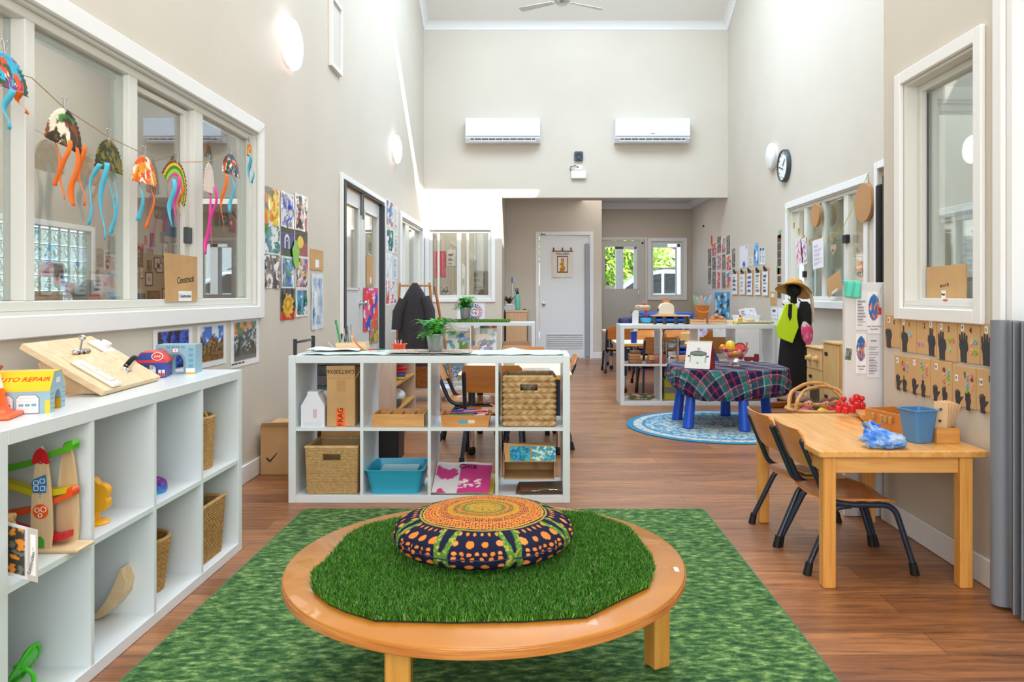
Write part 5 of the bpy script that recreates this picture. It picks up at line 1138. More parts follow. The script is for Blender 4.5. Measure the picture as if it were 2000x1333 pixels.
tree('sparser green tree behind the parked car, seen through the recess window',(5.9,31,-.02),1.8,4.4,LC,2600,8,.14)
b=MB();b.bx(1.63,1.78,15.2,15.35,-.02,2.8);b.bx(2.0,2.05,15.2,15.35,-.02,2.8);b.bx(1.63,2.05,15.2,15.35,2.0,2.1);st(b.build('trim_7',mat('porch_post','#d5d3cc',.6)))
b=MB();b.bx(2.80,2.95,14.9,15.1,-.02,2.8);b.bx(2.2,2.95,14.9,15.1,2.02,2.4);st(b.build('trim_8',mat('porch_grey','#a9aab0',.6)))
b=MB();
for i in range(60): b.bx(-2+i*.16,-1.85+i*.16,22.3,22.33,-.02,1.35)
tag(b.build('paling_fence',mat('dark_fence','#57504e',.8)),'dark paling fence behind the parked car','fence')
# ================================================================ art on the left wall
A1=[  # (px box, painter, label)
 ((516,362,545,437),splash('#ecd23a',['#e0a020','#f0e04a','#7a7a6a','#e87a1c'],3.5,.1,41,0),'yellow splashed painting, top left sheet of the wall grid'),
 ((547,372,573,442),splash('#e6e6ee',['#2a4ac0','#2a4ac0','#9a9aa8'],4,.16,45,.05),'white sheet with blue blots, top middle of the wall grid'),
 ((575,376,600,448),splash('#eeeeee',['#3a2a2a','#2a2a30','#b04a4a'],4,.18,52,.05),'white sheet with black and red blots, top right of the wall grid'),
 ((515,430,545,495),splash('#e8eaee',['#3a9aa8','#4a8a3a','#2a7a8a'],3,.10,61,.03),'teal and green splash painting in the second row of the wall grid'),
 ((515,497,545,563),splash('#b8b2b0',['#2a2628','#5a4a48','#f0f0f0','#8a6a5a'],5,.05,78,.0),'brown and black streaked painting, third row left of the wall grid'),
 ((548,500,573,563),splash('#dfe6f0',['#2a6ac0','#4a9ad0','#3a8a5a','#1f4a90'],4,.05,83,.05),'blue swirled painting, third row middle of the wall grid'),
 ((576,500,601,564),splash('#efe6e6',['#d84a5a','#d8a03a','#3a6aa0','#4a3a3a'],5,.12,91,.05),'multicoloured dabbed painting, third row right of the wall grid'),
 ((547,563,575,626),blobs('#3f3c3c',[('#e0342a',.5,.12,.6,.2),('#e8c82a',.5,.45,.36,.36),('#e8902a',.5,.5,.22,.22),('#e8d84a',.5,.5,.1,.12)],.2,5),'painting of a yellow spiral over red on black, bottom row left'),
 ((577,563,600,620),splash('#e8ece8',['#1f7ab0','#2a9ac0','#2f6a3a'],3,-.06,99,.08),'blue and green painting, bottom row right of the wall grid')]
for bx_,f,l in A1: wsheet('L',*bx_,f,'child_painting',l,'painting',LAM,nu=26,nv=34,wave=.004,seed=bx_[0],group=None)
# flag prints: built as marks on their fields
def flagprint(bx_,base,label,marks):
    a,c,t_=onX(bx_[0],bx_[3],XL),onX(bx_[2],bx_[3],XL),onX(bx_[0],bx_[1],XL);w_,h_=c.y-a.y,t_.z-a.z
    return wsheet('L',*bx_,base,'flag_print',label,'flag print',LAM,nu=40,nv=44)
def torres(u,v):
    if v < .20 or v > .80: return lin('#16401f')
    if v < .23 or v > .77: return lin('#14141a')
    x,y=(u-.45)/.20,(v-.47)/.24
    r_=math.hypot(x,y if y > 0 else y*.35)
    if y > -.95 and .62 < r_ < 1.0 and (y > -1.0): return lin('#f2f2f4')
    if math.hypot(u-.45,(v-.5)*1.2) < .035: return lin('#f2f2f4')
    return lin('#33327c')
flagprint((548,437,574,498),torres,'laminated blue and green flag print with a white headdress, centre of the wall grid',None)
flagprint((576,445,600,497),lambda u,v: lin('#f0d02a') if math.hypot((u-.42)/.24,(v-.5)/.24) < 1 else (lin('#2c2626') if v > .5 else lin('#a0403c')),'laminated black and red flag print with a yellow disc, right of the wall grid',None)
c=onX(575,497,XL);b=MB();b.prism([(.07*math.cos(a)*(1+.12*math.sin(a*5)),.09*math.sin(a)*(1+.1*math.cos(a*4))) for a in [2*PI*i/40 for i in range(40)]],(0,0,0),(0,1,0),(0,0,1),.004)
o=b.build('green_paper_leaf',mat('leaf_paper','#8fc25a',.7));o.location=(XL+.009,c.y,c.z);tag(o,'light green cut paper leaf stuck over the two flag prints','paper leaf')
t=T('cardboard_sign','small cardboard square with a white label on the left wall beside the door','cardboard sign',onX(618,528,XL))
p0_,p1_=onX(606,528,XL),onX(631,528,XL);W_=p1_.y-p0_.y;Hh=onX(606,487,XL).z-p0_.z
b=MB();b.bx(0,.006,-W_/2,W_/2,0,Hh);b.build('card',CARD,t);plate(t,'label',_mats['paper_white'],(.0062,0,.05),(0,1,0),(0,0,1),.09,.06,.001)
wsheet('L',607,534,630,645,splash('#dfe6ee',['#9ab8d8','#5a8ac0','#b8cce0'],3.5,.12,120,.08),'watercolour','tall pale blue watercolour hanging left of the grey door','painting',LAM,nu=18,nv=44,wave=.004)
# art on the door leaf and beyond the door
XD=XL-.018
def ds(bx_,f,l,X_=XL,**kw): return wsheet('L',*bx_,f,'child_painting',l,'painting',PAPER,plane=X_,nu=18,nv=30,**kw)
ds((709,562,737,648),splash('#f0ece8',['#e8342a','#f0503a','#e84a8a','#3a4ac0'],3,.02,130,.0),'red finger painting hanging on the right door leaf',XD,wave=.004)
ds((722,625,738,672),splash('#d8a04a',['#c8b02a','#e85a3a','#5a7a3a','#8a8ab0'],4,.02,137,.0),'ochre and green painting at the bottom of the right door leaf',XD+.003,wave=.003)
ds((753,386,768,441),splash('#eceaea',['#d84a4a','#3a8ac0','#9aa0a8'],4,.14,141),'torn painting in red and blue, topmost right of the door')
ds((754,443,769,491),splash('#efeff0',['#2f7a4a','#3a9a6a','#2a4a8a'],4,.14,147),'green and blue painting, second from the top right of the door')
ds((753,492,766,545),splash('#eceef0',['#c8d0d8','#dfe6ea'],4,.14,151),'very pale grey painting in the middle right of the door')
ds((749,545,761,597),splash('#efefef',['#e86a2a','#2a9aa8','#d84a3a'],3,.06,155),'orange and teal painting low right of the door')
ds((762,546,774,595),splash('#eeecee',['#c83a4a','#2a3a80','#dfdfe4'],4,.12,160),'white painting with red and navy spots, low beside the small window')
ds((769,400,777,460),doc('#e6e8ea','#b8bcc4',12,seed=3),'tall pale printed sheet near the small window, upper',XL)
ds((769,462,777,495),doc('#e2e2e2','#a8a8b0',8,seed=5),'short pale printed sheet near the small window, middle',XL)
ds((768,500,776,545),doc('#dfe6ee','#8aa8c8',8,seed=7),'bluish printed sheet near the small window, lower',XL)
ds((745,520,752,542),doc('#c8a070','#a88050',4,seed=7),'scrap of brown paper tucked beside the dark door guard',XL)
b_c=['#e8b8c0','#a8c8d8','#8aa8b8','#e0a8b0']
for i,c_ in enumerate(b_c): wsheet('L',762+i*4,604+i*-1,765+i*4,616-i,lambda u,v,c_=c_: lin(c_),'paper_strip',['first','second','third','last'][i]+' of four tiny pastel paper strips under the door side paintings','paper strip',nu=3,nv=4)
wsheet('L',763,621,777,650,blobs('#e6e8ee',[('#9ad0d8',.2,.7,.2,.2)]),'small_notice','small white notice with a pale blue spot behind the hanging jacket','notice',nu=8,nv=8)
# door card standing behind the pane
o=cd2=T('cardboard_sign','small cardboard piece behind the right glass pane of the grey door','cardboard sign',onX(716,557,XL-.034))
b=MB();b.bx(0,.005,0,.30,0,.30);b.build('card',CARD,o);plate(o,'label',_mats['paper_white'],(.0052,.17,.05),(0,1,0),(0,0,1),.06,.06,.001)
# ================================================================ middle shelf: contents
YM=3.94
mX=lambda px,Y=YM: (px-CX)*Y/F
t=T('paper_carton','white gable shaped paper carton in the upper left cube of the middle shelf','carton',(mX(614,4.0),4.02,zm))
CWH=mat('white_carton','#e6e9f0',.45)
b=MB();b.prism([(-.062,0),(.062,0),(.062,.11),(.028,.17),(.028,.185),(-.028,.185),(-.028,.17),(-.062,.11)],(0,.05,0),(1,0,0),(0,0,1),.10);b.build('body',CWH,t,smooth=20)
plate(t,'window_flap',mat('white_carton2','#d9dce6',.3),(0,-.0505,.015),(1,0,0),(0,0,1),.10,.022)
plate(t,'pink_sticker',mat('pink_print','#dcb8cc',.4),(.012,-.0505,.07),(1,0,0),(0,0,1),.02,.045)
o=MB().box((0,0,.085),(.06,.09,.16),.002,rot=(0,-.16,0)).build('paper_carton',CWH);o.location=(mX(640,4.15),4.13,zm+.008);tag(o,'second white paper carton leaning behind the gable carton','carton')
t=T('cardboard_box','tall upright cardboard box with upside down CART500X6 print and orange FRAGILE tape','box',(mX(669,4.02),4.03,zm),.06)
b=MB();b.bx(-.073,.073,-.055,.055,.001,.255,.002);b.build('body',CARD,t)
b=MB();b.prism([(-.073,0),(.073,0),(.071,.066),(-.076,.066)],(0,-.053,.255),(1,0,0),(0,0,1),.003);b.build('front_flap',CARD,t)
b=MB();b.prism([(-.05,0),(.05,0),(.05,.04),(-.05,.04)],(.073,0,.255),(0,1,0),(.5,0,.8),.003);b.build('side_flap',CARD,t)
loc_text('CART500X6',.030,INK,t,(0,-.0565,.255+.035),(-1,0,0),(0,0,-1),sx=.9)
TP=mat('orange_tape','#ff6a10',.4);plate(t,'tape',TP,(-.002,-.0553,.047),(1,0,0),(0,0,1),.044,.095,.0006)
loc_text('FRAG',.040,INK,t,(-.002,-.0562,.052),(0,0,1),(-1,0,0))
plate(t,'clear_tape',mat('clear_tape','#b98d58',.3),(0,-.0553,.215),(1,0,0),(0,0,1),.045,.06,.0004)
o=MB().box((0,0,.15),(.13,.10,.30),.002).build('cardboard_box',CARD);o.location=(mX(690,4.22),4.2,zm);tag(o,'plain tall cardboard box behind the CART500X6 box','box')
t=T('bamboo_tray','bamboo tray with four compartments in the second upper cube of the middle shelf','tray',(mX(776),4.06,zm))
b=MB()
for q in ((-.137,.137,-.10,-.092),(-.137,.137,.092,.10),(-.137,-.129,-.092,.092),(.129,.137,-.092,.092)): b.bx(*q,.001,.068,.001)
b.bx(-.129,.129,-.092,.092,.001,.007);b.build('case',BAMB,t)
for x in (-.066,0,.066): b=MB();b.bx(x-.003,x+.003,-.092,.092,.007,.06);b.build('divider',BAMB,t)
b=MB();b.bx(.145,.149,-.098,.098,.001,.07);b.build('acrylic_end',mat('acrylic','#cfdcdc',.1,alpha=.4),t)
t=T('pen_tray','wooden tray of coloured pens with a blue and white tag in the third upper cube','tray',(mX(908),4.05,zm))
b=MB()
for s in (-1,1):
    b.prism([(-.118,0),(.118,0),(.13,.062),(-.13,.062)],(0,s*.09+(.004),0),(1,0,0),(0,0,1),.008)
    b.box((s*.122,0,.032),(.008,.17,.064),rot=(0,s*.2,0))
b.bx(-.116,.116,-.085,.085,.001,.006);b.build('case',woodmat('orange_tray','#c8823f','#d4944f'),t)
plate(t,'blue_tag',mat('tag_blue','#4aa6cc',.5),(-.012,-.0865-.006,.030),(1,0,0),(0,0,1),.044,.018,.002);plate(t,'white_tag',mat('tag_cream','#e8dcc0',.5),(.033,-.0925,.030),(1,0,0),(0,0,1),.034,.018,.002)
R=rnd(4)
for i in range(15):
    c_=['#c8203a','#2a8a3a','#3a2f6a','#e8e4e8','#1a1a2a','#d83a5a','#2a4ac0','#e8a090'][i % 8];a=R.uniform(-.5,.5);x,y,z=R.uniform(-.05,.05),-.07+.009*i,.052+.006*(i % 3)
    b=MB();L_=.055;b.cyl((x-L_*math.cos(a),y-L_*math.sin(a)*.4,z),(x+L_*math.cos(a),y+L_*math.sin(a)*.4,z+.004),.0052,n=8);b.cyl((x+L_*math.cos(a),y+L_*math.sin(a)*.4,z+.004),(x+(L_+.022)*math.cos(a),y+(L_+.022)*math.sin(a)*.4,z+.005),.0058,n=8)
    tag(b.build('marker_pen',mat('pen_'+c_,c_,.4)),['red','green','purple','white','black','pink','blue','peach'][i % 8]+' pen lying in the wooden pen tray, '+('near its front' if i < 8 else 'near its back'),'pen','pens in the pen tray').location=t.location
basket('hyacinth_basket','chunky plaited water hyacinth basket in the upper right cube of the middle shelf',(mX(1033,3.99),4.10,zm+.001),.262,.25,.262,28,9,'#dcbd8e','#9c7040',1,chev=True,amp=.015,hole=True)
b=MB();b.ball((0,0,0),.045,14,(1.2,.8,.8));o=b.build('speckled_toy',noisemat('speckled',['#5a3a2a','#d8c8a8','#e0d2b4'],30,pos=(.36,.42,.6),bump=0));o.location=(mX(1032),4.12,zm+.205);tag(o,'speckled beige toy showing through the hole of the hyacinth basket','toy')
basket('seagrass_basket','square seagrass basket with cut handles in the lower left cube of the middle shelf',(mX(648,3.97),4.10,zb+.002),.275,.27,.245,60,30,'#cfae7c','#a9854f',.95,amp=.0045,hole=True,thick=.012)
# blue tub
TUB=mat('turquoise_plastic','#2ea8c8',.35);t=T('plastic_tub','turquoise plastic tub holding paper in the lower second cube of the middle shelf','tub',(mX(771,3.98),4.10,zb))
def tubshell(t,w0,d0,w1,d1,h_,th,m_,r_=.03,name='shell'):
    def ring(w_,d_,z,off=0): return [Vector((x,y,z)) for x,y in rrect(-w_/2+off,w_/2-off,-d_/2+off,d_/2-off,r_,5)]
    R_=[ring(w0,d0,.001),ring((w0+w1)/2,(d0+d1)/2,h_/2),ring(w1,d1,h_),ring(w1+.016,d1+.016,h_),ring(w1+.016,d1+.016,h_+.004),ring(w1,d1,h_+.004,th),ring(w0,d0,th,th)]
    k=len(R_[0]);vs=[v for q in R_ for v in q];fs=[(i*k+j,i*k+(j+1) % k,(i+1)*k+(j+1) % k,(i+1)*k+j) for i in range(len(R_)-1) for j in range(k)]+[list(range(k))[::-1],list(range((len(R_)-1)*k,len(R_)*k))]
    b=MB();b.add(vs,fs);return b.build(name,m_,t)
tubshell(t,.25,.25,.30,.295,.125,.004,TUB)
sheet('paper_pile','pale blue paper pile lying in the turquoise tub','paper',(mX(771,3.98)-.10,4.03,zb+.075),(1,0,0),(0,1,.1),.20,.17,lambda u,v: lin('#a9d3df'),PAPER,6,6,th=.012,wave=.002)
def One(u,v):
    if v > .93 or u < .02: return lin('#e9e6ea')
    q=nz(u*1.3,v*.8,3,5)+.3*nz(u,v,11,6)
    if u < .45 and q > -.22: return lin('#d9d8dc')
    if .15 < u < .85 and .15 < v < .42 and nz(u,v*2,12,9) > .05: return lin('#efe7ea')
    return lin('#c93a86')
o=sheet('laminated_book_page','pink laminated sheet headed One lying in the lower third cube of the middle shelf','laminated sheet',(mX(842),3.95,zb+.008),(1,.0,.0),(0.03,.9,.42),.30,.25,One,LAM,40,36,th=.003,wave=.006,seed=2)
tx=text('One',.055,INK,None,Matrix.Identity(4));tx.parent=o;Vc=Vector((0.03,.9,.42)).normalized();tx.matrix_local=frameM(Vector((.17,0,0))+Vc*.205+Vector((0,-.42,.9))*.018,(1,0,0),Vc)
for i,(c_,dx) in enumerate((('#d9c02a',.03),('#8a6a4a',.025),('#30303a',.01))): sheet('stacked_sheet',['yellow edged sheet','brown clipboard','black sheet'][i]+' under the pink laminated sheet in the middle shelf','sheet',(mX(845)+dx,3.955+.01*i,zb+.001+.002*(2-i)),(1,.05*i,0),(0,.95,.05*(3-i)),.285,.27,lambda u,v,c_=c_: lin(c_),LAM,4,4,th=.0015,out=0)
t=T('cardboard_box','open cardboard box with two blue paintings in the lower right middle shelf cube','box',(mX(1035),4.0,zb+.07))
b=MB();X0,X1=-.140,.130
b.bx(X0,X1,.0,.22,.0,.003);b.bx(X0,X1,.215,.22,0,.15);b.bx(X0,X0+.003,0,.22,0,.17);b.bx(X1-.003,X1,0,.22,0,.15);b.bx(.03,.032,.16,.215,.0,.12);b.build('case',CARDP,t)
b=MB();b.prism([(X0,0),(X1+.01,0),(X1+.006,.19),(X0+.01,.18)],(0,-.01,.095),(1,0,0),(0,.93,.36),.003);b.build('flap',CARD,t)
b=MB();b.prism([(X0+.01,0),(X1+.005,0),(X1,.085),(X0,.10)],(0,-.012,.095),(1,0,.0),(0,.12,.99),.003);b.build('front_lip',CARD,t)
sheet('blue_painting','','',(X0+.035,-.018,.103),(1,0,0),(0,.12,.99),.105,.075,splash('#1f5fc0',['#2fa0d8','#2f8a6a','#3fc0d0'],5,.05,5,0),PAPER,18,16,parent=t,off=(0,0,0));sheet('splatter_painting','','',(X0+.150,-.018,.103),(1,0,0),(0,.12,.99),.125,.075,splash('#e8eef0',['#2f9ac0','#2f9ac0','#6ac0a0'],6,.1,9,0),PAPER,20,16,parent=t,off=(0,0,0))
for i in range(4):
    z=zb+.001+.006*i;t2=T('clipboard',['lowest','second','third','topmost'][i]+' of the brown clipboards stacked in the lower right cube of the middle shelf','clipboard',(mX(1052)+.006*i,4.07-.006*i,z),.04*(i-1))
    b=MB();b.box((0,0,.0015),(.235,.20,.003),0);b.build('board',woodmat('masonite','#6a4a34','#7d5a3e'),t2)
    b=MB();b.X=Matrix.Translation((-.03+.018*i,-.088,.003));b.box((0,0,.003),(.10,.022,.004),.001);b.tube([(-.03,-.01,.004),(-.03,-.018,.014),(.03,-.018,.014),(.03,-.01,.004)],.003,6);b.build('clip',CHROME,t2)
# ---- on top of the middle shelf
PT=mat('pale_teal_paper','#c9dcd6',.7)
b=MB()
def papertop(u,v):
    x=-1.225+1.375*u;y=3.962+.345*v+(.006*math.sin(u*60)*(v < .02));z=ZS+.003+.006*max(0,nz(u*9,v*2,1.5,3))+(.012*math.exp(-((u-.80)/.03)**2)*v)+(.010*math.exp(-((v-0)/.08)**2)*max(0,nz(u*22,0,1,8)))
    return Vector((x,y,z))
b.grid(papertop,120,16);o=b.build('table_runner',PT);q=o.modifiers.new('s','SOLIDIFY');q.thickness=.0015;q.offset=1;tag(o,'pale teal paper sheet covering the top of the middle shelf','paper cover')
o=sheet('woven_mat','brown patterned woven place mat under the front fern pot','place mat',(mX(757,4.0),3.955,ZS+.012),(1,0,0),(0,1,0),.44,.22,lambda u,v: lin('#8a7468') if nz(u*2,v,40,3) > .05 else lin('#d8cfc4'),CLOTHV,90,45,th=.003,wave=.001)
def fern(label,loc,sc,seed,n_=46):
    t=T('potted_fern',label,'potted plant',loc,0,None,sc)
    b=MB();b.lathe([(.032,0),(.034,.004),(.036,.012),(.045,.082),(.0475,.084),(.0475,.092),(.044,.092),(.043,.084),(.032,.06),(0,.06)],n=32);b.build('galvanised_pot',mat('zinc','#aeb6ba',.38,.75),t)
    b=MB();b.lathe([(0,.07),(.042,.074),(.042,.06)],n=20);b.build('soil',mat('soil','#2c2018',.95),t)
    R=rnd(seed);vs,fs,cs=[],[],[]
    for k in range(n_):
        a=R.uniform(0,2*PI);L_=R.uniform(.07,.135);up=R.uniform(.35,1.1);P=[]
        for i in range(11):
            q=i/10;r_=L_*q;P.append(Vector((math.cos(a)*r_,math.sin(a)*r_*.85,.078+.095*up*math.sin(q*PI*.62)-.05*(q**2)*(1.2-up))))
        gc=[lin(c) for c in ('#2f8a2a','#3fa032','#256a24','#5cb83f')][k % 4]
        for i in range(1,11):
            d=(P[i]-P[i-1]).normalized();sd=d.cross(Vector((0,0,1))).normalized();ln=.024*math.sin(PI*(.12+.86*i/10.5))+.004
            for s in (-1,1):
                o_=P[i];tip=o_+sd*s*ln+d*ln*.5;m1,m2=o_+sd*s*ln*.5+d*.008,o_+sd*s*ln*.55-d*.002;j=len(vs);vs += [o_,m1,tip,m2];fs.append((j,j+1,j+2,j+3));cs += [(*gc,1)]*4
            j=len(vs);vs += [P[i-1]-sd*.0012,P[i-1]+sd*.0012,P[i]+sd*.0010,P[i]-sd*.0010];fs.append((j,j+1,j+2,j+3));cs += [(*gc,1)]*4
    me=bpy.data.meshes.new('fronds');me.from_pydata(vs,[],fs);ca=me.color_attributes.new('Col','FLOAT_COLOR','POINT');ca.data.foreach_set('color',[q for c in cs for q in c]);me.materials.append(GRASSM)
    o=bpy.data.objects.new('fronds',me);COL.objects.link(o);o.parent=t;return t
fern('green fern in a galvanised pot on the woven mat of the middle shelf',(mX(850,4.03),4.03,ZS+.017),1.02,5,56)
fern('smaller looking fern in a metal pot on the turf runner of the far shelf',(onY(909,0,8.7).x,8.7,ZS+.035),1.45,9,46)
t=T('paint_brush_box','pale wooden box of brushes and rulers at the back of the middle shelf top','box',(mX(688,4.26),4.27,ZS+.009))
b=MB()
for q in ((-.085,.085,-.045,-.040),(-.085,.085,.040,.045),(-.085,-.08,-.04,.04),(.08,.085,-.04,.04),(-.003,.003,-.04,.04)): b.bx(*q,0,.042)
b.bx(-.08,.08,-.04,.04,0,.004);b.build('case',BIRCH,t)
for i,(x,dx,h_,c_,r_) in enumerate(((-.06,-.035,.155,'#2a9a5a',.006),(-.05,-.05,.14,'#e8e6e0',.004),(-.035,-.015,.115,'#d8b88a',.003),(-.02,-.012,.125,'#2f7a4a',.003),(-.01,.0,.135,'#8a8a98',.003),(.0,.0,.12,'#e0c090',.003),(.008,-.02,.09,'#d8c0a0',.003),(-.065,.0,.08,'#1c2a2a',.005),(.02,-.035,.10,'#e8d8b8',.0025),(-.045,.01,.10,'#4a3fa0',.003))):
    b=MB();b.cyl((x,-.01+.008*(i % 3),.006),(x+dx,.01*(i % 2),h_),r_,n=8);b.ball((x+dx,.01*(i % 2),h_),r_*1.3,8,(1,1,1.8));o=b.build('paint_brush',mat('brush_'+c_,c_,.5));o.location=t.location
    tag(o,['thick green handled brush leaning left in the brush box','white stick leaning left in the brush box','tan brush in the brush box, third from the left','dark green brush standing in the brush box','grey brush, tallest upright one in the brush box','cream brush in the middle of the brush box','short beige brush crossing the brush box','short black marker at the left of the brush box','thin pale stick leaning across the brush box','purple pencil in the brush box'][i],'brush')
def stick(name,label,cat,pts,r_,c_,loc=(0,0,0),rs=None):
    b=MB();b.tube(pts,r_,8,rs=rs);o=b.build(name,mat('st_'+c_,c_,.5));o.location=loc;return tag(o,label,cat)
stick('curved_handle_brush','orange tool with a curved handle leaning on the brush box','tool',[(mX(690,4.2),4.2,ZS+.078),(mX(699,4.2),4.18,ZS+.045),(mX(712,4.15),4.13,ZS+.016)],.004,'#d2622a')
for px,c_,l in ((726,'#d8283a','red'),(742,'#1f7a4a','green')):
    t=T('scissors',l+' handled children scissors lying behind the painting table edge on the middle shelf','scissors',(mX(px,4.2),4.2,ZS+.013),.4)
    for s in (-1,1): b=MB();b.tube([(s*.012+.009*math.cos(a),-.02+.013*math.sin(a),.002) for a in [2*PI*i/14 for i in range(14)]],.0035,6,closed=True);b.build('handle_loop',mat('sc_'+c_,c_,.4),t)
    b=MB();b.prism([(-.005,-.01),(.005,-.01),(.001,.05),(-.001,.05)],(0,0,.002),(1,0,0),(0,1,0),.002);b.build('blade',METAL,t)
t=T('red_tub','small orange red plastic tub of pens at the back of the middle shelf top','tub',(mX(779,4.2),4.22,ZS+.008));tubshell(t,.052,.05,.064,.058,.034,.002,mat('orange_red_plastic','#e8481e',.4),.006)
for i in range(4): stick('pen',['white','grey','cream','black'][i]+' pen poking out of the small red tub','pen',[(0,0,.006),(-.012+.008*i,.004*i,.058)],.003,['#e8e8e8','#9a9aa0','#e8dcc0','#2a2a2a'][i],t.location+Vector((-.012+.008*i,0,0)))
o=sheet('torn_paper','white torn paper scraps piled at the left end of the middle shelf top','paper',(mX(607,4.2),4.12,ZS+.010),(1,.1,0),(0,1,.03),.28,.16,lambda u,v: lin('#eef0f6'),PAPER,20,12,th=.002,wave=.006,seed=7)
stick('thin_stick','thin white stick sticking up at the left of the middle shelf top','stick',[(mX(652,4.2),4.2,ZS+.022),(mX(641,4.2),4.2,ZS+.055)],.0012,'#e6e0d0')
t=T('metal_clamp_rail','dark steel bracket with a chrome bar at the left end of the middle shelf','rail',(-1.268,3.98,ZS))
DS=mat('dark_steel','#3a4048',.4,.6)
for y in (.012,.335): b=MB();b.bx(-.009,.009,y-.008,y+.008,0,.085,.002);b.build('post',DS,t)
b=MB();b.box((0,.173,.066),(.006,.32,.016),.001);b.build('bar',CHROME,t)
# ---- behind the middle shelf
def cardbox(label,x0,x1,y0,y1,h_,z=.0,m=CARD,nm='cardboard_box',cat='box'):
    t=T(nm,label,cat,((x0+x1)/2,(y0+y1)/2,z));b=MB();b.bx(-(x1-x0)/2,(x1-x0)/2,-(y1-y0)/2,(y1-y0)/2,.001,h_,.002);b.build('body',m,t)
    b=MB();b.prism([(-(x1-x0)/2,0),((x1-x0)/2,0),((x1-x0)/2-.02,.06),(-(x1-x0)/2+.02,.05)],(0,-(y1-y0)/2,h_),(1,0,0),(0,-.5,.6),.003);b.build('flap',m,t);return t
t=cardbox('brown cardboard box with a tick mark on the floor left of the middle shelf',-1.655,-1.335,4.55,4.86,.29)
plate(t,'tick_mark',INK,(-.095,-.157,.10),(1,0,0),(0,0,1),0,0,.0008,[(-.03,.0),(-.022,.006),(-.008,-.012),(.035,.035),(.038,.032),(-.008,-.024)])
cardbox('cardboard box on the floor behind the seagrass basket',-1.31,-1.05,4.62,4.9,.34)
t=T('blanket_stack','stack of folded dark grey and teal blankets behind the middle shelf','blankets',(-1.22,4.76,.345))
for i in range(6):
    c_=['#3c3c42','#4a4648','#1f5560','#6a6458','#3a3a40','#55504e'][i]
    b=MB();b.grid(lambda u,v,i=i: (-.15+.30*u,-.12+.002*math.sin(u*30+i),.0+.062*i+.058*v+.004*nz(u*9,v,2,i)),30,4);b.box((0,.012,.031+.062*i),(.30,.24,.056),.02,seg=2);b.build('folded_blanket',noisemat('blanket_%d' % i,[c_,'#6a6a70','#2a2a2e'],9,(1,1,9),pos=(.4,.6,.7),bump=.3),t)
t=T('black_trolley','low black trolley box on the floor behind the middle shelf','trolley',(-.93,4.75,0));b=MB();b.bx(-.09,.09,-.11,.11,.05,.33,.01);b.build('body',BLACKM,t);b=MB();b.lathe([(0,0),(.02,0),(.02,.014),(0,.014)],M=Matrix.Translation((.05,-.08,.022)) @ Matrix.Rotation(PI/2,4,'Y'),n=16);b.build('caster',RUB,t)
PW=woodmat('pale_cabinet_wood','#c9b3a4','#d8c6b8',(16,16,1.5),.5,.05)
t=T('mobile_cabinet','pale wooden open cabinet on casters behind the middle shelf','cabinet',(-1.25,6.05,.0))
b=MB()
for y in (-.45,.44): b.bx(-.22,.22,y,y+.015,.045,.60)
b.bx(-.22,.22,-.435,.44,.585,.60);b.bx(-.22,.22,-.435,.44,.045,.06);b.bx(-.22,-.205,-.435,.44,.06,.585);b.build('carcass',PW,t)
for z in (.20,.40): b=MB();b.bx(-.205,.215,-.435,.44,z,z+.014);b.build('shelf_board',woodmat('shelf_edge','#c9974c','#d4a45c'),t)
for x in (-.17,.17):
    for y in (-.4,.4): b=MB();b.cyl((x-.012,y,.03),(x+.012,y,.03),.028,n=16);b.build('caster',RUB,t)
wv=[(-.16+.015*((i*7) % 3),.55-.062*i) for i in range(8)]
b=MB()
for i,(x,z) in enumerate(wv): b.tube([(x-.0,-.4515,z),(x+.02,-.4515,z-.02),(x,-.4515,z-.03),(x+.02,-.4515,z-.045)],.002,5)
b.build('handwriting',INK,t)
b=MB()
for i,c_ in enumerate(('#d8b82a','#2a5ac8','#c82a32','#c82a32')):
    t2=tag(MB().box((0,0,.012),(.20,.16,.024),.008,seg=2).build('stacking_tray',mat('tray_'+c_,c_,.4)),['yellow tray, lowest of the stack in the pale cabinet','blue tray in the middle of the stack in the pale cabinet','red tray, third in the stack in the pale cabinet','red tray, topmost of the stack in the pale cabinet'][i],'tray');t2.location=(-1.13,6.02,.415+.025*i);t2.rotation_euler=(0,0,.1*i)
b=MB();b.ball((0,0,.06),.10,18,(1,1.6,.62));o=b.build('plastic_bag',noisemat('white_bag',['#b8bcc0','#e8eaec','#f4f4f6'],12,bump=.8));o.location=(-1.14,6.05,.215);tag(o,'crumpled white plastic bag in the middle of the pale cabinet','bag')
for i in range(2): o=MB().box((0,0,.013),(.18,.24,.022),.002).build('black_folder',BLACKM);o.location=(-1.14,5.80+.02*i,.216+.026*i);tag(o,['lower','upper'][i]+' black folder in the pale cabinet','folder')
o=MB().box((0,0,.012),(.22,.26,.024),.003).build('paper_stack',_mats['paper_white']);o.location=(-1.12,6.05,.06);tag(o,'white paper stack on the bottom board of the pale cabinet','paper')
o=MB().ball((0,0,.03),.04,12,(1,1,.7)).build('green_ball',mat('gr_ball','#4a9a2a',.5));o.location=(-1.10,5.78,.06);tag(o,'green ball at the front of the bottom board of the pale cabinet','ball')
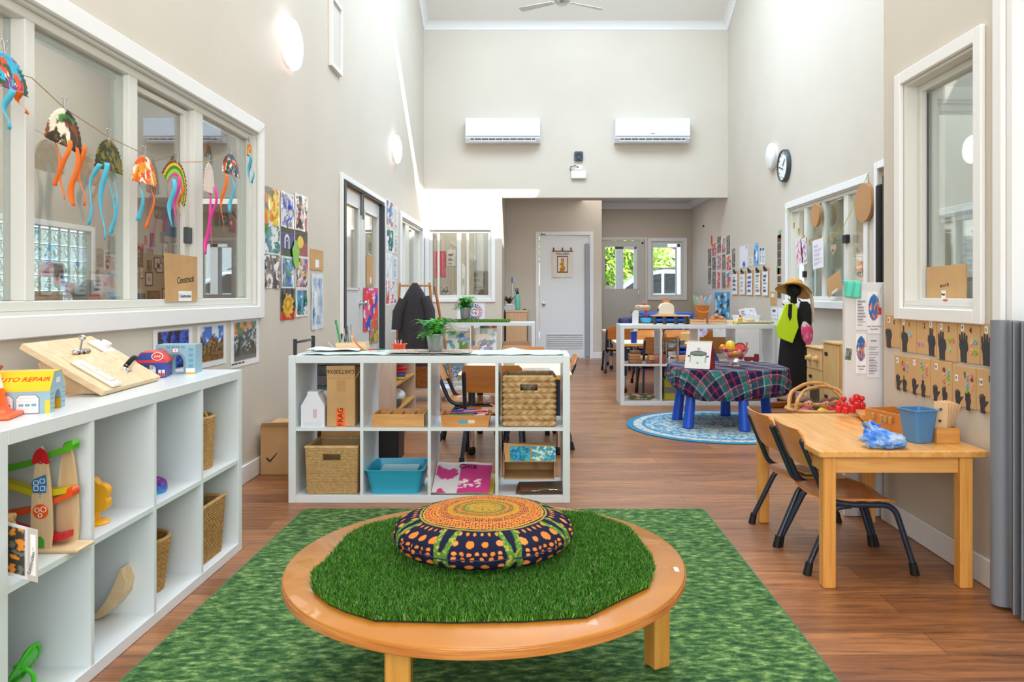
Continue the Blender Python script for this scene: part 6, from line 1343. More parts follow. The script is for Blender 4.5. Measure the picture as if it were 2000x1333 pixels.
# activity table with chairs
def act_table(label,x0,x1,y0,y1,h_=.55,lc=NAVYM):
    t=T('activity_table',label,'table',((x0+x1)/2,(y0+y1)/2,0));w_,d_=x1-x0,y1-y0
    b=MB();b.prism(rrect(-w_/2,w_/2,-d_/2,d_/2,.05),(0,0,h_-.004),(1,0,0),(0,1,0),.004);b.build('laminate_top',mat('cream_laminate','#f2eddc',.3),t)
    b=MB();b.prism(rrect(-w_/2,w_/2,-d_/2,d_/2,.05),(0,0,h_-.03),(1,0,0),(0,1,0),.026);b.build('edge_band',mat('mustard_edge','#d3a02c',.4),t)
    for sx in (-1,1):
        for sy in (-1,1):
            x,y=sx*(w_/2-.09),sy*(d_/2-.09);b=MB();b.cyl((x,y,.19),(x,y,h_-.03),.024,n=14);g_=b.build('leg',lc,t);b=MB();b.cyl((x,y,.04),(x,y,.19),.017,n=12);b.build('leg_extension',CHROME,g_);b=MB();b.lathe([(.015,.055),(.026,.045),(.026,.01),(.018,0),(0,0)][::-1],(x,y,.001),14);b.build('foot_cap',RUB,g_)
    return t
act_table('cream topped activity table with mustard edge just behind the middle shelf',-.52,.25,5.04,6.0)
for i,(x,y,a,l) in enumerate(((-.27,5.00,PI/2,'school chair with its back to the middle shelf at the near cream table'),(-.45,5.48,0,'school chair at the left side of the near cream table'),(.02,5.48,PI,'school chair at the right side of the near cream table'),(-.1,6.08,-PI/2,'school chair at the far side of the near cream table'))):
    c=dup(c0,(x,y,0),a,l,group='chairs round the near cream table');c.scale=(1.15,)*3
b=MB();b.lathe([(.035,0),(.045,.05),(.047,.05),(.042,.002),(0,.002)],n=24);o=b.build('grey_pot',mat('sage_pot','#a8b4a6',.5));o.location=(mX(994,5.7),5.7,.55);tag(o,'small sage grey pot on the near cream table','pot')
sheet('glass_board','thin clear board lying on the near cream table','board',(-.18,5.25,.5505),(1,.1,0),(-.1,1,0),.30,.22,lambda u,v: lin('#cfd0c4') if .04 < u < .97 else lin('#8a8a80'),LAM,30,6,th=.002,out=0)
# easel with the dark jacket
t=T('wooden_easel','wooden easel behind the middle shelf with a dark jacket over its corner','easel',(-.98,7.15,0))
EW=woodmat('easel_wood','#b5743c','#c78a50',(14,14,2),.5)
for nm,p0_,p1_ in (('leg',(-.02,.0,1.20),(.09,-.02,.0)),('leg',(.03,.0,1.17),(.22,.12,.0)),('leg',(-.30,.0,1.20),(-.36,0,0)),('cross_bar',(-.30,-.012,1.17),(-.0,-.012,1.17)),('cross_bar',(-.33,-.012,.55),(.05,-.012,.55))):
    b=MB();d=Vector(p1_)-Vector(p0_);b.X=Matrix.Translation((Vector(p0_)+Vector(p1_))/2) @ d.to_track_quat('Z','Y').to_matrix().to_4x4();b.box((0,0,0),(.028,.018,d.length),.003);b.build(nm,EW,t)
JK=mat('charcoal_fabric','#35333a',.85,bump=.3,bscale=300)
t=T('dark_jacket','charcoal grey smock hanging over the wooden easel','jacket',(-1.12,7.04,.42))
prof_=[(0,.165,.03),(.12,.165,.035),(.28,.158,.035),(.42,.15,.035),(.52,.14,.035),(.60,.125,.035),(.68,.085,.03),(.735,.05,.025),(.775,.022,.012)]
b=MB();vs=[];n_=56
for z,hw,dp in prof_:
    for i in range(n_):
        a=2*PI*i/n_;fo=1+.13*math.sin(a*9+z*3)*(1-z);vs.append((math.cos(a)*hw*(1+.04*math.sin(a*5)),math.sin(a)*dp*1.3*fo,z))
b.add(vs,[(j*n_+i,j*n_+(i+1) % n_,(j+1)*n_+(i+1) % n_,(j+1)*n_+i) for j in range(len(prof_)-1) for i in range(n_)]+[list(range((len(prof_)-1)*n_,len(prof_)*n_))]);b.build('body',JK,t)
b=MB();b.tube([(.10,-.03,.64),(.145,-.05,.52),(.155,-.055,.36),(.15,-.055,.22)],.05,14,rs=[.045,.05,.046,.042],flat=1);b.build('sleeve',JK,t)
b=MB();b.tube([(-.10,-.03,.62),(-.15,-.045,.50),(-.165,-.05,.34)],.05,14,rs=[.045,.05,.045]);b.build('sleeve',JK,t)
basket('brown_basket','square brown woven basket on a low white bench behind the pale cabinet',(mX(821,7.6),7.75,.14),.22,.22,.28,24,22,'#b5763c','#7f4c24',1,amp=.004)
t=T('low_white_bench','low white bench under the brown basket near the easel','bench',(-1.15,7.8,0));b=MB();b.bx(-.3,.3,-.15,.18,.11,.138,.003);b.build('top',LAMW,t)
for x in (-.29,.27): b=MB();b.bx(x,x+.02,-.15,.18,0,.11);b.build('leg',LAMW,t)
# ================================================================ far left shelf (Y 8.58) and storeroom wall
def simple(name,label,cat,mb,m,loc=(0,0,0),rz=0,**kw):
    o=mb.build(name,m,**kw);o.location=loc;o.rotation_euler=(0,0,rz);return tag(o,label,cat)
t=T('turf_runner','strip of green artificial turf lying on top of the far left shelf','turf',(-.76,8.60,ZS+.001))
P_=[(-.42,0),(.47,0),(.47,.30),(-.42,.30)];b=MB();b.prism(P_,(0,0,0),(1,0,0),(0,1,0),.006);b.build('backing',_mats['turf_backing'],t)
blades(P_,26000,.018,.032,.0022,['#5a9a2a','#79b53c','#8fc24a','#4f8a24'],31,'grass_blades',t,.004)
def book(label,x,y,z,w_,h_,th,c_,tilt=0,nm='picture_book',fn=None,rz=0):
    f=fn or splash(c_,['#e8e6e0','#d87a2a','#2a7ab0','#3a8a4a'],3,.18,int(w_*900+x*70),.0)
    return sheet(nm,label,'book',(x,y,z),(math.cos(rz),math.sin(rz),0),(0,math.sin(tilt),math.cos(tilt)),w_,h_,f,LAM,14,16,th=th,out=0)
XS_=lambda px: (px-CX)*8.6/F
ZM8,ZB8=.393,.039
book('pale blue sea picture book standing in the second upper cube of the far left shelf',XS_(872),8.72,ZM8,.25,.27,.012,'#8ab8dc',.15,fn=splash('#8fbfe0',['#e8f0f4','#3f90c0','#7ab04a','#f0ead0'],3,.1,12,0))
book('green leaf picture book in front of the sea book on the far left shelf',XS_(865),8.66,ZM8,.18,.19,.01,'#e8eede',.12,fn=splash('#eef0e4',['#7ab03a','#58a8c8','#f0d8a0'],3,.1,22,0))
book('navy blue book lying low at the front of the second far shelf cube',XS_(890),8.61,ZM8,.11,.055,.02,'#1f2c50',0,fn=lambda u,v: lin('#1f2c50') if u > .2 else lin('#5fb8c0'))
book('red and orange picture book, tallest in the third cube of the far left shelf',XS_(934),8.82,ZM8,.20,.33,.012,'#f08a2a',.1,fn=splash('#f2a03a',['#e0402e','#3a8a4a','#f4f0e8'],4,.06,32,0))
book('yellow picture book at the left of the third far shelf cube',XS_(912),8.80,ZM8+.10,.09,.19,.012,'#f0c03a',.1,fn=lambda u,v: lin('#f2c13c') if v > .25 else lin('#3f6fc0'))
book('white book leaning beside the red picture book on the far left shelf',XS_(925),8.79,ZM8+.14,.06,.16,.01,'#f0f0f2',.1,fn=lambda u,v: lin('#eef0f4'))
book('cream storybook in the middle of the third far shelf cube',XS_(926),8.72,ZM8,.19,.235,.012,'#e6d8b0',.12,fn=splash('#e9deba',['#d8d4cc','#6a5a4a'],4,.25,42,0))
book('white book with a blue roundel at the right of the third far shelf cube',XS_(957),8.70,ZM8,.07,.26,.012,'#f0f0f0',.08,fn=blobs('#eef0ee',[('#3f90c8',.5,.6,.35,.1),('#4aa0a0',.4,.9,.4,.1),('#e8c02a',.4,.1,.5,.12)],.1))
book('black and white photo book in the third far shelf cube',XS_(936),8.66,ZM8,.15,.17,.012,'#2a2a2e',.12,fn=splash('#e8e6ea',['#232327','#6a5a9a'],3,.0,52,0))
book('orange wooden toned book low in the third far shelf cube',XS_(912),8.64,ZM8,.13,.10,.012,'#c88a4a',.1,fn=splash('#c98f52',['#e8902a','#d84a2a'],3,.1,62,0))
book('dark navy book lying at the bottom of the third far shelf cube',XS_(912),8.60,ZM8,.095,.05,.02,'#1c2440',0,fn=lambda u,v: lin('#1c2444'))
simple('paper_sheet','curled white paper at the front of the third far shelf cube','paper',MB().grid(lambda u,v: (.17*u,.08*v,.05*math.sin(u*PI*.9)*(.5+.5*v)),12,4),_mats['paper_white'],(XS_(932),8.595,ZM8+.001))
simple('navy_pouch','round dark blue pouch in the second far shelf cube','pouch',MB().ball((0,0,.035),.05,12,(1,.8,.7)),mat('navy_cloth','#222c4c',.8),(XS_(898),8.68,ZM8+.001))
t=T('art_box','pale open wooden box of pens in the right cube of the far left shelf','box',(XS_(1008),8.72,ZM8))
b=MB()
for q in ((-.155,.155,-.06,-.054,0,.11),(-.155,.155,.054,.06,0,.15),(-.155,-.149,-.054,.054,0,.13),(.149,.155,-.054,.054,0,.13)): b.bx(*q)
b.bx(-.149,.149,-.054,.054,0,.006);b.build('case',woodmat('pink_pine','#dcae8c','#e6c0a0'),t);b=MB();b.lathe([(0,0),(.016,0),(.016,.001),(0,.001)],M=Matrix.Translation((.10,-.061,.07)) @ Matrix.Rotation(PI/2,4,'X'),n=14);b.build('round_sticker',_mats['paper_white'],t)
for i in range(12):
    c_=['#7a5aa0','#2a8a8a','#3a3a8a','#c83a3a','#e04a6a','#1a1a2a','#d83a4a','#f0f0f0','#e83a3a','#202020','#d0b040','#3a6a9a'][i]
    b=MB();x=-.13+.02*i;b.cyl((x,-.085,.001),(x+.012*(i % 3-1),-.075,.055+.012*(i % 4)),.006,n=8);o=b.build('upright_pen',mat('p2_'+c_,c_,.4));o.location=t.location
    tag(o,'pen standing in front of the pale art box, %s from the left' % ['first','second','third','fourth','fifth','sixth','seventh','eighth','ninth','tenth','eleventh','last'][i],'pen','pens in front of the art box')
def sea(u,v):
    if v < .1 or u < .03 or u > .97: return lin('#d8d6d0')
    if v > .75: return lin('#8fb4cc')
    return lin('#3f7ea8') if nz(u*3,v*2.6,9,4) > -.05 else lin('#cfd8dc')
sheet('seascape_picture','blue seascape picture leaning in the lower left cubes of the far left shelf','picture',(XS_(855),8.66,ZB8+.03),(1,0,0),(0,.18,.98),.30,.24,sea,PAPER,30,24,th=.004)
for i in range(6):
    o=MB().ball((0,0,.007),.010,8,(1,1,.7)).build('pebble',mat('pebble','#3a3430',.6));o.location=(XS_(858)+.035*i,8.60+.01*(i % 2),ZB8+.001)
    tag(o,'dark pebble below the seascape picture, %s from the left' % ['first','second','third','fourth','fifth','sixth'][i],'pebble','pebbles below the seascape')
# poster behind
def poster(u,v):
    r_=math.hypot((u-.62)*1.1,v-.62)
    if r_ < .13: return lin('#f0f2f8') if nz(u,v,20,3) > .1 else lin('#a08068')
    if .17 < r_ < .32: return lin('#e8eaf2') if (math.atan2(v-.62,u-.62)*3.2) % 1 < .3 else (lin('#c87a9a') if u > .7 else lin('#4a5a8a'))
    return lin('#e9ecf4')
wsheet('F',893,591,947,640,poster,'circle_poster','white poster with a ring shaped logo on the far wall behind the small fern','poster',nu=50,nv=50)
tx=text('CIRCLE',.055,mat('slate_blue','#4a5878',.6),None,frameM(onY(925,622,YF-.006),(1,0,0),(0,0,1)));o=bpy.data.objects['circle_poster'];tx.parent=o;tx.matrix_parent_inverse=Matrix.Translation(-o.location)
t=T('storage_cabinet','oak faced storage cabinet against the return wall beside the storeroom door','cabinet',(-.30,12.45,0))
b=MB();b.bx(-.17,.17,-.25,.30,.02,.80,.003);b.build('carcass',woodmat('oak_cab','#cfa67c','#dab48c',(14,14,1.5),.5),t);b=MB();b.bx(-.18,.18,-.26,.31,.80,.83,.003);b.build('top',woodmat('oak_top','#d8b48c','#e2c4a0'),t);b=MB();b.bx(.172,.182,-.24,.1,.1,.6);b.build('dark_side_rail',DS,t)
zc=.832
simple('water_bottle','mint green water bottle with a black spout on the storage cabinet','bottle',MB().lathe([(.035,0),(.042,.01),(.042,.22),(.025,.25),(.022,.26),(0,.26)],n=20),mat('mint_bottle','#6cc4b0',.35),(-.29,12.40,zc))
o=MB().lathe([(.024,.26),(.024,.29),(.012,.30),(.010,.33),(0,.33)],n=16).tube([(-.02,0,.30),(-.035,0,.34),(-.01,0,.36),(.02,0,.33)],.008,6).build('spout',BLACKM,bpy.data.objects['water_bottle'])
t=T('blue_tipped_pole','white pole with a blue tip standing beside the mint bottle','pole',(-.36,12.55,zc));b=MB();b.tube([(0,0,0),(-.02,0,.48)],.008,8);b.build('shaft',WHITE,t);b=MB();b.tube([(-.018,0,.44),(-.022,0,.54)],.014,10);b.build('tip',mat('cap_blue','#5a7fd0',.4),t)
t=T('branch_sculpture','dark spiky branch ornament on the storage cabinet','ornament',(-.42,12.40,zc+.10));R=rnd(6);b=MB();b.box((0,0,-.05),(.10,.10,.10),.01);b.build('white_pot',WHITE,t);b=MB()
for k in range(16): a=R.uniform(0,6.28);b.tube([(0,0,0),(.05*math.cos(a),.05*math.sin(a),.05+.03*R.random()),(.10*math.cos(a),.08*math.sin(a),.05+.09*R.random())],.012,6,rs=[.014,.010,.003])
b.build('branches',mat('dark_brown','#3a2a22',.8),t)
t=T('shell_box','clear plastic box of shells beside the branch ornament','box',(-.40,12.27,zc));b=MB();b.bx(-.10,.08,-.05,.05,0,.07,.003);b.build('case',mat('clear_box','#b4c0cc',.2),t);b=MB()
for k in range(9): b.ball((-.08+.018*k,.01*(k % 3-1),.078),.016,8,(1,1,.8))
b.build('shells',mat('shells','#e0c49a',.7),t)
simple('brown_disc','small brown disc at the right end of the storage cabinet top','disc',MB().lathe([(0,0),(.025,0),(.025,.015),(0,.015)],n=14),mat('dark_brown','#3a2a22'),(-.17,12.30,zc))
simple('teal_cloth','teal cloth bunched on the right side of the storage cabinet','cloth',MB().ball((0,0,0),.05,12,(.5,.8,1.2)),mat('teal_cloth','#4aa8a0',.8),(-.115,12.25,.62))
def wb_(u,v):
    if .22 < u < .78 and .18 < v < .82:
        if u < .27 or u > .73 or v < .215 or v > .785: return lin('#7a5240')
        x,y=(u-.5)/.23,(v-.5)/.30
        if ((x+.15)/.45)**2+((y+.75)/.5)**2 < 1 or ((x-.05)/.5)**2+((y+.5)/.45)**2 < 1 or ((x+.05)/.32)**2+((y-.12)/.3)**2 < 1 or ((x+.35)/.3)**2+((y-.02)/.13)**2 < 1: return lin('#c98a2e') if nz(u,v,12,4) > -.1 else lin('#e0b050')
        if ((x+.18)/.10)**2+((y-.58)/.3)**2 < 1 or ((x-.16)/.12)**2+((y-.55)/.3)**2 < 1: return lin('#a8783a')
        return lin('#f2ece0')
    return lin('#efe9de')
a,c=onY(1079,542,12.79),onY(1118,491,12.79)
o=sheet('cloth_wall_hanging','cream cloth hanging lettered WALLABIES with a brown animal picture on the storeroom door','wall hanging',(a.x,12.795,a.z),(1,0,0),(0,0,1),c.x-a.x,c.z-a.z,wb_,CLOTHV,50,66,th=.003,wave=.004)
tx=text('WALLABIES',.045,INK,None,Matrix.Identity(4));tx.parent=o;tx.matrix_local=frameM(Vector(((c.x-a.x)/2,-.014,(c.z-a.z)*.90)),(1,0,0),(0,0,1))
b=MB();b.cyl((-.01,-.012,c.z-a.z),(c.x-a.x+.01,-.012,c.z-a.z),.008)
for k in (.06,.5,.93): b.bx((c.x-a.x)*k-.012,(c.x-a.x)*k+.012,-.018,-.004,c.z-a.z,c.z-a.z+.06)
b.build('rod_and_tabs',mat('brown_felt','#7a4a3a',.8),o)
# ================================================================ white shelf on the right, tables and chairs behind
YR=7.38;ZR=.79;rX=lambda px,Y=YR: (px-CX)*Y/F;zmr=.395+.008;
act_table('cream topped activity table farthest back by the recess door',1.02,1.95,10.9,11.7,.55)
act_table('cream topped activity table right behind the right hand white shelf',.90,2.05,8.25,8.95,.55)
act_table('cream topped activity table at the back right near the blue cots',2.1,2.6,9.7,10.5,.55)
for x,y,a,l in ((1.32,8.12,PI/2,'orange backed chair nearest the right shelf, at the table behind it'),(1.88,8.14,PI/2,'orange backed chair behind the tartan table book, at the table behind the shelf'),(1.38,9.02,-PI/2,'orange backed chair on the far side of the table behind the right shelf'),(1.80,9.15,-PI/2,'second orange backed chair on the far side of that table behind the shelf'),(1.16,10.6,PI/2,'orange backed chair farthest left at the back activity table'),(1.62,10.75,PI/2,'orange backed chair in the middle of the back activity table'),(2.25,9.55,PI/2,'orange backed chair at the back right table')):
    c=dup(c0,(x,y,0),a,l,group='chairs round the back tables');c.scale=(1.15,)*3
t=T('stacked_cots','stack of royal blue stretcher beds against the back wall of the recess','beds',(2.1,12.6,0))
BLUEC=mat('royal_blue_cot','#1f5fd0',.5)
for i in range(9):
    b=MB();z=.06+.085*i;b.box((.02*(i % 2),0,z+.035),(.80,1.3,.022),.004)
    for s in (-1,1): b.tube([(s*.40,-.65,z+.035),(s*.40,.65,z+.035)],.018,8);b.cyl((s*.38,-.62,z-.05),(s*.38,-.62,z+.03),.02);b.cyl((s*.38,.62,z-.05),(s*.38,.62,z+.03),.02)
    b.box((0,-.66,z+.02),(.82,.02,.035),.004);b.build('cot',BLUEC,t)
simple('blue_bundle','dark blue folded mats leaning on the left of the stretcher beds','mats',MB().box((0,0,.35),(.24,.4,.7),.05,seg=2),mat('navy_vinyl','#1c2c6a',.4),(1.52,12.6,0))
# on top of the right shelf
t=T('toy_mixer','wooden toy stand mixer with a red knob and sky blue bowl on the right shelf','toy mixer',(rX(1250,7.5),7.53,ZR))
b=MB();b.prism(rrect(-.07,.13,-.06,.06,.02),(0,0,0),(1,0,0),(0,1,0),.010);b.build('base',BIRCH,t)
b=MB();b.box((-.03,.0,.075),(.035,.06,.13),.004);b.build('column',mat('mixer_white','#eceae4',.4),t)
b=MB();b.box((.03,0,.165),(.155,.06,.055),.024,seg=3);b.build('head',woodmat('mixer_wood','#e0a470','#eab584'),t)
b=MB();b.box((.05,-.0315,.162),(.09,.003,.010));b.tube([(-.020+.018*math.cos(a),-.032,.165+.018*math.sin(a)) for a in [2*PI*i/18 for i in range(18)]],.003,6,closed=True);b.build('blue_stripe',mat('stripe_blue','#5aa8c0',.5),t)
b=MB();b.cyl((.05,0,.19),(.05,0,.205),.010);b.box((.045,0,.208),(.045,.02,.012),.004);b.cyl((.065,0,.07),(.065,0,.14),.012);b.build('red_beater',RED,t)
b=MB();b.lathe([(.035,.01),(.052,.022),(.062,.065),(.058,.065),(.045,.02),(0,.018)],(.065,0,0),28);b.build('bowl',mat('sky_bowl','#45aee0',.35),t)
simple('white_paddle','white rounded wooden paddle standing left of the toy mixer','paddle',MB().prism([(-.034,0),(.034,0),(.026,.02),(.026,.11)]+[(.026*math.cos(PI*i/10),.11+.026*math.sin(PI*i/10)) for i in range(1,10)]+[(-.026,.11),(-.026,.02)],(0,0,0),(1,0,0),(0,0,1),.016),mat('paddle_white','#e9ebee',.4),(rX(1240,7.44),7.44,ZR+.0005))
t=T('riser_table','small wooden riser with black legs holding the toy toaster','riser',(rX(1309,7.55),7.56,ZR));b=MB();b.box((0,0,.085),(.37,.18,.012),.003);b.build('top',BAMB,t)
for x in (-.155,-.055,.06,.16): b=MB();b.bx(x-.007,x+.007,-.08,.08,.0,.079);b.build('leg',BLACKM,t)
t=T('toy_toaster','cream wooden toy toaster with a slice of bread on the riser','toy toaster',(rX(1301,7.55),7.55,ZR+.0915));TC_=mat('toaster_cream','#efe6d4',.5)
b=MB();b.prism(rrect(-.10,.10,-.055,.055,.01),(0,0,0),(1,0,0),(0,1,0),.009);b.build('base',BIRCH,t)
pr=[(-.075,.009),(.075,.009),(.075,.07)]+[(.075*math.cos(PI*i/14),.07+.055*math.sin(PI*i/14)) for i in range(1,14)]+[(-.075,.07)]
b=MB();b.prism(pr,(0,.04,0),(1,0,0),(0,0,1),.08);o=b.build('body',TC_,t);q=o.modifiers.new('b','BEVEL');q.width=.006;q.segments=2;q.limit_method='ANGLE'
b=MB();b.box((-.082,-.01,.05),(.012,.01,.03),.003);b.build('lever',BLACKM,t)
b=MB();b.box((.0,0,.135),(.075,.014,.055),.012,seg=2);b.build('bread_slice',mat('bread_crust','#d08a44',.7),t)
for cx_,w_,l in ((rX(1361,7.5),.150,'smaller slatted wooden crate on the right shelf under the orange bucket'),(rX(1398,7.5),.165,'slatted wooden crate of bread rolls on the right shelf')):
    t=T('wooden_crate',l,'crate',(cx_,7.5,ZR));CW=woodmat('crate_wood','#dba878','#e6bb90')
    b=MB()
    for z in (.014,.040):
        for s in (-1,1): b.bx(-w_/2,w_/2,s*.055-.002,s*.055+.002,z-.010,z+.010);b.bx(s*w_/2-.002,s*w_/2+.002,-.053,.053,z-.010,z+.010)
    b.bx(-w_/2+.003,w_/2-.003,-.05,.05,.004,.008);b.build('slats',CW,t)
    b=MB()
    for sx in (-1,1):
        for sy in (-1,1): b.box((sx*(w_/2-.008),sy*.048,.028),(.012,.010,.056),.002)
    b.build('corner_posts',CW,t)
    if 'rolls' in l:
        for i in range(5): simple('bread_roll','toy bread roll in the slatted crate, %s from the left' % ['first','second','third','fourth','fifth'][i],'toy bread',MB().ball((0,0,.0),.028,12,(1.1,.9,.75)),mat('roll%d' % (i % 2),['#d88a5a','#e0b080'][i % 2],.7),(cx_-.05+.026*i,7.5+.012*(i % 2),ZR+.045+.018*(i % 3)))
t=T('orange_bucket','orange brown bucket with a rope handle holding whisks on the right shelf','bucket',(rX(1371,7.5),7.5,ZR+.058));b=MB();b.lathe([(0,0),(.052,0),(.054,.004),(.074,.125),(.077,.127),(.077,.132),(.070,.132),(.068,.122),(.05,.008),(0,.008)],n=32);b.build('pail',mat('terracotta_plastic','#cc7426',.5),t)
b=MB();b.tube([(.076*math.cos(a),-.082,.118-.055*math.sin(a)-.0) for a in [PI*i/14 for i in range(15)]],.005,8);b.build('rope_handle',mat('rope','#c9925a',.8),t)
for i,(dx,c_,l) in enumerate(((-.06,'#9ac8a8','mint'),(-.035,'#bcd8c4','pale green'),(-.005,'#e8b8bc','pink'),(.03,'#a8c8d0','pale blue'),(.07,'#a4c4d4','light blue, rightmost'))):
    t2=T('whisk',l+' toy whisk standing in the orange bucket','whisk',(t.location.x+dx*.3,7.5+.01*(i % 2),ZR+.07));top=Vector((dx*1.0,0,.21-.01*(i % 2)));b=MB();b.tube([(0,0,0),top*.45],.006,8)
    b.build('handle',mat('wh_'+c_,c_,.4),t2);b=MB()
    for k in range(3):
        a=PI*k/3;s_=Vector((math.cos(a),math.sin(a),0));mid=top*.8;b.tube([top*.45,mid*.9+s_*.016,top*.95+s_*.012,top*1.04,top*.95-s_*.012,mid*.9-s_*.016,top*.45],.0022,5)
    b.build('wire_loops',mat('wh_'+c_,c_),t2)
simple('toy_sauce_bottle','yellow toy bottle with a red cap on the right shelf','toy bottle',MB().lathe([(.022,0),(.024,.005),(.024,.055),(.012,.068),(.010,.075),(0,.075)],n=18),mat('mustard_y','#d8a828',.4),(rX(1446,7.5),7.5,ZR));o=MB().lathe([(.012,.073),(.011,.09),(0,.092)],n=12).build('cap',RED,bpy.data.objects['toy_sauce_bottle'])
simple('wood_toy_block','pale wooden block toys beside the bread crate','block',MB().box((0,0,.02),(.07,.06,.04),.005),BIRCH,(rX(1424,7.5),7.5,ZR));simple('wood_toy_block','small yellow topped block beside the toy sauce bottle','block',MB().box((0,0,.018),(.035,.05,.036),.005),mat('blk_y','#d8b860',.6),(rX(1435,7.5),7.47,ZR))
simple('round_toy_cheese','tan round wooden toy cheese on the pale tray of the right shelf','toy food',MB().lathe([(0,0),(.045,0),(.048,.01),(.048,.035),(.03,.045),(0,.045)],n=24),mat('cheese','#d8b080',.6),(rX(1466,7.53),7.56,ZR+.012))
simple('wire_tray','long pale yellow ribbed tray at the right end of the right shelf','tray',MB().grid(lambda u,v: (.36*u-.18,-.06+.12*v,.012+.012*abs(math.sin(u*60))*(abs(2*v-1)**3)+.012*(abs(2*v-1)**4)),120,12).box((0,0,.005),(.34,.11,.01),.002),mat('pale_tray','#e6dcb8',.5),(rX(1473,7.48),7.47,ZR))
# in the cubes of the right shelf
for i,(dx,dz,w_,h_,c_,l) in enumerate(((-.02,0,.13,.035,'#8a5a34','flat brown wooden block at the bottom left'),(-.03,.036,.11,.030,'#a06a3a','wooden block second from the bottom at the left'),(-.025,.067,.12,.028,'#b5824a','wooden block third from the bottom at the left'),(-.02,.096,.10,.03,'#7a4a2c','dark wooden block on top of the left pile'),(.22,0,.11,.09,'#9a4f32','reddish square wooden block at the right'),(.13,0,.08,.03,'#7a4430','low brown wooden block in the middle'),(.14,.031,.06,.05,'#c08a50','light wooden block in the middle'))):
    simple('wooden_block',l+' of the upper left cube, right shelf','block',MB().box((0,0,h_/2),(w_,.12,h_),.006,seg=2),woodmat('blk_'+c_,c_,c_,(2,14,14)),(rX(1248)+dx,7.52,ZR/2+.009+dz))
t=T('pot_rack','toy metal pans on a wire rack in the second cube of the right shelf','toy pans',(rX(1315),7.6,ZR/2+.009));
for i,(z,r_) in enumerate(((.0,.085),(.07,.08),(.15,.075))): b=MB();b.lathe([(0,z+.004),(r_*.8,z+.004),(r_,z+.045),(r_-.003,z+.045),(r_*.78,z+.008),(0,z+.008)],n=28);b.build('pan',CHROME,t)
b=MB()
for a in (0,2.1,4.2): b.tube([(.09*math.cos(a),.09*math.sin(a),0),(.09*math.cos(a),.09*math.sin(a),.21)],.003,6)
b.build('rack',METAL,t)
t=T('cup_tree','pale wooden stand with hanging cups behind the toy pans','cup stand',(rX(1334),7.65,ZR/2+.009));b=MB();b.cyl((0,0,0),(0,0,.26),.012);b.lathe([(0,0),(.06,0),(.06,.012),(0,.012)]);b.build('stand',BIRCHZ,t)
for s in (-1,1): b=MB();b.lathe([(.02,0),(.028,.05),(.025,.05),(.018,.004),(0,.004)],(s*.04,-.03,.17),16);b.build('cup',METAL,t)
basket('toy_basket','small pale wicker basket with a tall hoop handle on the table behind the right shelf',(rX(1346,8.5),8.5,.551),.19,.14,.10,20,12,'#e2bc84','#c8985c',.8,True,handle=.13)
simple('yellow_grey_box','olive yellow box with a grey band in the second lower cube of the right shelf','box',MB().box((0,0,.10),(.13,.16,.20),.003),noisemat('olive',['#a89c3c','#b4a844'],2,bump=0,pos=(.4,.6)),(rX(1314),7.56,.040));o=MB().box((0,0,.10),(.133,.163,.06)).build('band',mat('grey_band','#6f6f64',.6),bpy.data.objects['yellow_grey_box'])
for x,l in ((1258,'red and green picture tray lying in the lower left cube of the right shelf'),(1390,'green picture tray lying in a lower cube behind the tartan cloth')): sheet('picture_tray',l,'tray',(rX(x)-.13,7.44,.040),(1,0,0),(0,1,.12),.27,.26,splash('#3f8a5a',['#d84a4a','#e8d8c8','#2a6a4a'],4,.1,x,0),LAM,24,16,th=.006)
basket('brown_basket','brown woven basket in the lower right cube of the right shelf',(rX(1477),7.56,.040),.24,.22,.19,22,16,'#a8683a','#6f4024',1,amp=.006)
simple('wooden_bowl_tray','shallow pale wooden tray in the third cube of the right shelf','tray',MB().box((0,0,.02),(.19,.15,.04),.008),BIRCH,(rX(1408),7.56,ZR/2+.009))
simple('toy_truck','dark red toy truck in the right upper cube of the right shelf','toy truck',MB().box((0,0,.04),(.14,.06,.035),.006).box((.05,0,.07),(.04,.05,.035),.006).cyl((-.04,-.035,.02),(-.04,.035,.02),.02).cyl((.045,-.035,.02),(.045,.035,.02),.02),mat('dark_red','#8a2a32',.4),(rX(1478),7.56,ZR/2+.009))
simple('toy_shark_board','dark blue shark shaped cut out standing in the third cube of the right shelf','cut out',MB().prism([(-.06,0),(.07,0),(.03,.08),(.01,.14),(-.02,.16),(-.03,.13),(-.055,.10),(-.045,.05)],(0,0,0),(1,0,0),(0,0,1),.012),mat('deep_blue_board','#25407c',.5),(rX(1398),7.48,ZR/2+.010+.0))
simple('purple_balls_bag','net bag of lilac balls behind the third cube of the right shelf','bag',MB().ball((0,0,.0),.07,10).ball((.06,.02,.05),.055,10).ball((-.05,.0,.07),.05,10).ball((.02,0,.11),.05,10),mat('lilac','#c4b4dc',.5),(rX(1383,8.0),8.5,.62))
t=T('drinking_cup','royal blue drink cup with a green rim on the table behind the right shelf','cup',((1238-CX)*8.32/F,8.32,.551));b=MB();b.lathe([(.030,0),(.034,.004),(.038,.13),(.0,.13)],n=24);b.build('body',mat('cobalt','#1c3cae',.25,coat=.5),t);b=MB();b.lathe([(.037,.128),(.039,.128),(.039,.136),(0,.136)],n=24);b.build('rim',mat('mint_rim','#8fd0a0',.4),t)
t=T('white_cupboard','white cupboard against the right wall behind the right shelf','cupboard',(2.55,8.75,0));b=MB();b.bx(-.42,.34,-.3,.3,.02,.72,.003);b.build('carcass',LAMW,t)
for x0_,x1_ in ((-.42,-.04),(-.035,.34)): b=MB();b.bx(x0_,x1_,-.318,-.301,.04,.71,.002);b.build('door',WHITE,t)
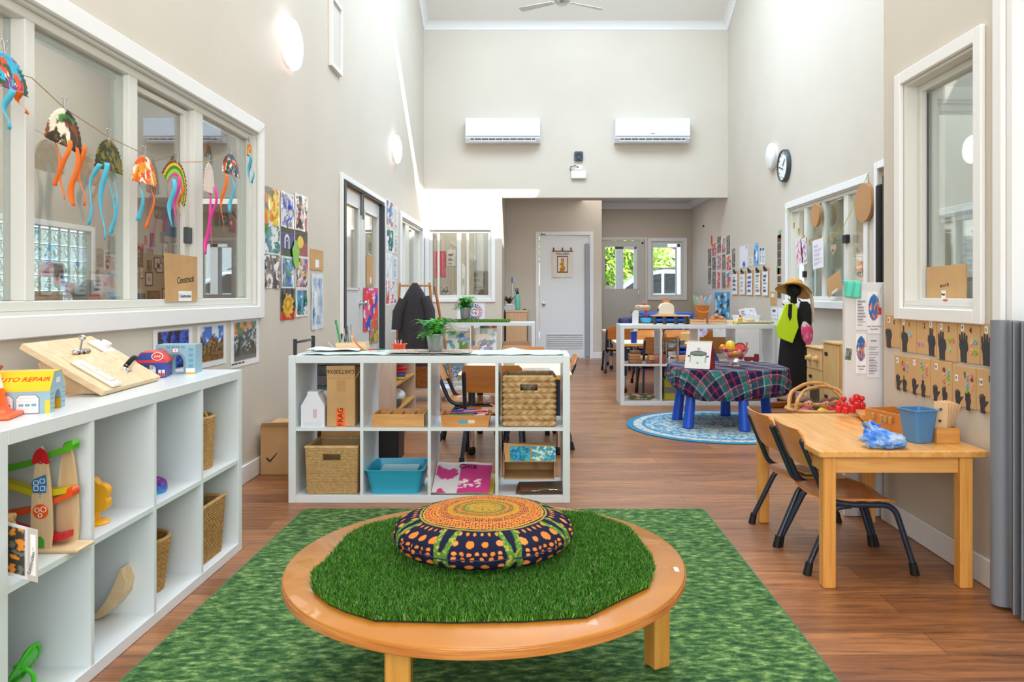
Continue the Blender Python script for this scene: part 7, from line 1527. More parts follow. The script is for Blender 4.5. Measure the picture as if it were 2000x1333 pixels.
t=T('letter_box','white plastic box of papers on the white cupboard by the right wall','box',((1458-CX)*8.7/F,8.72,.721));tubshell(t,.24,.16,.28,.18,.12,.003,mat('white_plastic','#eceef0',.4),.02)
for i in range(4): sheet('leaflet',['first','second','third','fourth'][i]+' striped leaflet from the left in the white paper box','leaflet',(t.location.x-.04+.035*i,8.70+.012*i,.77),(.95,.2,.25),(-.35,0,.9),.10,.15,doc('#eef0f4','#3a4a7a',5,seed=i),PAPER,10,14,th=.001)
simple('white_strip_drawer','flat white paper pile at the left of the white cupboard top','paper',MB().box((0,0,.015),(.3,.2,.03),.004),_mats['paper_white'],(2.25,8.65,.721))
# ================================================================ tartan table on the blue rug
RGX,RGY,RGR=1.54,6.24,.775
rm=mat('round_rug_print','#3f86ac',.95,spec=.1);n=rm.node_tree;bs=n.nodes['Principled BSDF'];t_=n.nodes.new('ShaderNodeTexCoord')
zz=n.nodes.new('ShaderNodeTexNoise');zz.inputs['Scale'].default_value=30;zz.inputs['Detail'].default_value=9;zz.inputs['Roughness'].default_value=.75
ln_=n.nodes.new('ShaderNodeVectorMath');ln_.operation='LENGTH';mr=n.nodes.new('ShaderNodeMath');mr.operation='MULTIPLY';mr.inputs[1].default_value=1/RGR
r1=n.nodes.new('ShaderNodeValToRGB');r1.color_ramp.interpolation='CONSTANT'
for i,(p,g) in enumerate(((0,.12),(.16,.02),(.34,.0),(.62,-.02),(.80,-.10),(.84,.06),(.93,-.25))):
    e=r1.color_ramp.elements[i] if i < 2 else r1.color_ramp.elements.new(p)
    if i < 2: e.position=p
    e.color=(.5+g,)*3+(1,)
ad=n.nodes.new('ShaderNodeMath');ad.operation='ADD';r2=n.nodes.new('ShaderNodeValToRGB');e=r2.color_ramp.elements
for i,(p,c_) in enumerate(((0,'#3a7ca0'),(.93,'#3f80a6'),(1.0,'#8fb0be'),(1.06,'#d9d6c6'),(1.17,'#5a6a80'))):
    q=e[i] if i < 2 else e.new(p/1.25)
    if i < 2: q.position=p/1.25
    q.color=(*lin(c_),1)
dv=n.nodes.new('ShaderNodeMath');dv.operation='MULTIPLY';dv.inputs[1].default_value=.8
n.links.new(t_.outputs['Object'],zz.inputs['Vector']);n.links.new(t_.outputs['Object'],ln_.inputs[0]);n.links.new(ln_.outputs['Value'],mr.inputs[0]);n.links.new(mr.outputs[0],r1.inputs[0])
n.links.new(zz.outputs['Fac'],ad.inputs[0]);n.links.new(r1.outputs[0],ad.inputs[1]);n.links.new(ad.outputs[0],dv.inputs[0]);n.links.new(dv.outputs[0],r2.inputs[0]);n.links.new(r2.outputs[0],bs.inputs['Base Color'])
t=T('round_rug','round blue and cream patterned rug under the tartan covered table','rug',(RGX,RGY,0));b=MB();b.lathe([(0,.001),(RGR,.001),(RGR,.008),(0,.009)],n=96);b.build('pile',rm,t);b=MB();b.tube([(RGR*math.cos(a),RGR*math.sin(a),.005) for a in [2*PI*i/96 for i in range(96)]],.0045,6,closed=True);b.build('bound_edge',mat('rug_blue_edge','#2f7fa8',.9),t)
TX,TY,TZ2=1.62,6.40,.485
t=T('blue_leg_table','small childrens table with tapered royal blue legs on the round rug','table',(TX,TY,.009))
MB_=mat('mammoth_blue','#1452c8',.4)
b=MB();b.prism(rrect(-.38,.38,-.36,.36,.2),(0,0,TZ2-.05),(1,0,0),(0,1,0),.03);b.build('table_top',MB_,t)
for x,y in ((1.235,6.10),(1.655,5.96),(1.225,6.52),(1.695,6.72),(2.085,6.80)):
    k=.88;x0_,y0_=x-TX,y-TY;b=MB();b.lathe([(.0,0),(.042,0),(.046,.008),(.044,.02),(.034,TZ2-.05),(0,TZ2-.05)],n=24);
    for v in b.bm.verts: f=v.co.z/TZ2;v.co.x += x0_*(1-.14*f);v.co.y += y0_*(1-.14*f)
    b.build('leg',MB_,t)
def tartan(s,q):
    def st(a):
        a=(a % .19)*.79
        if a < .010: return 3
        if a < .050: return 0
        if a < .055: return 2
        if a < .095: return 1
        if a < .107: return 3
        if a < .111: return 2
        return 0
    A_,B2=st(s),st(q);c_={0: lin('#26274a'),1: lin('#2f7a78'),2: lin('#d8c8cc'),3: lin('#a8304a')}
    if A_ == 2 or B2 == 2: return tuple(.42*a+.58*b for a,b in zip(c_[2],c_[A_ if B2 == 2 else B2]))
    return tuple(.62*a+.38*b for a,b in zip(c_[A_],c_[B2]))
def clothtop():
    NA,NR=420,120;vs,cs=[],[]
    for j in range(NR+1):
        for i in range(NA):
            a=2*PI*i/NA;q=j/NR
            ex,ey=.475,.465;p=3;rr=(abs(math.cos(a)/ex)**p+abs(math.sin(a)/ey)**p)**(-1/p)
            hang=.165+.075*math.cos(a+2.0)-.05*max(0,-math.cos(a))**3+.03*nz(math.cos(a)*2,math.sin(a)*2,1.2,3)
            if q < .6:
                d=rr*q/.6;z=.003*nz(math.cos(a)*d*7,math.sin(a)*d*7,1,4);dd=d
            else:
                f=(q-.6)/.4;bul=.018*math.sin(f*PI*.85)+.016*f*math.sin(a*13+3*math.sin(a*2))*math.sin(f*PI*.9)+.010*nz(math.cos(a)*4,math.sin(a)*4,1.6,f*2);tuck=-.055*max(0,f-.72)/.28
                d=rr+bul+tuck;z=-.006-hang*min(1,f*1.15)*(1 if f < .87 else 1-.25*(f-.87)/.13);dd=rr+hang*f*1.1
            x,y=math.cos(a)*d,math.sin(a)*d;vs.append((x,y,z));u_,v_=math.cos(a)*dd,math.sin(a)*dd;cs.append((*tartan(u_*.94+v_*.34+5,-u_*.34+v_*.94+5.03),1))
    fs=[(j*NA+i,j*NA+(i+1) % NA,(j+1)*NA+(i+1) % NA,(j+1)*NA+i) for j in range(NR) for i in range(NA)]
    me=bpy.data.meshes.new('tartan_cloth');me.from_pydata(vs,[],fs);ca=me.color_attributes.new('Col','FLOAT_COLOR','POINT');ca.data.foreach_set('color',[q for c in cs for q in c]);me.materials.append(CLOTHV);me.shade_smooth();return me
o=bpy.data.objects.new('tartan_cloth',clothtop());COL.objects.link(o);o.location=(TX,TY,TZ2+.0);tag(o,'navy, green and red tartan elastic cloth bunched over the blue legged table','tablecloth')
ZT=TZ2+.004
t=T('tent_book','standing tent shaped card with a cooking pot picture and a red inside','book',((1367-CX)*6.15/F,6.15,ZT),-.5)
W_,Hh,dp=.21,.215,.08
b=MB();b.prism([(-W_/2,0),(W_/2,0),(W_/2,Hh),(-W_/2,Hh)],(0,-dp,.0),(1,0,0),(0,dp/Hh,1),.003);b.prism([(-W_/2,0),(W_/2,0),(W_/2,Hh),(-W_/2,Hh)],(0,dp,.0),(1,0,0),(0,-dp/Hh,1),.003);b.prism([(-dp,0),(dp,0),(0,Hh-.002)],(W_/2-.01,0,.001),(0,1,0),(0,0,1),.004);b.build('red_card',mat('deep_red','#a81420',.5),t)
def pot(u,v):
    if ((u-.5)/.34)**2+((v-.56)/.10)**2 < 1: return lin('#6f8078') if ((u-.5)/.30)**2+((v-.57)/.07)**2 < 1 else lin('#2c3832')
    if .17 < u < .83 and .16 < v < .56 and (v > .22 or abs(u-.5) < .27): return lin('#dde8e2') if .21 < u < .79 else lin('#90a098')
    if math.hypot(u-.5,(v-.72)) < .055 and math.hypot(u-.5,(v-.72)) > .03: return lin('#2a2c2c')
    if (abs(u-.13) < .04 or abs(u-.87) < .04) and abs(v-.45) < .03: return lin('#3a403e')
    return lin('#e9e8ea')
sheet('pot_picture','','',(-W_/2+.002,-dp-.0045,.001),(1,0,0),(0,dp/Hh,1),W_-.004,Hh*1.05,pot,LAM,44,48,parent=t,off=(0,0,0));b=MB();b.ball((0,-dp-.002+.012,.043),.008,10,(1,.3,1));b.build('pot_knob',BLACKM,t)
b=MB();b.cyl((-W_/2,0,Hh),(W_/2,0,Hh),.006);b.build('tape_spine',mat('beige_tape','#c8b48a',.6),t)
FBX,FBY=(1437-CX)*6.25/F,6.30
t=T('fruit_bowl','clear pinkish footed bowl full of toy fruit on the tartan cloth','bowl',(FBX,FBY,ZT));BG=glassmat('pink_plastic',(.99,.86,.84),.10)
b=MB();b.lathe([(.052,0),(.055,.003),(.030,.025),(.028,.032),(.065,.060),(.108,.118),(.120,.150),(.122,.152),(.117,.152),(.104,.118),(.062,.064),(.0,.040)],n=40);b.build('glass',BG,t)
b=MB();b.tube([(.120*math.cos(a),.120*math.sin(a),.152) for a in [2*PI*i/40 for i in range(40)]],.0025,6,closed=True);b.build('rim',mat('pink_rim','#d89a92',.2),t)
fr=[('yellow_pepper','big yellow toy pepper standing at the left of the fruit bowl','#eec61a',(-.035,-.01,.165),.045,(.85,.85,1.15)),('red_apple','large red toy tomato at the right of the fruit bowl','#d82a30',(.072,.0,.150),.036,(1,1,.9)),('red_apple','pale red toy apple behind the right of the bowl','#e0484a',(.055,.03,.172),.03,(1,1,.9)),('toy_lemon','yellow toy lemon in the middle of the fruit bowl','#e6bc28',(-.005,-.06,.11),.026,(1.2,.9,.9)),('toy_orange','orange toy carrot slice at the left inside the fruit bowl','#ee7a22',(-.045,-.05,.10),.022,(1,1,1)),('toy_peach','peach coloured toy egg inside the fruit bowl','#ee9060',(.032,-.055,.115),.026,(.9,.9,1.1)),('toy_banana','yellow toy fruit low in the fruit bowl','#e8ca30',(-.01,-.035,.085),.03,(1.5,1,.7)),('toy_strawberry','red toy strawberry at the left rim of the fruit bowl','#d8342e',(-.085,-.02,.138),.026,(1,1,.9)),('red_apple','red toy cherry low at the right of the bowl','#c8302a',(.045,-.03,.085),.028,(1,1,1)),('toy_pineapple','yellow toy fruit end sticking out on the left','#e6b428',(-.095,.01,.165),.018,(1.2,.8,1))]
for nm,l,c_,p,r_,sc in fr:
    b=MB();b.ball((0,0,0),r_,18,sc)
    if nm == 'yellow_pepper':
        for v in b.bm.verts: a=math.atan2(v.co.y,v.co.x);k=1+.10*abs(math.cos(a*2));v.co.x *= k;v.co.y *= k
    o=b.build(nm,mat('fr_'+c_,c_,.3,coat=.3));o.location=Vector((FBX,FBY,ZT))+Vector(p);tag(o,l,'toy fruit')
t=T('toy_watermelon','toy watermelon slice with a pink face and dark green rind in the bowl','toy fruit',(FBX+.028,FBY-.01,ZT+.155));P_=[(.055*math.cos(a),.055*math.sin(a)) for a in [-.3+PI*1.0*i/14 for i in range(15)]]
b=MB();b.X=Matrix.Rotation(-.9,4,'Y');b.prism([(x*.86,y*.86) for x,y in P_],(0,.012,-.02),(1,0,0),(0,0,1),.024);b.build('flesh',mat('melon','#e8505a',.4),t)
b=MB();b.X=Matrix.Rotation(-.9,4,'Y');b.prism(P_+[(x*.86,y*.86) for x,y in P_[::-1]],(0,.013,-.02),(1,0,0),(0,0,1),.026);b.build('rind',mat('rind','#1f5a2a',.4),t)
b=MB();b.tube([(0,0,0),(.004,0,.06)],.006,8);simple('toy_carrot','brown toy stick poking up at the right of the fruit bowl','toy food',b,mat('brown_toy','#a8501e',.5),(FBX+.102,FBY,ZT+.14))
# ================================================================ dress-up stand, play kitchen, doll seat
t=T('clothes_stand','dress up stand in a straw hat, lime vest and long black apron','clothes stand',(2.50,7.30,0));BKF=mat('black_fabric','#131316',.85,bump=.3,bscale=200);SW=woodmat('stand_wood','#8a4a22','#a8622f',(3,14,14))
for a in (.35,1.9,3.4,5.0): b=MB();b.X=Matrix.Rotation(a,4,'Z');b.box((.13,0,.03),(.26,.05,.05),.005);b.build('foot',SW,t)
b=MB();b.cyl((0,0,.05),(0,0,1.02),.014);b.build('pole',SW,t)
def loft(name,secs,m,t,n_=48,fold=.06,k=9,off=(0,0),cap=True):
    vs=[];b=MB()
    for z,rx,ry,ox in secs:
        for i in range(n_):
            a=2*PI*i/n_;f=1+fold*math.sin(a*k+z*4);vs.append((off[0]+ox+math.cos(a)*rx*f,off[1]+math.sin(a)*ry*f,z))
    fs=[(j*n_+i,j*n_+(i+1) % n_,(j+1)*n_+(i+1) % n_,(j+1)*n_+i) for j in range(len(secs)-1) for i in range(n_)]
    if cap: fs += [list(range(n_))[::-1],list(range((len(secs)-1)*n_,len(secs)*n_))]
    b.add(vs,fs);return b.build(name,m,t)
loft('black_apron',[(.16,.150,.07,-.01),(.35,.145,.07,-.01),(.6,.135,.065,0),(.76,.125,.06,.01),(.86,.12,.055,.02),(.93,.10,.05,.03),(.95,.07,.04,.04)],BKF,t,fold=.03)
LV=mat('lime_vest','#c8f018',.6);vp=[onY(x,y,7.2)-Vector((2.5,7.2,0)) for x,y in ((1534,594),(1524,620),(1516,638),(1519,659),(1532,665),(1548,671),(1554,655),(1560,640),(1557,620),(1558,600),(1548,592))]
b=MB();b.prism([(p.x,p.z) for p in vp],(0,-.085,0),(1,0,0),(0,0,1),.018);o=b.build('lime_vest',LV,t);q=o.modifiers.new('b','BEVEL');q.width=.006;q.segments=2;q.limit_method='ANGLE'
b=MB();p=onY(1543,617,7.2)-Vector((2.5,7.2,0));b.prism([(-.016,.11),(.018,.11),(.012,-.02),(-.004,-.05),(-.022,.0)],(p.x,-.107,p.z),(1,0,0),(0,0,1),.003);b.build('neck_gap',BKF,t)
loft('hanging_black_bag',[(.70,.035,.05,.11),(.80,.05,.055,.10),(.90,.06,.05,.09),(.99,.05,.04,.09),(1.02,.03,.02,.08)],BKF,t,off=(0,-.05))
loft('pink_net_bag',[(.60,.012,.02,.10),(.66,.045,.03,.09),(.73,.055,.035,.085),(.78,.05,.03,.08),(.83,.012,.012,.06)],noisemat('pink_bag',['#e03a78','#e86a9a','#e8d8dc'],6,pos=(.4,.52,.6),bump=.4),t,off=(.0,-.12))
b=MB();b.ball((0,0,1.125),.072,20,(1,.95,.9));b.cyl((0,0,1.0),(0,0,1.08),.03);b.build('black_head',BKF,t)
HATM=noisemat('straw_hat',['#b8803c','#d8a35c','#e6bd82'],40,(1,1,3),pos=(.35,.5,.65),bump=.6)
b=MB();b.X=Matrix.Translation((.005,0,1.155)) @ Matrix.Rotation(.30,4,'Y') @ Matrix.Rotation(-.32,4,'X')
b.grid(lambda u,v: Vector(((.088+.085*v)*math.cos(2*PI*u),(.088+.085*v)*math.sin(2*PI*u),-.035*v*(1+.5*math.cos(4*PI*u)))),56,6,True)
b.grid(lambda u,v: Vector((.088*math.cos(v*PI/2)**.5*math.cos(2*PI*u),.088*math.cos(v*PI/2)**.5*math.sin(2*PI*u),.085*math.sin(v*PI/2))) if v < 1 else Vector((.001*math.cos(6.28*u),.001*math.sin(6.28*u),.085)),56,10,True);o=b.build('straw_hat',HATM,t);q=o.modifiers.new('s','SOLIDIFY');q.thickness=.004
b=MB();b.tube([(.08,-.06,1.17),(.14,-.07,1.10),(.155,-.07,1.0),(.165,-.07,.88),(.16,-.07,.82)],.012,6,rs=[.02,.018,.014,.012,.006]);b.build('hat_ribbon',mat('ribbon','#d8c6a8',.8),t)
for x,z in ((-.10,.985),(-.045,1.03),(.05,1.03)): b=MB();b.cyl((x+.03,0,z-.02),(x-.02,-.04,z+.012),.006);b.build('peg',SW,t)
KW=woodmat('kitchen_wood','#dcae6c','#e6bf84',(14,14,2),.45)
def unit(nm,label,y0,y1,h_,x0=2.385,x1=2.72): 
    t=T(nm,label,'play kitchen',((x0+x1)/2,(y0+y1)/2,0));b=MB();W_,D_=y1-y0,x1-x0;b.bx(-D_/2+.012,D_/2,-W_/2+.002,W_/2-.002,.004,h_-.018);b.wbx=1;b.build('carcass',KW,t);b=MB();b.bx(-D_/2-.004,D_/2,-W_/2,W_/2,h_-.017,h_,.003);b.build('top',KW,t);return t,-D_/2,W_
def xp(t,nm,m,x,y,z,w_,h_,th=.006,bev=0): b=MB();b.box((x,y,z),(th,w_,h_),bev);return b.build(nm,m,t)
t,fx,W_=unit('play_oven','small wooden play oven with two knobs beside the play fridge',6.275,6.65,.642)
cp=xp(t,'control_panel',KW,fx+.008,0,.535,W_-.02,.165);d_=xp(t,'door',KW,fx+.008,0,.23,W_-.02,.42);xp(d_,'window',mat('dark_window','#5a4c3c',.15),fx+.003,-.01,.20,.21,.22,.004,.0);xp(d_,'handle_hole',INK,fx+.003,.09,.38,.06,.025,.004)
for y in (.10,-.06): b=MB();b.lathe([(.03,0),(.03,.012),(.02,.02),(.018,.04),(0,.042)],M=Matrix.Translation((fx+.005,y,.54)) @ Matrix.Rotation(-PI/2,4,'Y'),n=18);b.build('knob',KW,cp)
t,fx,W_=unit('play_fridge','wooden play fridge with two doors beside the play oven',5.925,6.27,.705)
ud=xp(t,'upper_door',KW,fx+.008,0,.515,W_-.02,.335);ld=xp(t,'lower_door',KW,fx+.008,0,.17,W_-.02,.30);xp(ud,'handle_hole',INK,fx+.003,.10,.60,.06,.03,.004);xp(ld,'handle_hole',INK,fx+.003,.10,.25,.06,.03,.004);xp(ld,'dispenser',mat('disp','#8a5a34',.6),fx+.003,-.04,.19,.08,.09,.006)
t=T('wooden_hutch','open orange wooden hutch behind the play fridge by the pinboard','shelf',(2.815,6.5,0),sc=.7);t.scale=(.7,1,1);b=MB()
for q in ((-.13,-.115,-.15,.15,.01,.89),(.115,.13,-.15,.15,.01,.89),(-.115,.115,.14,.15,.01,.88),(-.135,.135,-.155,.15,.88,.90),(-.115,.115,-.15,.14,.7,.715)): b.bx(*q)
b.build('case',woodmat('hutch_wood','#c07a3c','#cf8c4c',(14,14,2)),t)
RT=woodmat('rattan','#c88a48','#dda864',(8,8,8),.5);t=T('rattan_doll_seat','rattan doll seat holding several dolls by the play fridge','doll seat',(2.08,5.55,0),.25,sc=1.25)
for nm,P,r_ in (('hoop',[(.19*math.cos(a),.15*math.sin(a),.20) for a in [2*PI*i/28 for i in range(28)]],.011),('hoop',[(.18*math.cos(a),.14*math.sin(a),.06) for a in [2*PI*i/28 for i in range(28)]],.010)): b=MB();b.tube(P,r_,8,closed=True);b.build(nm,RT,t)
for P in ([(-.19,-.06,.20),(-.17,-.05,.26),(-.05,.06,.305),(.12,.12,.315),(.19,.06,.30),(.20,-.03,.20)],[(-.18,.02,.20),(-.14,.08,.285),(.02,.14,.335),(.15,.13,.33),(.185,.03,.25)]): b=MB();b.tube(fil(P,.06,5),.011,8);b.build('back_arch',RT,t)
for i in range(14): a=2*PI*i/14;b=MB();b.tube(arc((.175*math.cos(a),.14*math.sin(a),.06),.035,0,PI,8,(-math.sin(a),math.cos(a),0),(0,0,3.6)),.0055,6);b.build('cane_loop',RT,t)
for i in range(4): a=PI/4+PI/2*i;b=MB();b.cyl((.15*math.cos(a),.12*math.sin(a),.001),(.165*math.cos(a),.13*math.sin(a),.20),.010);b.build('leg',RT,t)
b=MB();b.box((0,0,.15),(.28,.22,.02),.008);b.build('seat',RT,t)
for dx,dy,c_,hc,l in ((-.09,-.03,'#d86a9a','#e8a888','doll in pink lying at the left of the rattan seat'),(.0,-.05,'#e8c83a','#d89878','doll in yellow in the middle of the rattan seat'),(.07,.0,'#d83040','#c88860','doll in red at the right of the rattan seat')):
    d=T('doll',l,'doll',(2.08+dx*1.3,5.52+dy*1.3,.205));b=MB();b.ball((0,0,.03),.045,14,(1,.8,.8));b.cyl((-.02,-.02,.01),(-.06,-.07,.02),.014,.010);b.cyl((.02,-.02,.01),(.05,-.07,.02),.014,.010);b.build('clothed_body',mat('dl'+c_,c_,.8),d)
    b=MB();b.ball((.02,.0,.09),.034,16,(1,.95,1.05));b.ball((.02,-.034,.087),.006,8);b.ball((-.015,0,.09),.007,8);b.ball((.055,0,.09),.007,8);hd=b.build('head',mat('sk'+hc,hc,.6),d);b=MB();b.ball((.02,.008,.103),.034,14,(1.03,1,.9));b.build('hair',mat('hair_brown','#6a4426',.8),hd)
    b=MB();b.ball((.009,-.031,.095),.0045,8);b.ball((.031,-.031,.095),.0045,8);b.build('eyes',BLACKM,hd)
# ================================================================ pinboard panel
b=MB();b.bx(1.518,2.3,3.70,3.73,.001,1.148,.002);tag(b.build('pinboard_panel',mat('grey_white_panel','#dcdcde',.6)),'tall grey white panel with nursery rhyme posters beyond the end of the right wall','panel')
def pst(kind):
    def f(u,v):
        if kind in 'ad':
            d=doc('#e9e9ee' if kind == 'a' else '#e2e2e8','#9a9aa8',16 if kind == 'd' else 9,seed=ord(kind));return lin('#30303a') if kind == 'd' and v > .84 and abs(v-.88) < .02 and abs(u-.5) < .2 else d(u,v*1.15)
        x,y=(u-.5)/.44,(v-.62)/.31
        if x*x+y*y < 1: return lin('#e8824a') if (nz(u*1.5,v*1.5,6,3 if kind == 'b' else 8) > .12 and y < .45) else (lin('#d8e6f0') if nz(u,v,4,5) > .35 else lin('#2f6fb4'))
        return lin('#f2f2f6')
    return f
for bx_,k_,l,tx_ in (((1671,567,1694,645),'a','pale lyric sheet, upper left on the grey white panel',None),((1694,570,1719,652),'b','rhyme poster with a blue oval sea scene lettered One, Two, Three, Four, Five',('One, Two, Three,','Four, Five')),((1671,652,1692,730),'c','rhyme poster with a blue oval and ducks lettered Five Little Ducks',('Five Little','Ducks')),((1693,656,1719,738),'d','grey lyric sheet, lower right on the panel',None)):
    a,c=onY(bx_[0],bx_[3],3.70),onY(bx_[2],bx_[1],3.70);o=sheet('rhyme_poster',l,'poster',(a.x,3.70,a.z),(1,0,0),(0,0,1),c.x-a.x,c.z-a.z,pst(k_),LAM,26,40,wave=.0008)
    for i,s in enumerate(tx_ or ()): tx=text(s,.0095,INK,None,Matrix.Identity(4));tx.parent=o;tx.matrix_local=frameM(Vector(((c.x-a.x)/2,-.0055,.036-.014*i)),(1,0,0),(0,0,1))
a=onY(1649,706,3.70);sheet('small_photo','small dark photo clipped to the left edge of the panel','photo',(a.x,3.70,a.z),(1,0,-.18),(.1,0,1),.033,.075,photo(['#2f4a44','#6a7a6a','#9aa89a'],3,'#e8e8e0',.1),PAPER,10,14)
b=MB();a=onY(1651,578,3.69);b.grid(lambda u,v: (a.x-.012+.083*u,3.735-.055*min(1,v*3)-.004*math.sin(u*14+v*3),1.153-(max(0,v-.3))*.105-.010*u*v),20,16);o=b.build('aqua_cloth',mat('aqua_cloth','#5fcfb8',.85,bump=.5,bscale=150));q=o.modifiers.new('s','SOLIDIFY');q.thickness=.004;q.offset=1;tag(o,'aqua green cloth draped over the top left of the panel','cloth')
t=T('red_tag_cord','looped white cord with a small red tag at the panel corner','tag',onY(1725,560,3.69));b=MB()
for k in (0,1): b.tube([(0,0,.01),(-.025-.01*k,-.006,-.06),(-.018,-.006,-.105)],.0012,5)
b.build('cord',METAL,t);b=MB();b.box((-.018,-.006,-.12),(.012,.006,.034),.002);b.build('red_tag',RED,t)
# ================================================================ right wall
def rs_(bx_,f,l,nm='picture',cat='picture',**kw): return wsheet('R',*bx_,f,nm,l,cat,nu=12,nv=16,th=.003,**kw)
R=rnd(12);cols_=['#6a6058','#9a8f84','#4a443e','#c0b8b0']
PX=[(1383,486,1390,522),(1383,523,1390,557),(1391,476,1400,502),(1391,503,1399,530),(1391,530,1399,566),(1401,462,1409,497),(1401,498,1409,528),(1401,530,1408,566),(1410,466,1418,496),(1410,497,1418,530),(1410,531,1418,565),(1419,460,1427,499),(1419,500,1429,530),(1419,532,1428,564),(1430,485,1437,525)]
KD=[(0,'grey',1),(0,'grey',1),(1,'red dotted',2),(0,'grey',1),(0,'brown',1),(0,'green and brown',1),(1,'red and teal',2),(1,'orange and white',2),(1,'red and yellow',2),(0,'grey brown',1),(0,'dark teal',1),(0,'brown portrait',1),(1,'white and orange fringed',2),(1,'bright teal and orange',2),(0,'brown',1)]
for i,(bx_,k_) in enumerate(zip(PX,KD)):
    row='upper' if bx_[1] < 490 else ('middle' if bx_[1] < 515 else 'lower');colw=1+[1383,1391,1401,1410,1419,1430].index(bx_[0])
    rs_(bx_,splash('#ecebea',['#d8303a','#2a9ac0','#e8903a','#d8404a'],4,.1,i*7+3,.05) if k_[0] else photo(cols_,i*5+2,'#dcd8d4',.05,6),'%s %s in column %s of the picture cluster, %s part' % (k_[1],'painting' if k_[0] else 'photo',['one','two','three','four','five','six'][colw-1],row))
b=MB();c=onX(1390,470,XR);b.prism([(.05*math.cos(a),.085*math.sin(a)) for a in [2*PI*i/20 for i in range(20)]],(0,0,0),(0,-1,0),(0,0,1),.005);o=b.build('red_paper_disc',RED);o.location=(XR-.0,c.y,c.z);tag(o,'red paper disc at the top left of the right wall picture cluster','paper disc')
rs_((1396,571,1426,619),splash('#3fa4dc',['#e8ecf0','#2a2a32','#3fa4dc'],5,.16,77,.03),'blue display board with cut out photos above the right shelf','display_board','board')
rs_((1445,482,1461,524),blobs('#e6e8f2',[('#2f5fb0',.55,.15,.15,.14),('#3a3a4a',.85,.9,.06,.04)],.05),'white poster with a blue block above the clipboards','notice','notice')
rs_((1473,476,1482,519),splash('#6fb4e0',['#e8f0f8','#2a5a9a'],3,.15,81),'light blue poster above the clipboards','notice','notice')
for x,l in ((1484,'left'),(1489,'right')): rs_((x,484,x+5,517),doc('#e9ecf0','#3a6aa0',6,'#2a4a8a',x,.1),'narrow blue and white leaflet, %s of the pair above the clipboards' % l,'leaflet','leaflet')
rs_((1463,502,1471,520),doc('#dedcd6','#b8b4ac',5),'tiny pale notice between the posters above the clipboards','notice','notice')
for i,(x,yt,yb) in enumerate(((1431,531,577),(1446,531,577),(1460,529,578),(1476,528,578),(1491,525,579))):
    a,c=onX(x,yb,XR),onX(x+12,yb,XR);h_=onX(x,yt,XR).z-a.z;w_=a.y-c.y
    t=T('clipboard',['first','second','third','fourth','last'][i]+' hanging clipboard of papers from the left on the right wall','clipboard',(XR,a.y,a.z),0,'clipboards on the right wall');b=MB();b.bx(-.008,0,-w_,0,0,h_);b.build('board',CARD,t)
    sheet('papers','','',(-.009,-.02,.01),(0,-1,0),(0,0,1),w_-.045,h_-.05,doc('#eceef2',['#5a6270','#b0b8b0','#4a58b0','#7a8088','#4a5060'][i],[10,4,4,8,5][i],'#4a9a8a' if i == 3 else None,i+3),PAPER,10,18,parent=t,off=(0,0,0),th=.004,wave=.003)
    b=MB();b.box((-.016,-w_/2,h_-.02),(.014,.08,.035),.003);b.box((-.03,-w_/2,h_+.008),(.02,.05,.035),.004,rot=(.5,0,0));b.build('clip',DS,t)
for i in range(8): y0_=468+i*15.5;rs_((1519,y0_-8+(i > 3)*2,1526,y0_+6),photo(['#2a2024','#6a4a4a','#3a5a3a','#8a5a6a'],i+4,'#3a3034',.04,5),'small dark photo number %s down the strip beside the right window' % ['one','two','three','four','five','six','seven','eight'][i])
for x,y,l in ((1521,450,'upper'),(1517,520,'lower')): rs_((x,y,x+6,y+16),splash('#e84a9a',['#3ac0a0','#f0a030','#8fd03a'],3,.0,x,0),'%s multicoloured paper decoration beside the right window' % l,'paper_decoration','paper craft')
rs_((1505,570,1518,596),lambda u,v: lin('#cba06a') if not (.1 < u < .6 and .62 < v < .82) else lin('#e8e4dc'),'brown cardboard sign partly behind the straw hat','cardboard_sign','cardboard sign');rs_((1507,601,1519,640),lambda u,v: lin('#4a4e5a') if (.2 < u < .7 and .8 < v < .92) or ((u*4) % 1 < .25 and (v*5) % 1 < .2 and v < .75) else lin('#eceef0'),'white calendar sheet left of the dress up stand','calendar','calendar')
rs_((1520,601,1530,640),lambda u,v: lin('#e6e8ea'),'blank white sheet behind the dress up stand','paper_sheet','paper')
c=onX(1535,324,XR);t=T('wall_clock','round wall clock with dark grey rim high on the right wall','clock',(XR,c.y,c.z));Mx=Matrix.Rotation(-PI/2,4,'Y');r_=32*c.y/F
b=MB();b.lathe([(0,0),(r_,0),(r_,.035),(r_*.95,.05),(r_*.88,.05),(r_*.88,.03),(0,.03)],n=48,M=Mx);b.build('rim',mat('clock_rim','#3f4a50',.4),t)
b=MB();b.lathe([(0,.031),(r_*.875,.031),(r_*.875,.034),(0,.034)],n=48,M=Mx);b.build('dial',mat('dial','#eef0ee',.5),t);b=MB()
for k in range(12): a=PI*k/6;b.box((-.036,math.sin(a)*r_*.74,math.cos(a)*r_*.74),(.003,.014,.014),rot=(-a,0,0))
b.build('hour_marks',INK,t);b=MB();b.box((-.04,-.035,.03),(.003,.012,.10),rot=(.85,0,0));b.box((-.042,.05,-.02),(.003,.009,.14),rot=(1.9,0,0));b.build('hands',INK,t)
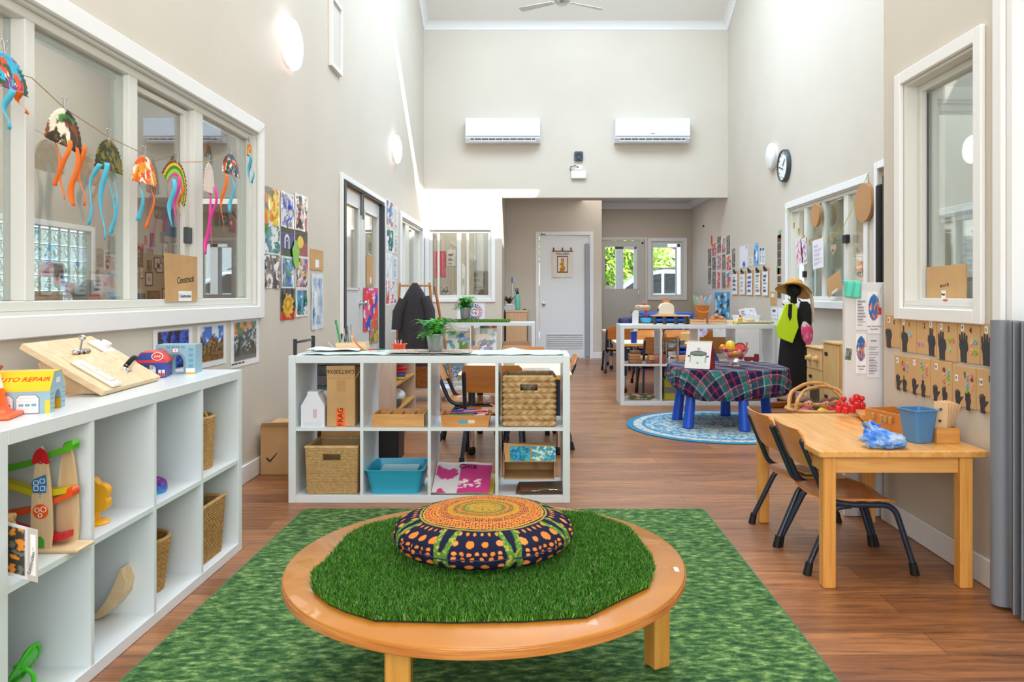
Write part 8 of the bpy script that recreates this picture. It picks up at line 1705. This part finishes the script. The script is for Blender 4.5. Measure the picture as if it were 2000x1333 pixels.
# line, pegs and papers in window_5
XW=XR-.03;pts=[onX(x,y,XW) for x,y in ((1530,402),(1551,440),(1560,452),(1573,469),(1598,471),(1622,466),(1645,448),(1668,400),(1697,337))]
tag(MB().tube(pts,.003,5).build('green_string',mat('lime_string','#b8c86a',.8)),'thin lime string slung across the right window with pegs','string');PG=woodmat('peg_wood','#b88a50','#c89c62')
for pk,(x,y) in enumerate(((1551,441),(1560,452),(1570,466),(1574,470),(1581,474),(1587,472),(1598,470),(1618,468),(1626,462),(1638,452))): p=onX(x,y,XW-.006);b=MB();b.box((0,-.006,0),(.01,.008,.07),.002,rot=(.25,0,0));b.box((0,.006,0),(.01,.008,.07),.002,rot=(-.15,0,0));o=b.build('clothes_peg',PG);o.location=p;tag(o,'wooden clothes peg on the right window string, %s from the left' % ['first','second','third','fourth','fifth','sixth','seventh','eighth','ninth','tenth'][pk],'peg','pegs on the window string')
wn=lambda bx_,f,l,nm,cat,tl=0: wsheet('R',*bx_,f,nm,l,cat,tilt=tl,plane=XW-.012,nu=14,nv=20,out=0)
wn((1557,468,1569,522),splash('#e6dce8',['#d84a4a','#e07a8a'],8,.3,3),'lilac paper with red spots hanging at the left of the window string','hanging_drawing','drawing',.22);wn((1567,468,1577,520),splash('#e8e6ee',['#2f6fc0','#d8405a'],8,.3,8),'second hanging paper with a blue edge on the window string','hanging_drawing','drawing',.18)
wn((1588,471,1609,527),doc('#eae8f0','#c8c4d4',10),'white printed page hanging from the window string','hanging_page','paper',.06);wn((1619,545,1646,582),lambda u,v: lin('#ecebe8') if .25 < u < .65 and .08 < v < .2 else lin('#c79d6b'),'tilted brown cardboard piece with a white label at the foot of the right window','cardboard_sign','cardboard sign',.28)
p=onX(1628,487,XW-.012);b=MB();b.prism([(.055*math.sin(a)**3*1.25,.055*(13*math.cos(a)-5*math.cos(2*a)-2*math.cos(3*a)-math.cos(4*a))/14) for a in [2*PI*i/30 for i in range(30)]][::-1],(0,0,0),(0,-1,0),(0,0,1),.005);o=b.build('cardboard_heart',CARD);o.location=p;tag(o,'cardboard heart with a blue patch hanging in the right window','heart');b=MB();b.ball((-.006,-.0,-.01),.025,10,(.2,1,.7));b.build('blue_patch',BL,o)
for x,y,r_,l in ((1591,421,.12,'round cardboard disc hanging in the second pane of the right window'),(1685,396,.17,'cardboard disc with a white top in the last pane of the right window')): c=onX(x,y,XR-.04);o=MB().lathe([(0,0),(r_,0),(r_,.03),(0,.03)],n=36,M=Matrix.Rotation(PI/2,4,'Y')).build('cardboard_disc',mat('brown_disc','#b98a5c',.7));o.location=c;tag(o,l,'disc')
# ================================================================ number cards on the near right wall
def hand_poly(n_up,mirror=1):
    P=[(-.014,-.065),(-.016,-.02),(-.022,0),(-.020,.018)]
    tips=[(-.019,.045),(-.008,.054),(.004,.053),(.014,.044)];base=[(-.018,.018),(-.0075,.021),(.0025,.021),(.0125,.017)]
    order={0: [],1: [1],2: [1,2],3: [0,1,2],4: [0,1,2,3],5: [0,1,2,3]}[n_up]
    for i in range(4):
        bx,by=base[i]
        if i in order: tx,ty=tips[i];P += [(bx-.004,by),(tx-.0035,ty-.004),(tx,ty),(tx+.0035,ty-.004),(bx+.004,by)]
        else: P += [(bx-.004,by),(bx,by+.006),(bx+.004,by)]
    if n_up == 5: P += [(.020,.006),(.036,.016),(.040,.012),(.030,-.006),(.018,-.022)]
    else: P += [(.020,.004),(.021,-.012),(.016,-.022)]
    P += [(.014,-.03),(.014,-.065)]
    return [(x*mirror,y) for x,y in (P if mirror > 0 else P[::-1])]
HD=mat('dark_photo_hand','#34363e',.6);BT=['#e0a08a','#9ab8bc','#d87a7a','#7fc02a','#e0b494','#b094b8','#d0806a','#6ab0c8','#8a3a30','#a8c0a0']
NC=[(0,1730,615,676,1760),(1,1761,618,686,1792),(2,1793,621,690,1831),(3,1832,625,702,1872),(4,1873,627,706,1917),(5,1918,631,712,1960),(6,1750,693,756,1779),(7,1779,696,765,1819),(8,1820,702,780,1862),(9,1863,712,790,1909),(10,1910,719,800,1962)]
for k,xl,yt,yb,xr in NC:
    a,c=onX(xl,yb,XN),onX(xr,yb,XN);w_=a.y-c.y-.002;h_=onX(xl,yt,XN).z-a.z
    t=T('number_card','cardboard card for %s on the right wall, %s' % (['zero','one','two','three','four','five','six','seven','eight','nine','ten'][k],['closed fist and no buttons','one raised finger and one button','two raised fingers and two buttons','three raised fingers','four raised fingers','one open hand','six small buttons, first of the lower row','seven small buttons, second of the lower row','eight small buttons, middle of the lower row','nine small buttons, fourth of the lower row','two open hands, last of the lower row'][k]),'number card',(XN,a.y,a.z))
    b=MB();b.bx(-.006,0,-w_,0,0,h_,.0015);b.build('card',CARDP,t)
    ux={0: .3,1: .22,2: .76,3: .25,4: .25,5: .3,6: .2,7: .25,8: .3,9: .2,10: .2}[k];uz=.84 if k not in (9,10) else .68
    b=MB();b.bx(-.008,-.006,-w_*ux-.009,-w_*ux+.009,h_*uz-.013,h_*uz+.013);dl=b.build('digit_label',_mats['paper_white'],t);s=str(k);loc_text(s,.019,INK,dl,(-.0085,-w_*ux,h_*uz),(0,-1,0),(0,0,1),name='digit');loc_text(s,.034,INK,t,(-.0066,-w_*(ux+.36 if ux < .6 else .42),h_*.78),(0,-1,0),(0,0,1),name='handwritten_digit')
    hs=[(k,.3 if k != 2 else .8)] if k <= 5 else [(5,.26),(k-5,.70)]
    for q,(n_,hx) in enumerate(hs):
        sc=(1.0 if k <= 5 else .62);b=MB();b.prism([(x*sc*1.45,y*sc) for x,y in hand_poly(n_)],(-.0062,-w_*hx,h_*(.40 if k <= 5 else .20)),(0,-1,0),(0,0,1),.0012);b.build('hand_cut_out',HD,t,smooth=0)
    for i in range(k):
        if k <= 5: uu,vv=[.66,.84,.66,.84,.75][i],[.52,.52,.28,.28,.66][i];uu=.12+.2*i if k == 2 else uu;vv=.28 if k == 2 else vv;r_=.0105 if k > 1 else .014
        else: uu,vv=.66+.20*(i % 2),.80-.10*(i//2);r_=.008
        b=MB();b.X=Matrix.Translation((-.006,-w_*uu,h_*vv)) @ Matrix.Rotation(-PI/2,4,'Y');b.lathe([(r_,0),(r_,.0025),(r_*.8,.0035),(r_*.7,.0022),(0,.0022)],n=16);b.build('button',mat('bt%d' % ((i*3+k) % 10),BT[(i*3+k) % 10],.35),t)
# ================================================================ things on the wooden table
def onT(px,py): return onZ(px,py,TT)
tag(MB().box((0,0,.009),(.19,.045,.018),.003).build('knob_block',woodmat('dark_block','#a8703a','#b88048')),'flat wooden block base for the red knobbed cylinders','block').location=(1.625,3.46,TT+.0005)
o=bpy.data.objects['knob_block'];o.rotation_euler=(0,0,1.2)
for i,(px,py,s) in enumerate(((1638,812,.8),(1648,806,.9),(1652,814,.75),(1664,812,1.0),(1673,808,1.12),(1683,808,1.0))):
    p=onT(px,py+2);o=MB().lathe([(.0,0),(.014,0),(.015,.004),(.015,.026),(.012,.030),(.006,.034),(.006,.038),(.011,.042),(.012,.049),(.009,.056),(0,.058)],n=20).build('red_knob_cylinder',RED);o.location=(p.x,p.y,TT+.019);o.scale=(s*1.22,)*3;tag(o,'red knobbed toy cylinder, %s from the left on the wooden table' % ['first','second','third','fourth','fifth','last'][i],'toy cylinder')
for i,(px,py) in enumerate(((1700,826),(1724,832))):
    p=onT(px,py);o=MB().prism([(-.03,.032),(.03,.032)]+[(.03*math.cos(a),.032-.030*math.sin(a)) for a in [PI*k/12 for k in range(1,12)]],(0,.09,0),(1,0,0),(0,0,1),.18).build('wooden_half_round',woodmat('half_round','#c88c48','#d8a05a'));o.location=(p.x+.01,p.y+.09,TT);o.rotation_euler=(0,0,-.25);tag(o,['left','right'][i]+' of two ribbed half round wooden shakers on the wooden table','shaker')
t=T('wooden_tray_box','long open wooden box with little blocks behind the blue bin','box',(1.585,3.20,TT+.0005),-1.32);b=MB()
for q in ((-.17,.17,-.085,-.077),(-.17,.17,.077,.085),(-.17,-.162,-.077,.077),(.162,.17,-.077,.077)): b.bx(*q,0,.075,.001)
b.bx(-.162,.162,-.077,.077,0,.006);b.build('case',woodmat('warm_box','#c07a34','#cf8c46',(2,14,14)),t)
for i,x in enumerate((-.11,-.055,-.03,.0)): b=MB();b.box((x,-.092,.045),(.020,.014,.030),.004,seg=2);b.build('clip_block',woodmat('clip_blk','#b08048','#c49458'),t)
p=onT(1803,868);t=T('blue_bin','small steel blue square plastic bin on the wooden table','bin',(p.x+.005,p.y+.05,TT+.0005),.25);tubshell(t,.078,.078,.105,.105,.125,.003,mat('steel_blue_plastic','#4f83b4',.4),.014)
p=onT(1860,868);t=T('domino_box','wooden box of upright dotted wooden boards beside the blue bin','box',(p.x-.012,p.y+.065,TT+.0005));b=MB()
for q in ((-.045,.045,-.06,-.054),(-.045,.045,.054,.06),(-.045,-.040,-.054,.054),(.040,.045,-.054,.054)): b.bx(*q,0,.06,.001)
b.bx(-.04,.04,-.054,.054,0,.005);b.build('case',woodmat('box_oak','#c48844','#d49a54',(2,14,14)),t)
for i in range(5):
    bd=T('domino_board','%s dotted wooden board from the left in the wooden box' % ['first','second','third','fourth','fifth'][i],'board',(t.location.x-.022+.009*i,t.location.y-.03+.014*i,TT+.008));bd.rotation_euler=(.05+.07*i,.12,.95);b=MB();b.box((0,0,.075),(.006,.052,.15),.0015);b.build('board',woodmat('dom','#cfa878','#dab888',(14,14,2)),bd)
    for z in (.03,.075,.12): b=MB();b.X=Matrix.Translation((0,0,z)) @ Matrix.Rotation(PI/2,4,'Y');b.lathe([(0,-.0045),(.006,-.0045),(.006,.0045),(0,.0045)],n=14);b.build('dot',mat('dot_dark','#3a3a3c',.6),bd)
p=onT(1735,880);b=MB();g=bmesh.ops.create_icosphere(b.bm,subdivisions=5,radius=1)
for v in b.bm.verts:
    d=v.co.normalized();n1=nz(d.x*1.3,d.y+d.z*1.4,1.6,3);n2=abs(nz(d.x*2.4+d.z,d.y*2,2.2,9));n3=abs(nz(d.x*5,d.z*5+d.y*3,2,5));r_=1+.22*n1-.22*n2-.10*n3;q=max(0,d.z-.35);off_=-.028*q*2
    v.co=Vector((d.x*r_*.085*(1-.25*max(0,d.z))+off_,d.y*r_*.06*(1-.25*max(0,d.z)),max(-.030,d.z*r_*.042+(.022*q if d.x < .1 else 0))))
o=b.build('blue_plastic_bag',noisemat('blue_bag',['#2f6fe0','#5a96f0','#a8c8f4','#d4e4f8'],14,(1,1,1.6),.22,5,.3,(.3,.45,.55,.68)),smooth=60);o.location=(p.x+.005,p.y+.05,TT+.031);tag(o,'crumpled shiny blue plastic bag on the wooden table','bag')
b=MB();b.grid(lambda u,v: (-.045+.035*(u-.5)*(1+v),.0+.02*math.sin(u*9+v*3),.034+.030*v+.006*math.sin(u*14)),14,8);q=b.build('knotted_top',_mats['blue_bag'],o);q=q.modifiers.new('s','SOLIDIFY');q.thickness=.0012
# Math card in the near window, hand dispenser look, trinket
t=T('cardboard_sign','cardboard square with a small Math label standing in the near right window','cardboard sign',(XN+.075,onX(1812,0,XN+.075).y,1.061));w_=t.location.y-onX(1889,0,XN+.075).y
b=MB();b.prism([(0,0),(w_,0),(w_,.155),(0,.150)],(0,0,0),(0,-1,0),(0,0,1),.005);b.build('card',CARDP,t);plate(t,'label',_mats['paper_white'],(-.0055,-w_*.46,.028),(0,-1,0),(0,0,1),.034,.034,.001);loc_text('Math',.014,INK,t,(-.0072,-w_*.46,.028),(0,-1,0),(0,0,1));loc_text('m a t h',.024,INK,t,(-.0056,-w_*.48,.068),(0,-1,.1),(0,.1,1),name='handwriting')
tag(MB().ball((0,0,.003),.012,10,(.6,1.4,.5)).build('pink_trinket',mat('pink_trinket','#c8606a',.5)),'tiny pink toy on the sill of the near right window','toy').location=(XN+.03,onX(1846,0,XN+.03).y,1.062)
# folding gate
t=T('folding_gate','grey concertina folding gate at the right edge of the picture','gate',(1.62,2.5,0));GG=mat('gate_grey','#7d828c',.45);GG2=mat('gate_dark','#4f535c',.5)
b=MB();b.tube([(.005,.13,.012),(.005,.13,1.0)],.035,20);b.box((.02,.09,.506),(.03,.06,.988),.008,seg=2);b.build('lead_post',GG,t)
for i in range(9): b=MB();b.box((.012 if i % 2 else .030,.06-.022*i,.506),(.06,.007,.985),.002,rot=(0,0,.22 if i % 2 else -.22));b.build('pleat',GG if i % 2 else GG2,t)
b=MB();b.box((.05,.05,.53),(.012,.012,1.05),.002);b.build('mount_rail',METAL,t)
# ================================================================ high on the far wall, fan
def ac(label,px,logo):
    a,c=onY(px,283,YF),onY(px+144,237,YF);w_,h_=c.x-a.x,c.z-a.z;t=T('air_conditioner',label,'air conditioner',((a.x+c.x)/2,YF,a.z),0,'air conditioners on the far wall');ACW=mat('ac_white','#e6ecf8',.3)
    b=MB();b.prism([(0,.02),(-.13,0),(-.19,.06),(-.20,h_),(0,h_)],(-w_/2,0,0),(0,1,0),(0,0,1),w_);b.build('body',ACW,t,smooth=30)
    b=MB();b.box((0,-.208,h_*.62),(w_*.995,.012,h_*.74),.005);fc=b.build('front_cover',ACW,t);b=MB();b.box((0,-.175,.055),(w_*.86,.03,.045));b.build('outlet',mat('ac_dark','#5f5a52',.7),t)
    for k in range(9): b=MB();b.box((-w_*.38+w_*.095*k,-.192,.055),(.006,.006,.045));b.build('vane',ACW,t)
    b=MB();b.box((0,-.19,.022),(w_*.88,.035,.012),.003,rot=(.5,0,0));b.build('flap',ACW,t)
    if logo: b=MB();b.box((.0,-.2145,h_*.35),(.06,.001,.016));b.build('logo',mat('logo_grey','#9aa0aa',.5),fc)
ac('white wall air conditioner, left of the pair on the high far wall',911,0);ac('white wall air conditioner with a small grey logo, right of the pair',1199,1)
c=onY(1130,306,YF);t=T('alarm_speaker','small dark blue square siren on the far wall between the air conditioners','siren',(c.x,YF,c.z-.07));b=MB();b.box((0,-.03,.07),(.13,.06,.14),.012);b.build('housing',mat('slate','#49566a',.5),t);b=MB();b.X=Matrix.Translation((0,-.061,.07)) @ Matrix.Rotation(PI/2,4,'X');b.lathe([(.02,0),(.045,0),(.05,.006),(.045,.01),(.018,.004),(0,.004)],n=24);b.build('horn',mat('dark_slate','#2f3844',.5),t)
t=T('network_box','white junction box with a short black cable on the far wall below the siren','junction box',(c.x,YF,c.z-.35));b=MB();b.box((0,-.03,.07),(.225,.06,.12),.01);b.build('case',WHITE,t);b=MB();b.box((0,-.012,.18),(.12,.024,.07),.004);b.build('socket_plate',WHITE,t);b=MB();b.tube([(0,-.03,.18),(-.05,-.05,.205),(-.12,-.04,.19),(-.13,-.03,.15),(-.10,-.03,.13)],.006,6);b.build('cable',BLACKM,t)
t=T('ceiling_fan','white three bladed ceiling fan cut off by the top of the picture','ceiling fan',(.36,10.05,4.99));b=MB();b.lathe([(0,-.05),(.06,-.045),(.10,-.01),(.11,.03),(.09,.07),(.03,.09),(0,.09)],n=32);b.build('motor',METAL,t);b=MB();b.cyl((0,0,.08),(0,0,.86),.016);b.lathe([(0,.80),(.05,.80),(.06,.86),(0,.87)]);b.build('down_rod',WHITE,t)
for a in (PI*.155,PI*.845,-PI/2): b=MB();b.X=Matrix.Rotation(a,4,'Z') @ Matrix.Rotation(.18,4,'X');b.prism([(.14,-.035),(.60,-.06),(.635,-.05),(.645,.04),(.62,.055),(.14,.035)],(0,0,0),(1,0,0),(0,1,0),.008);b.box((.11,0,.004),(.12,.03,.012),.003);b.build('blade',mat('fan_blade','#c9c5bd',.4),t)
p=onX(1375,442,XR);tag(MB().lathe([(0,0),(.02,0),(.02,.02),(0,.02)],M=Matrix.Rotation(-PI/2,4,'Y')).build('wall_hook',DS),'tiny dark hook on the right wall of the recess','hook').location=(XR,p.y,p.z)
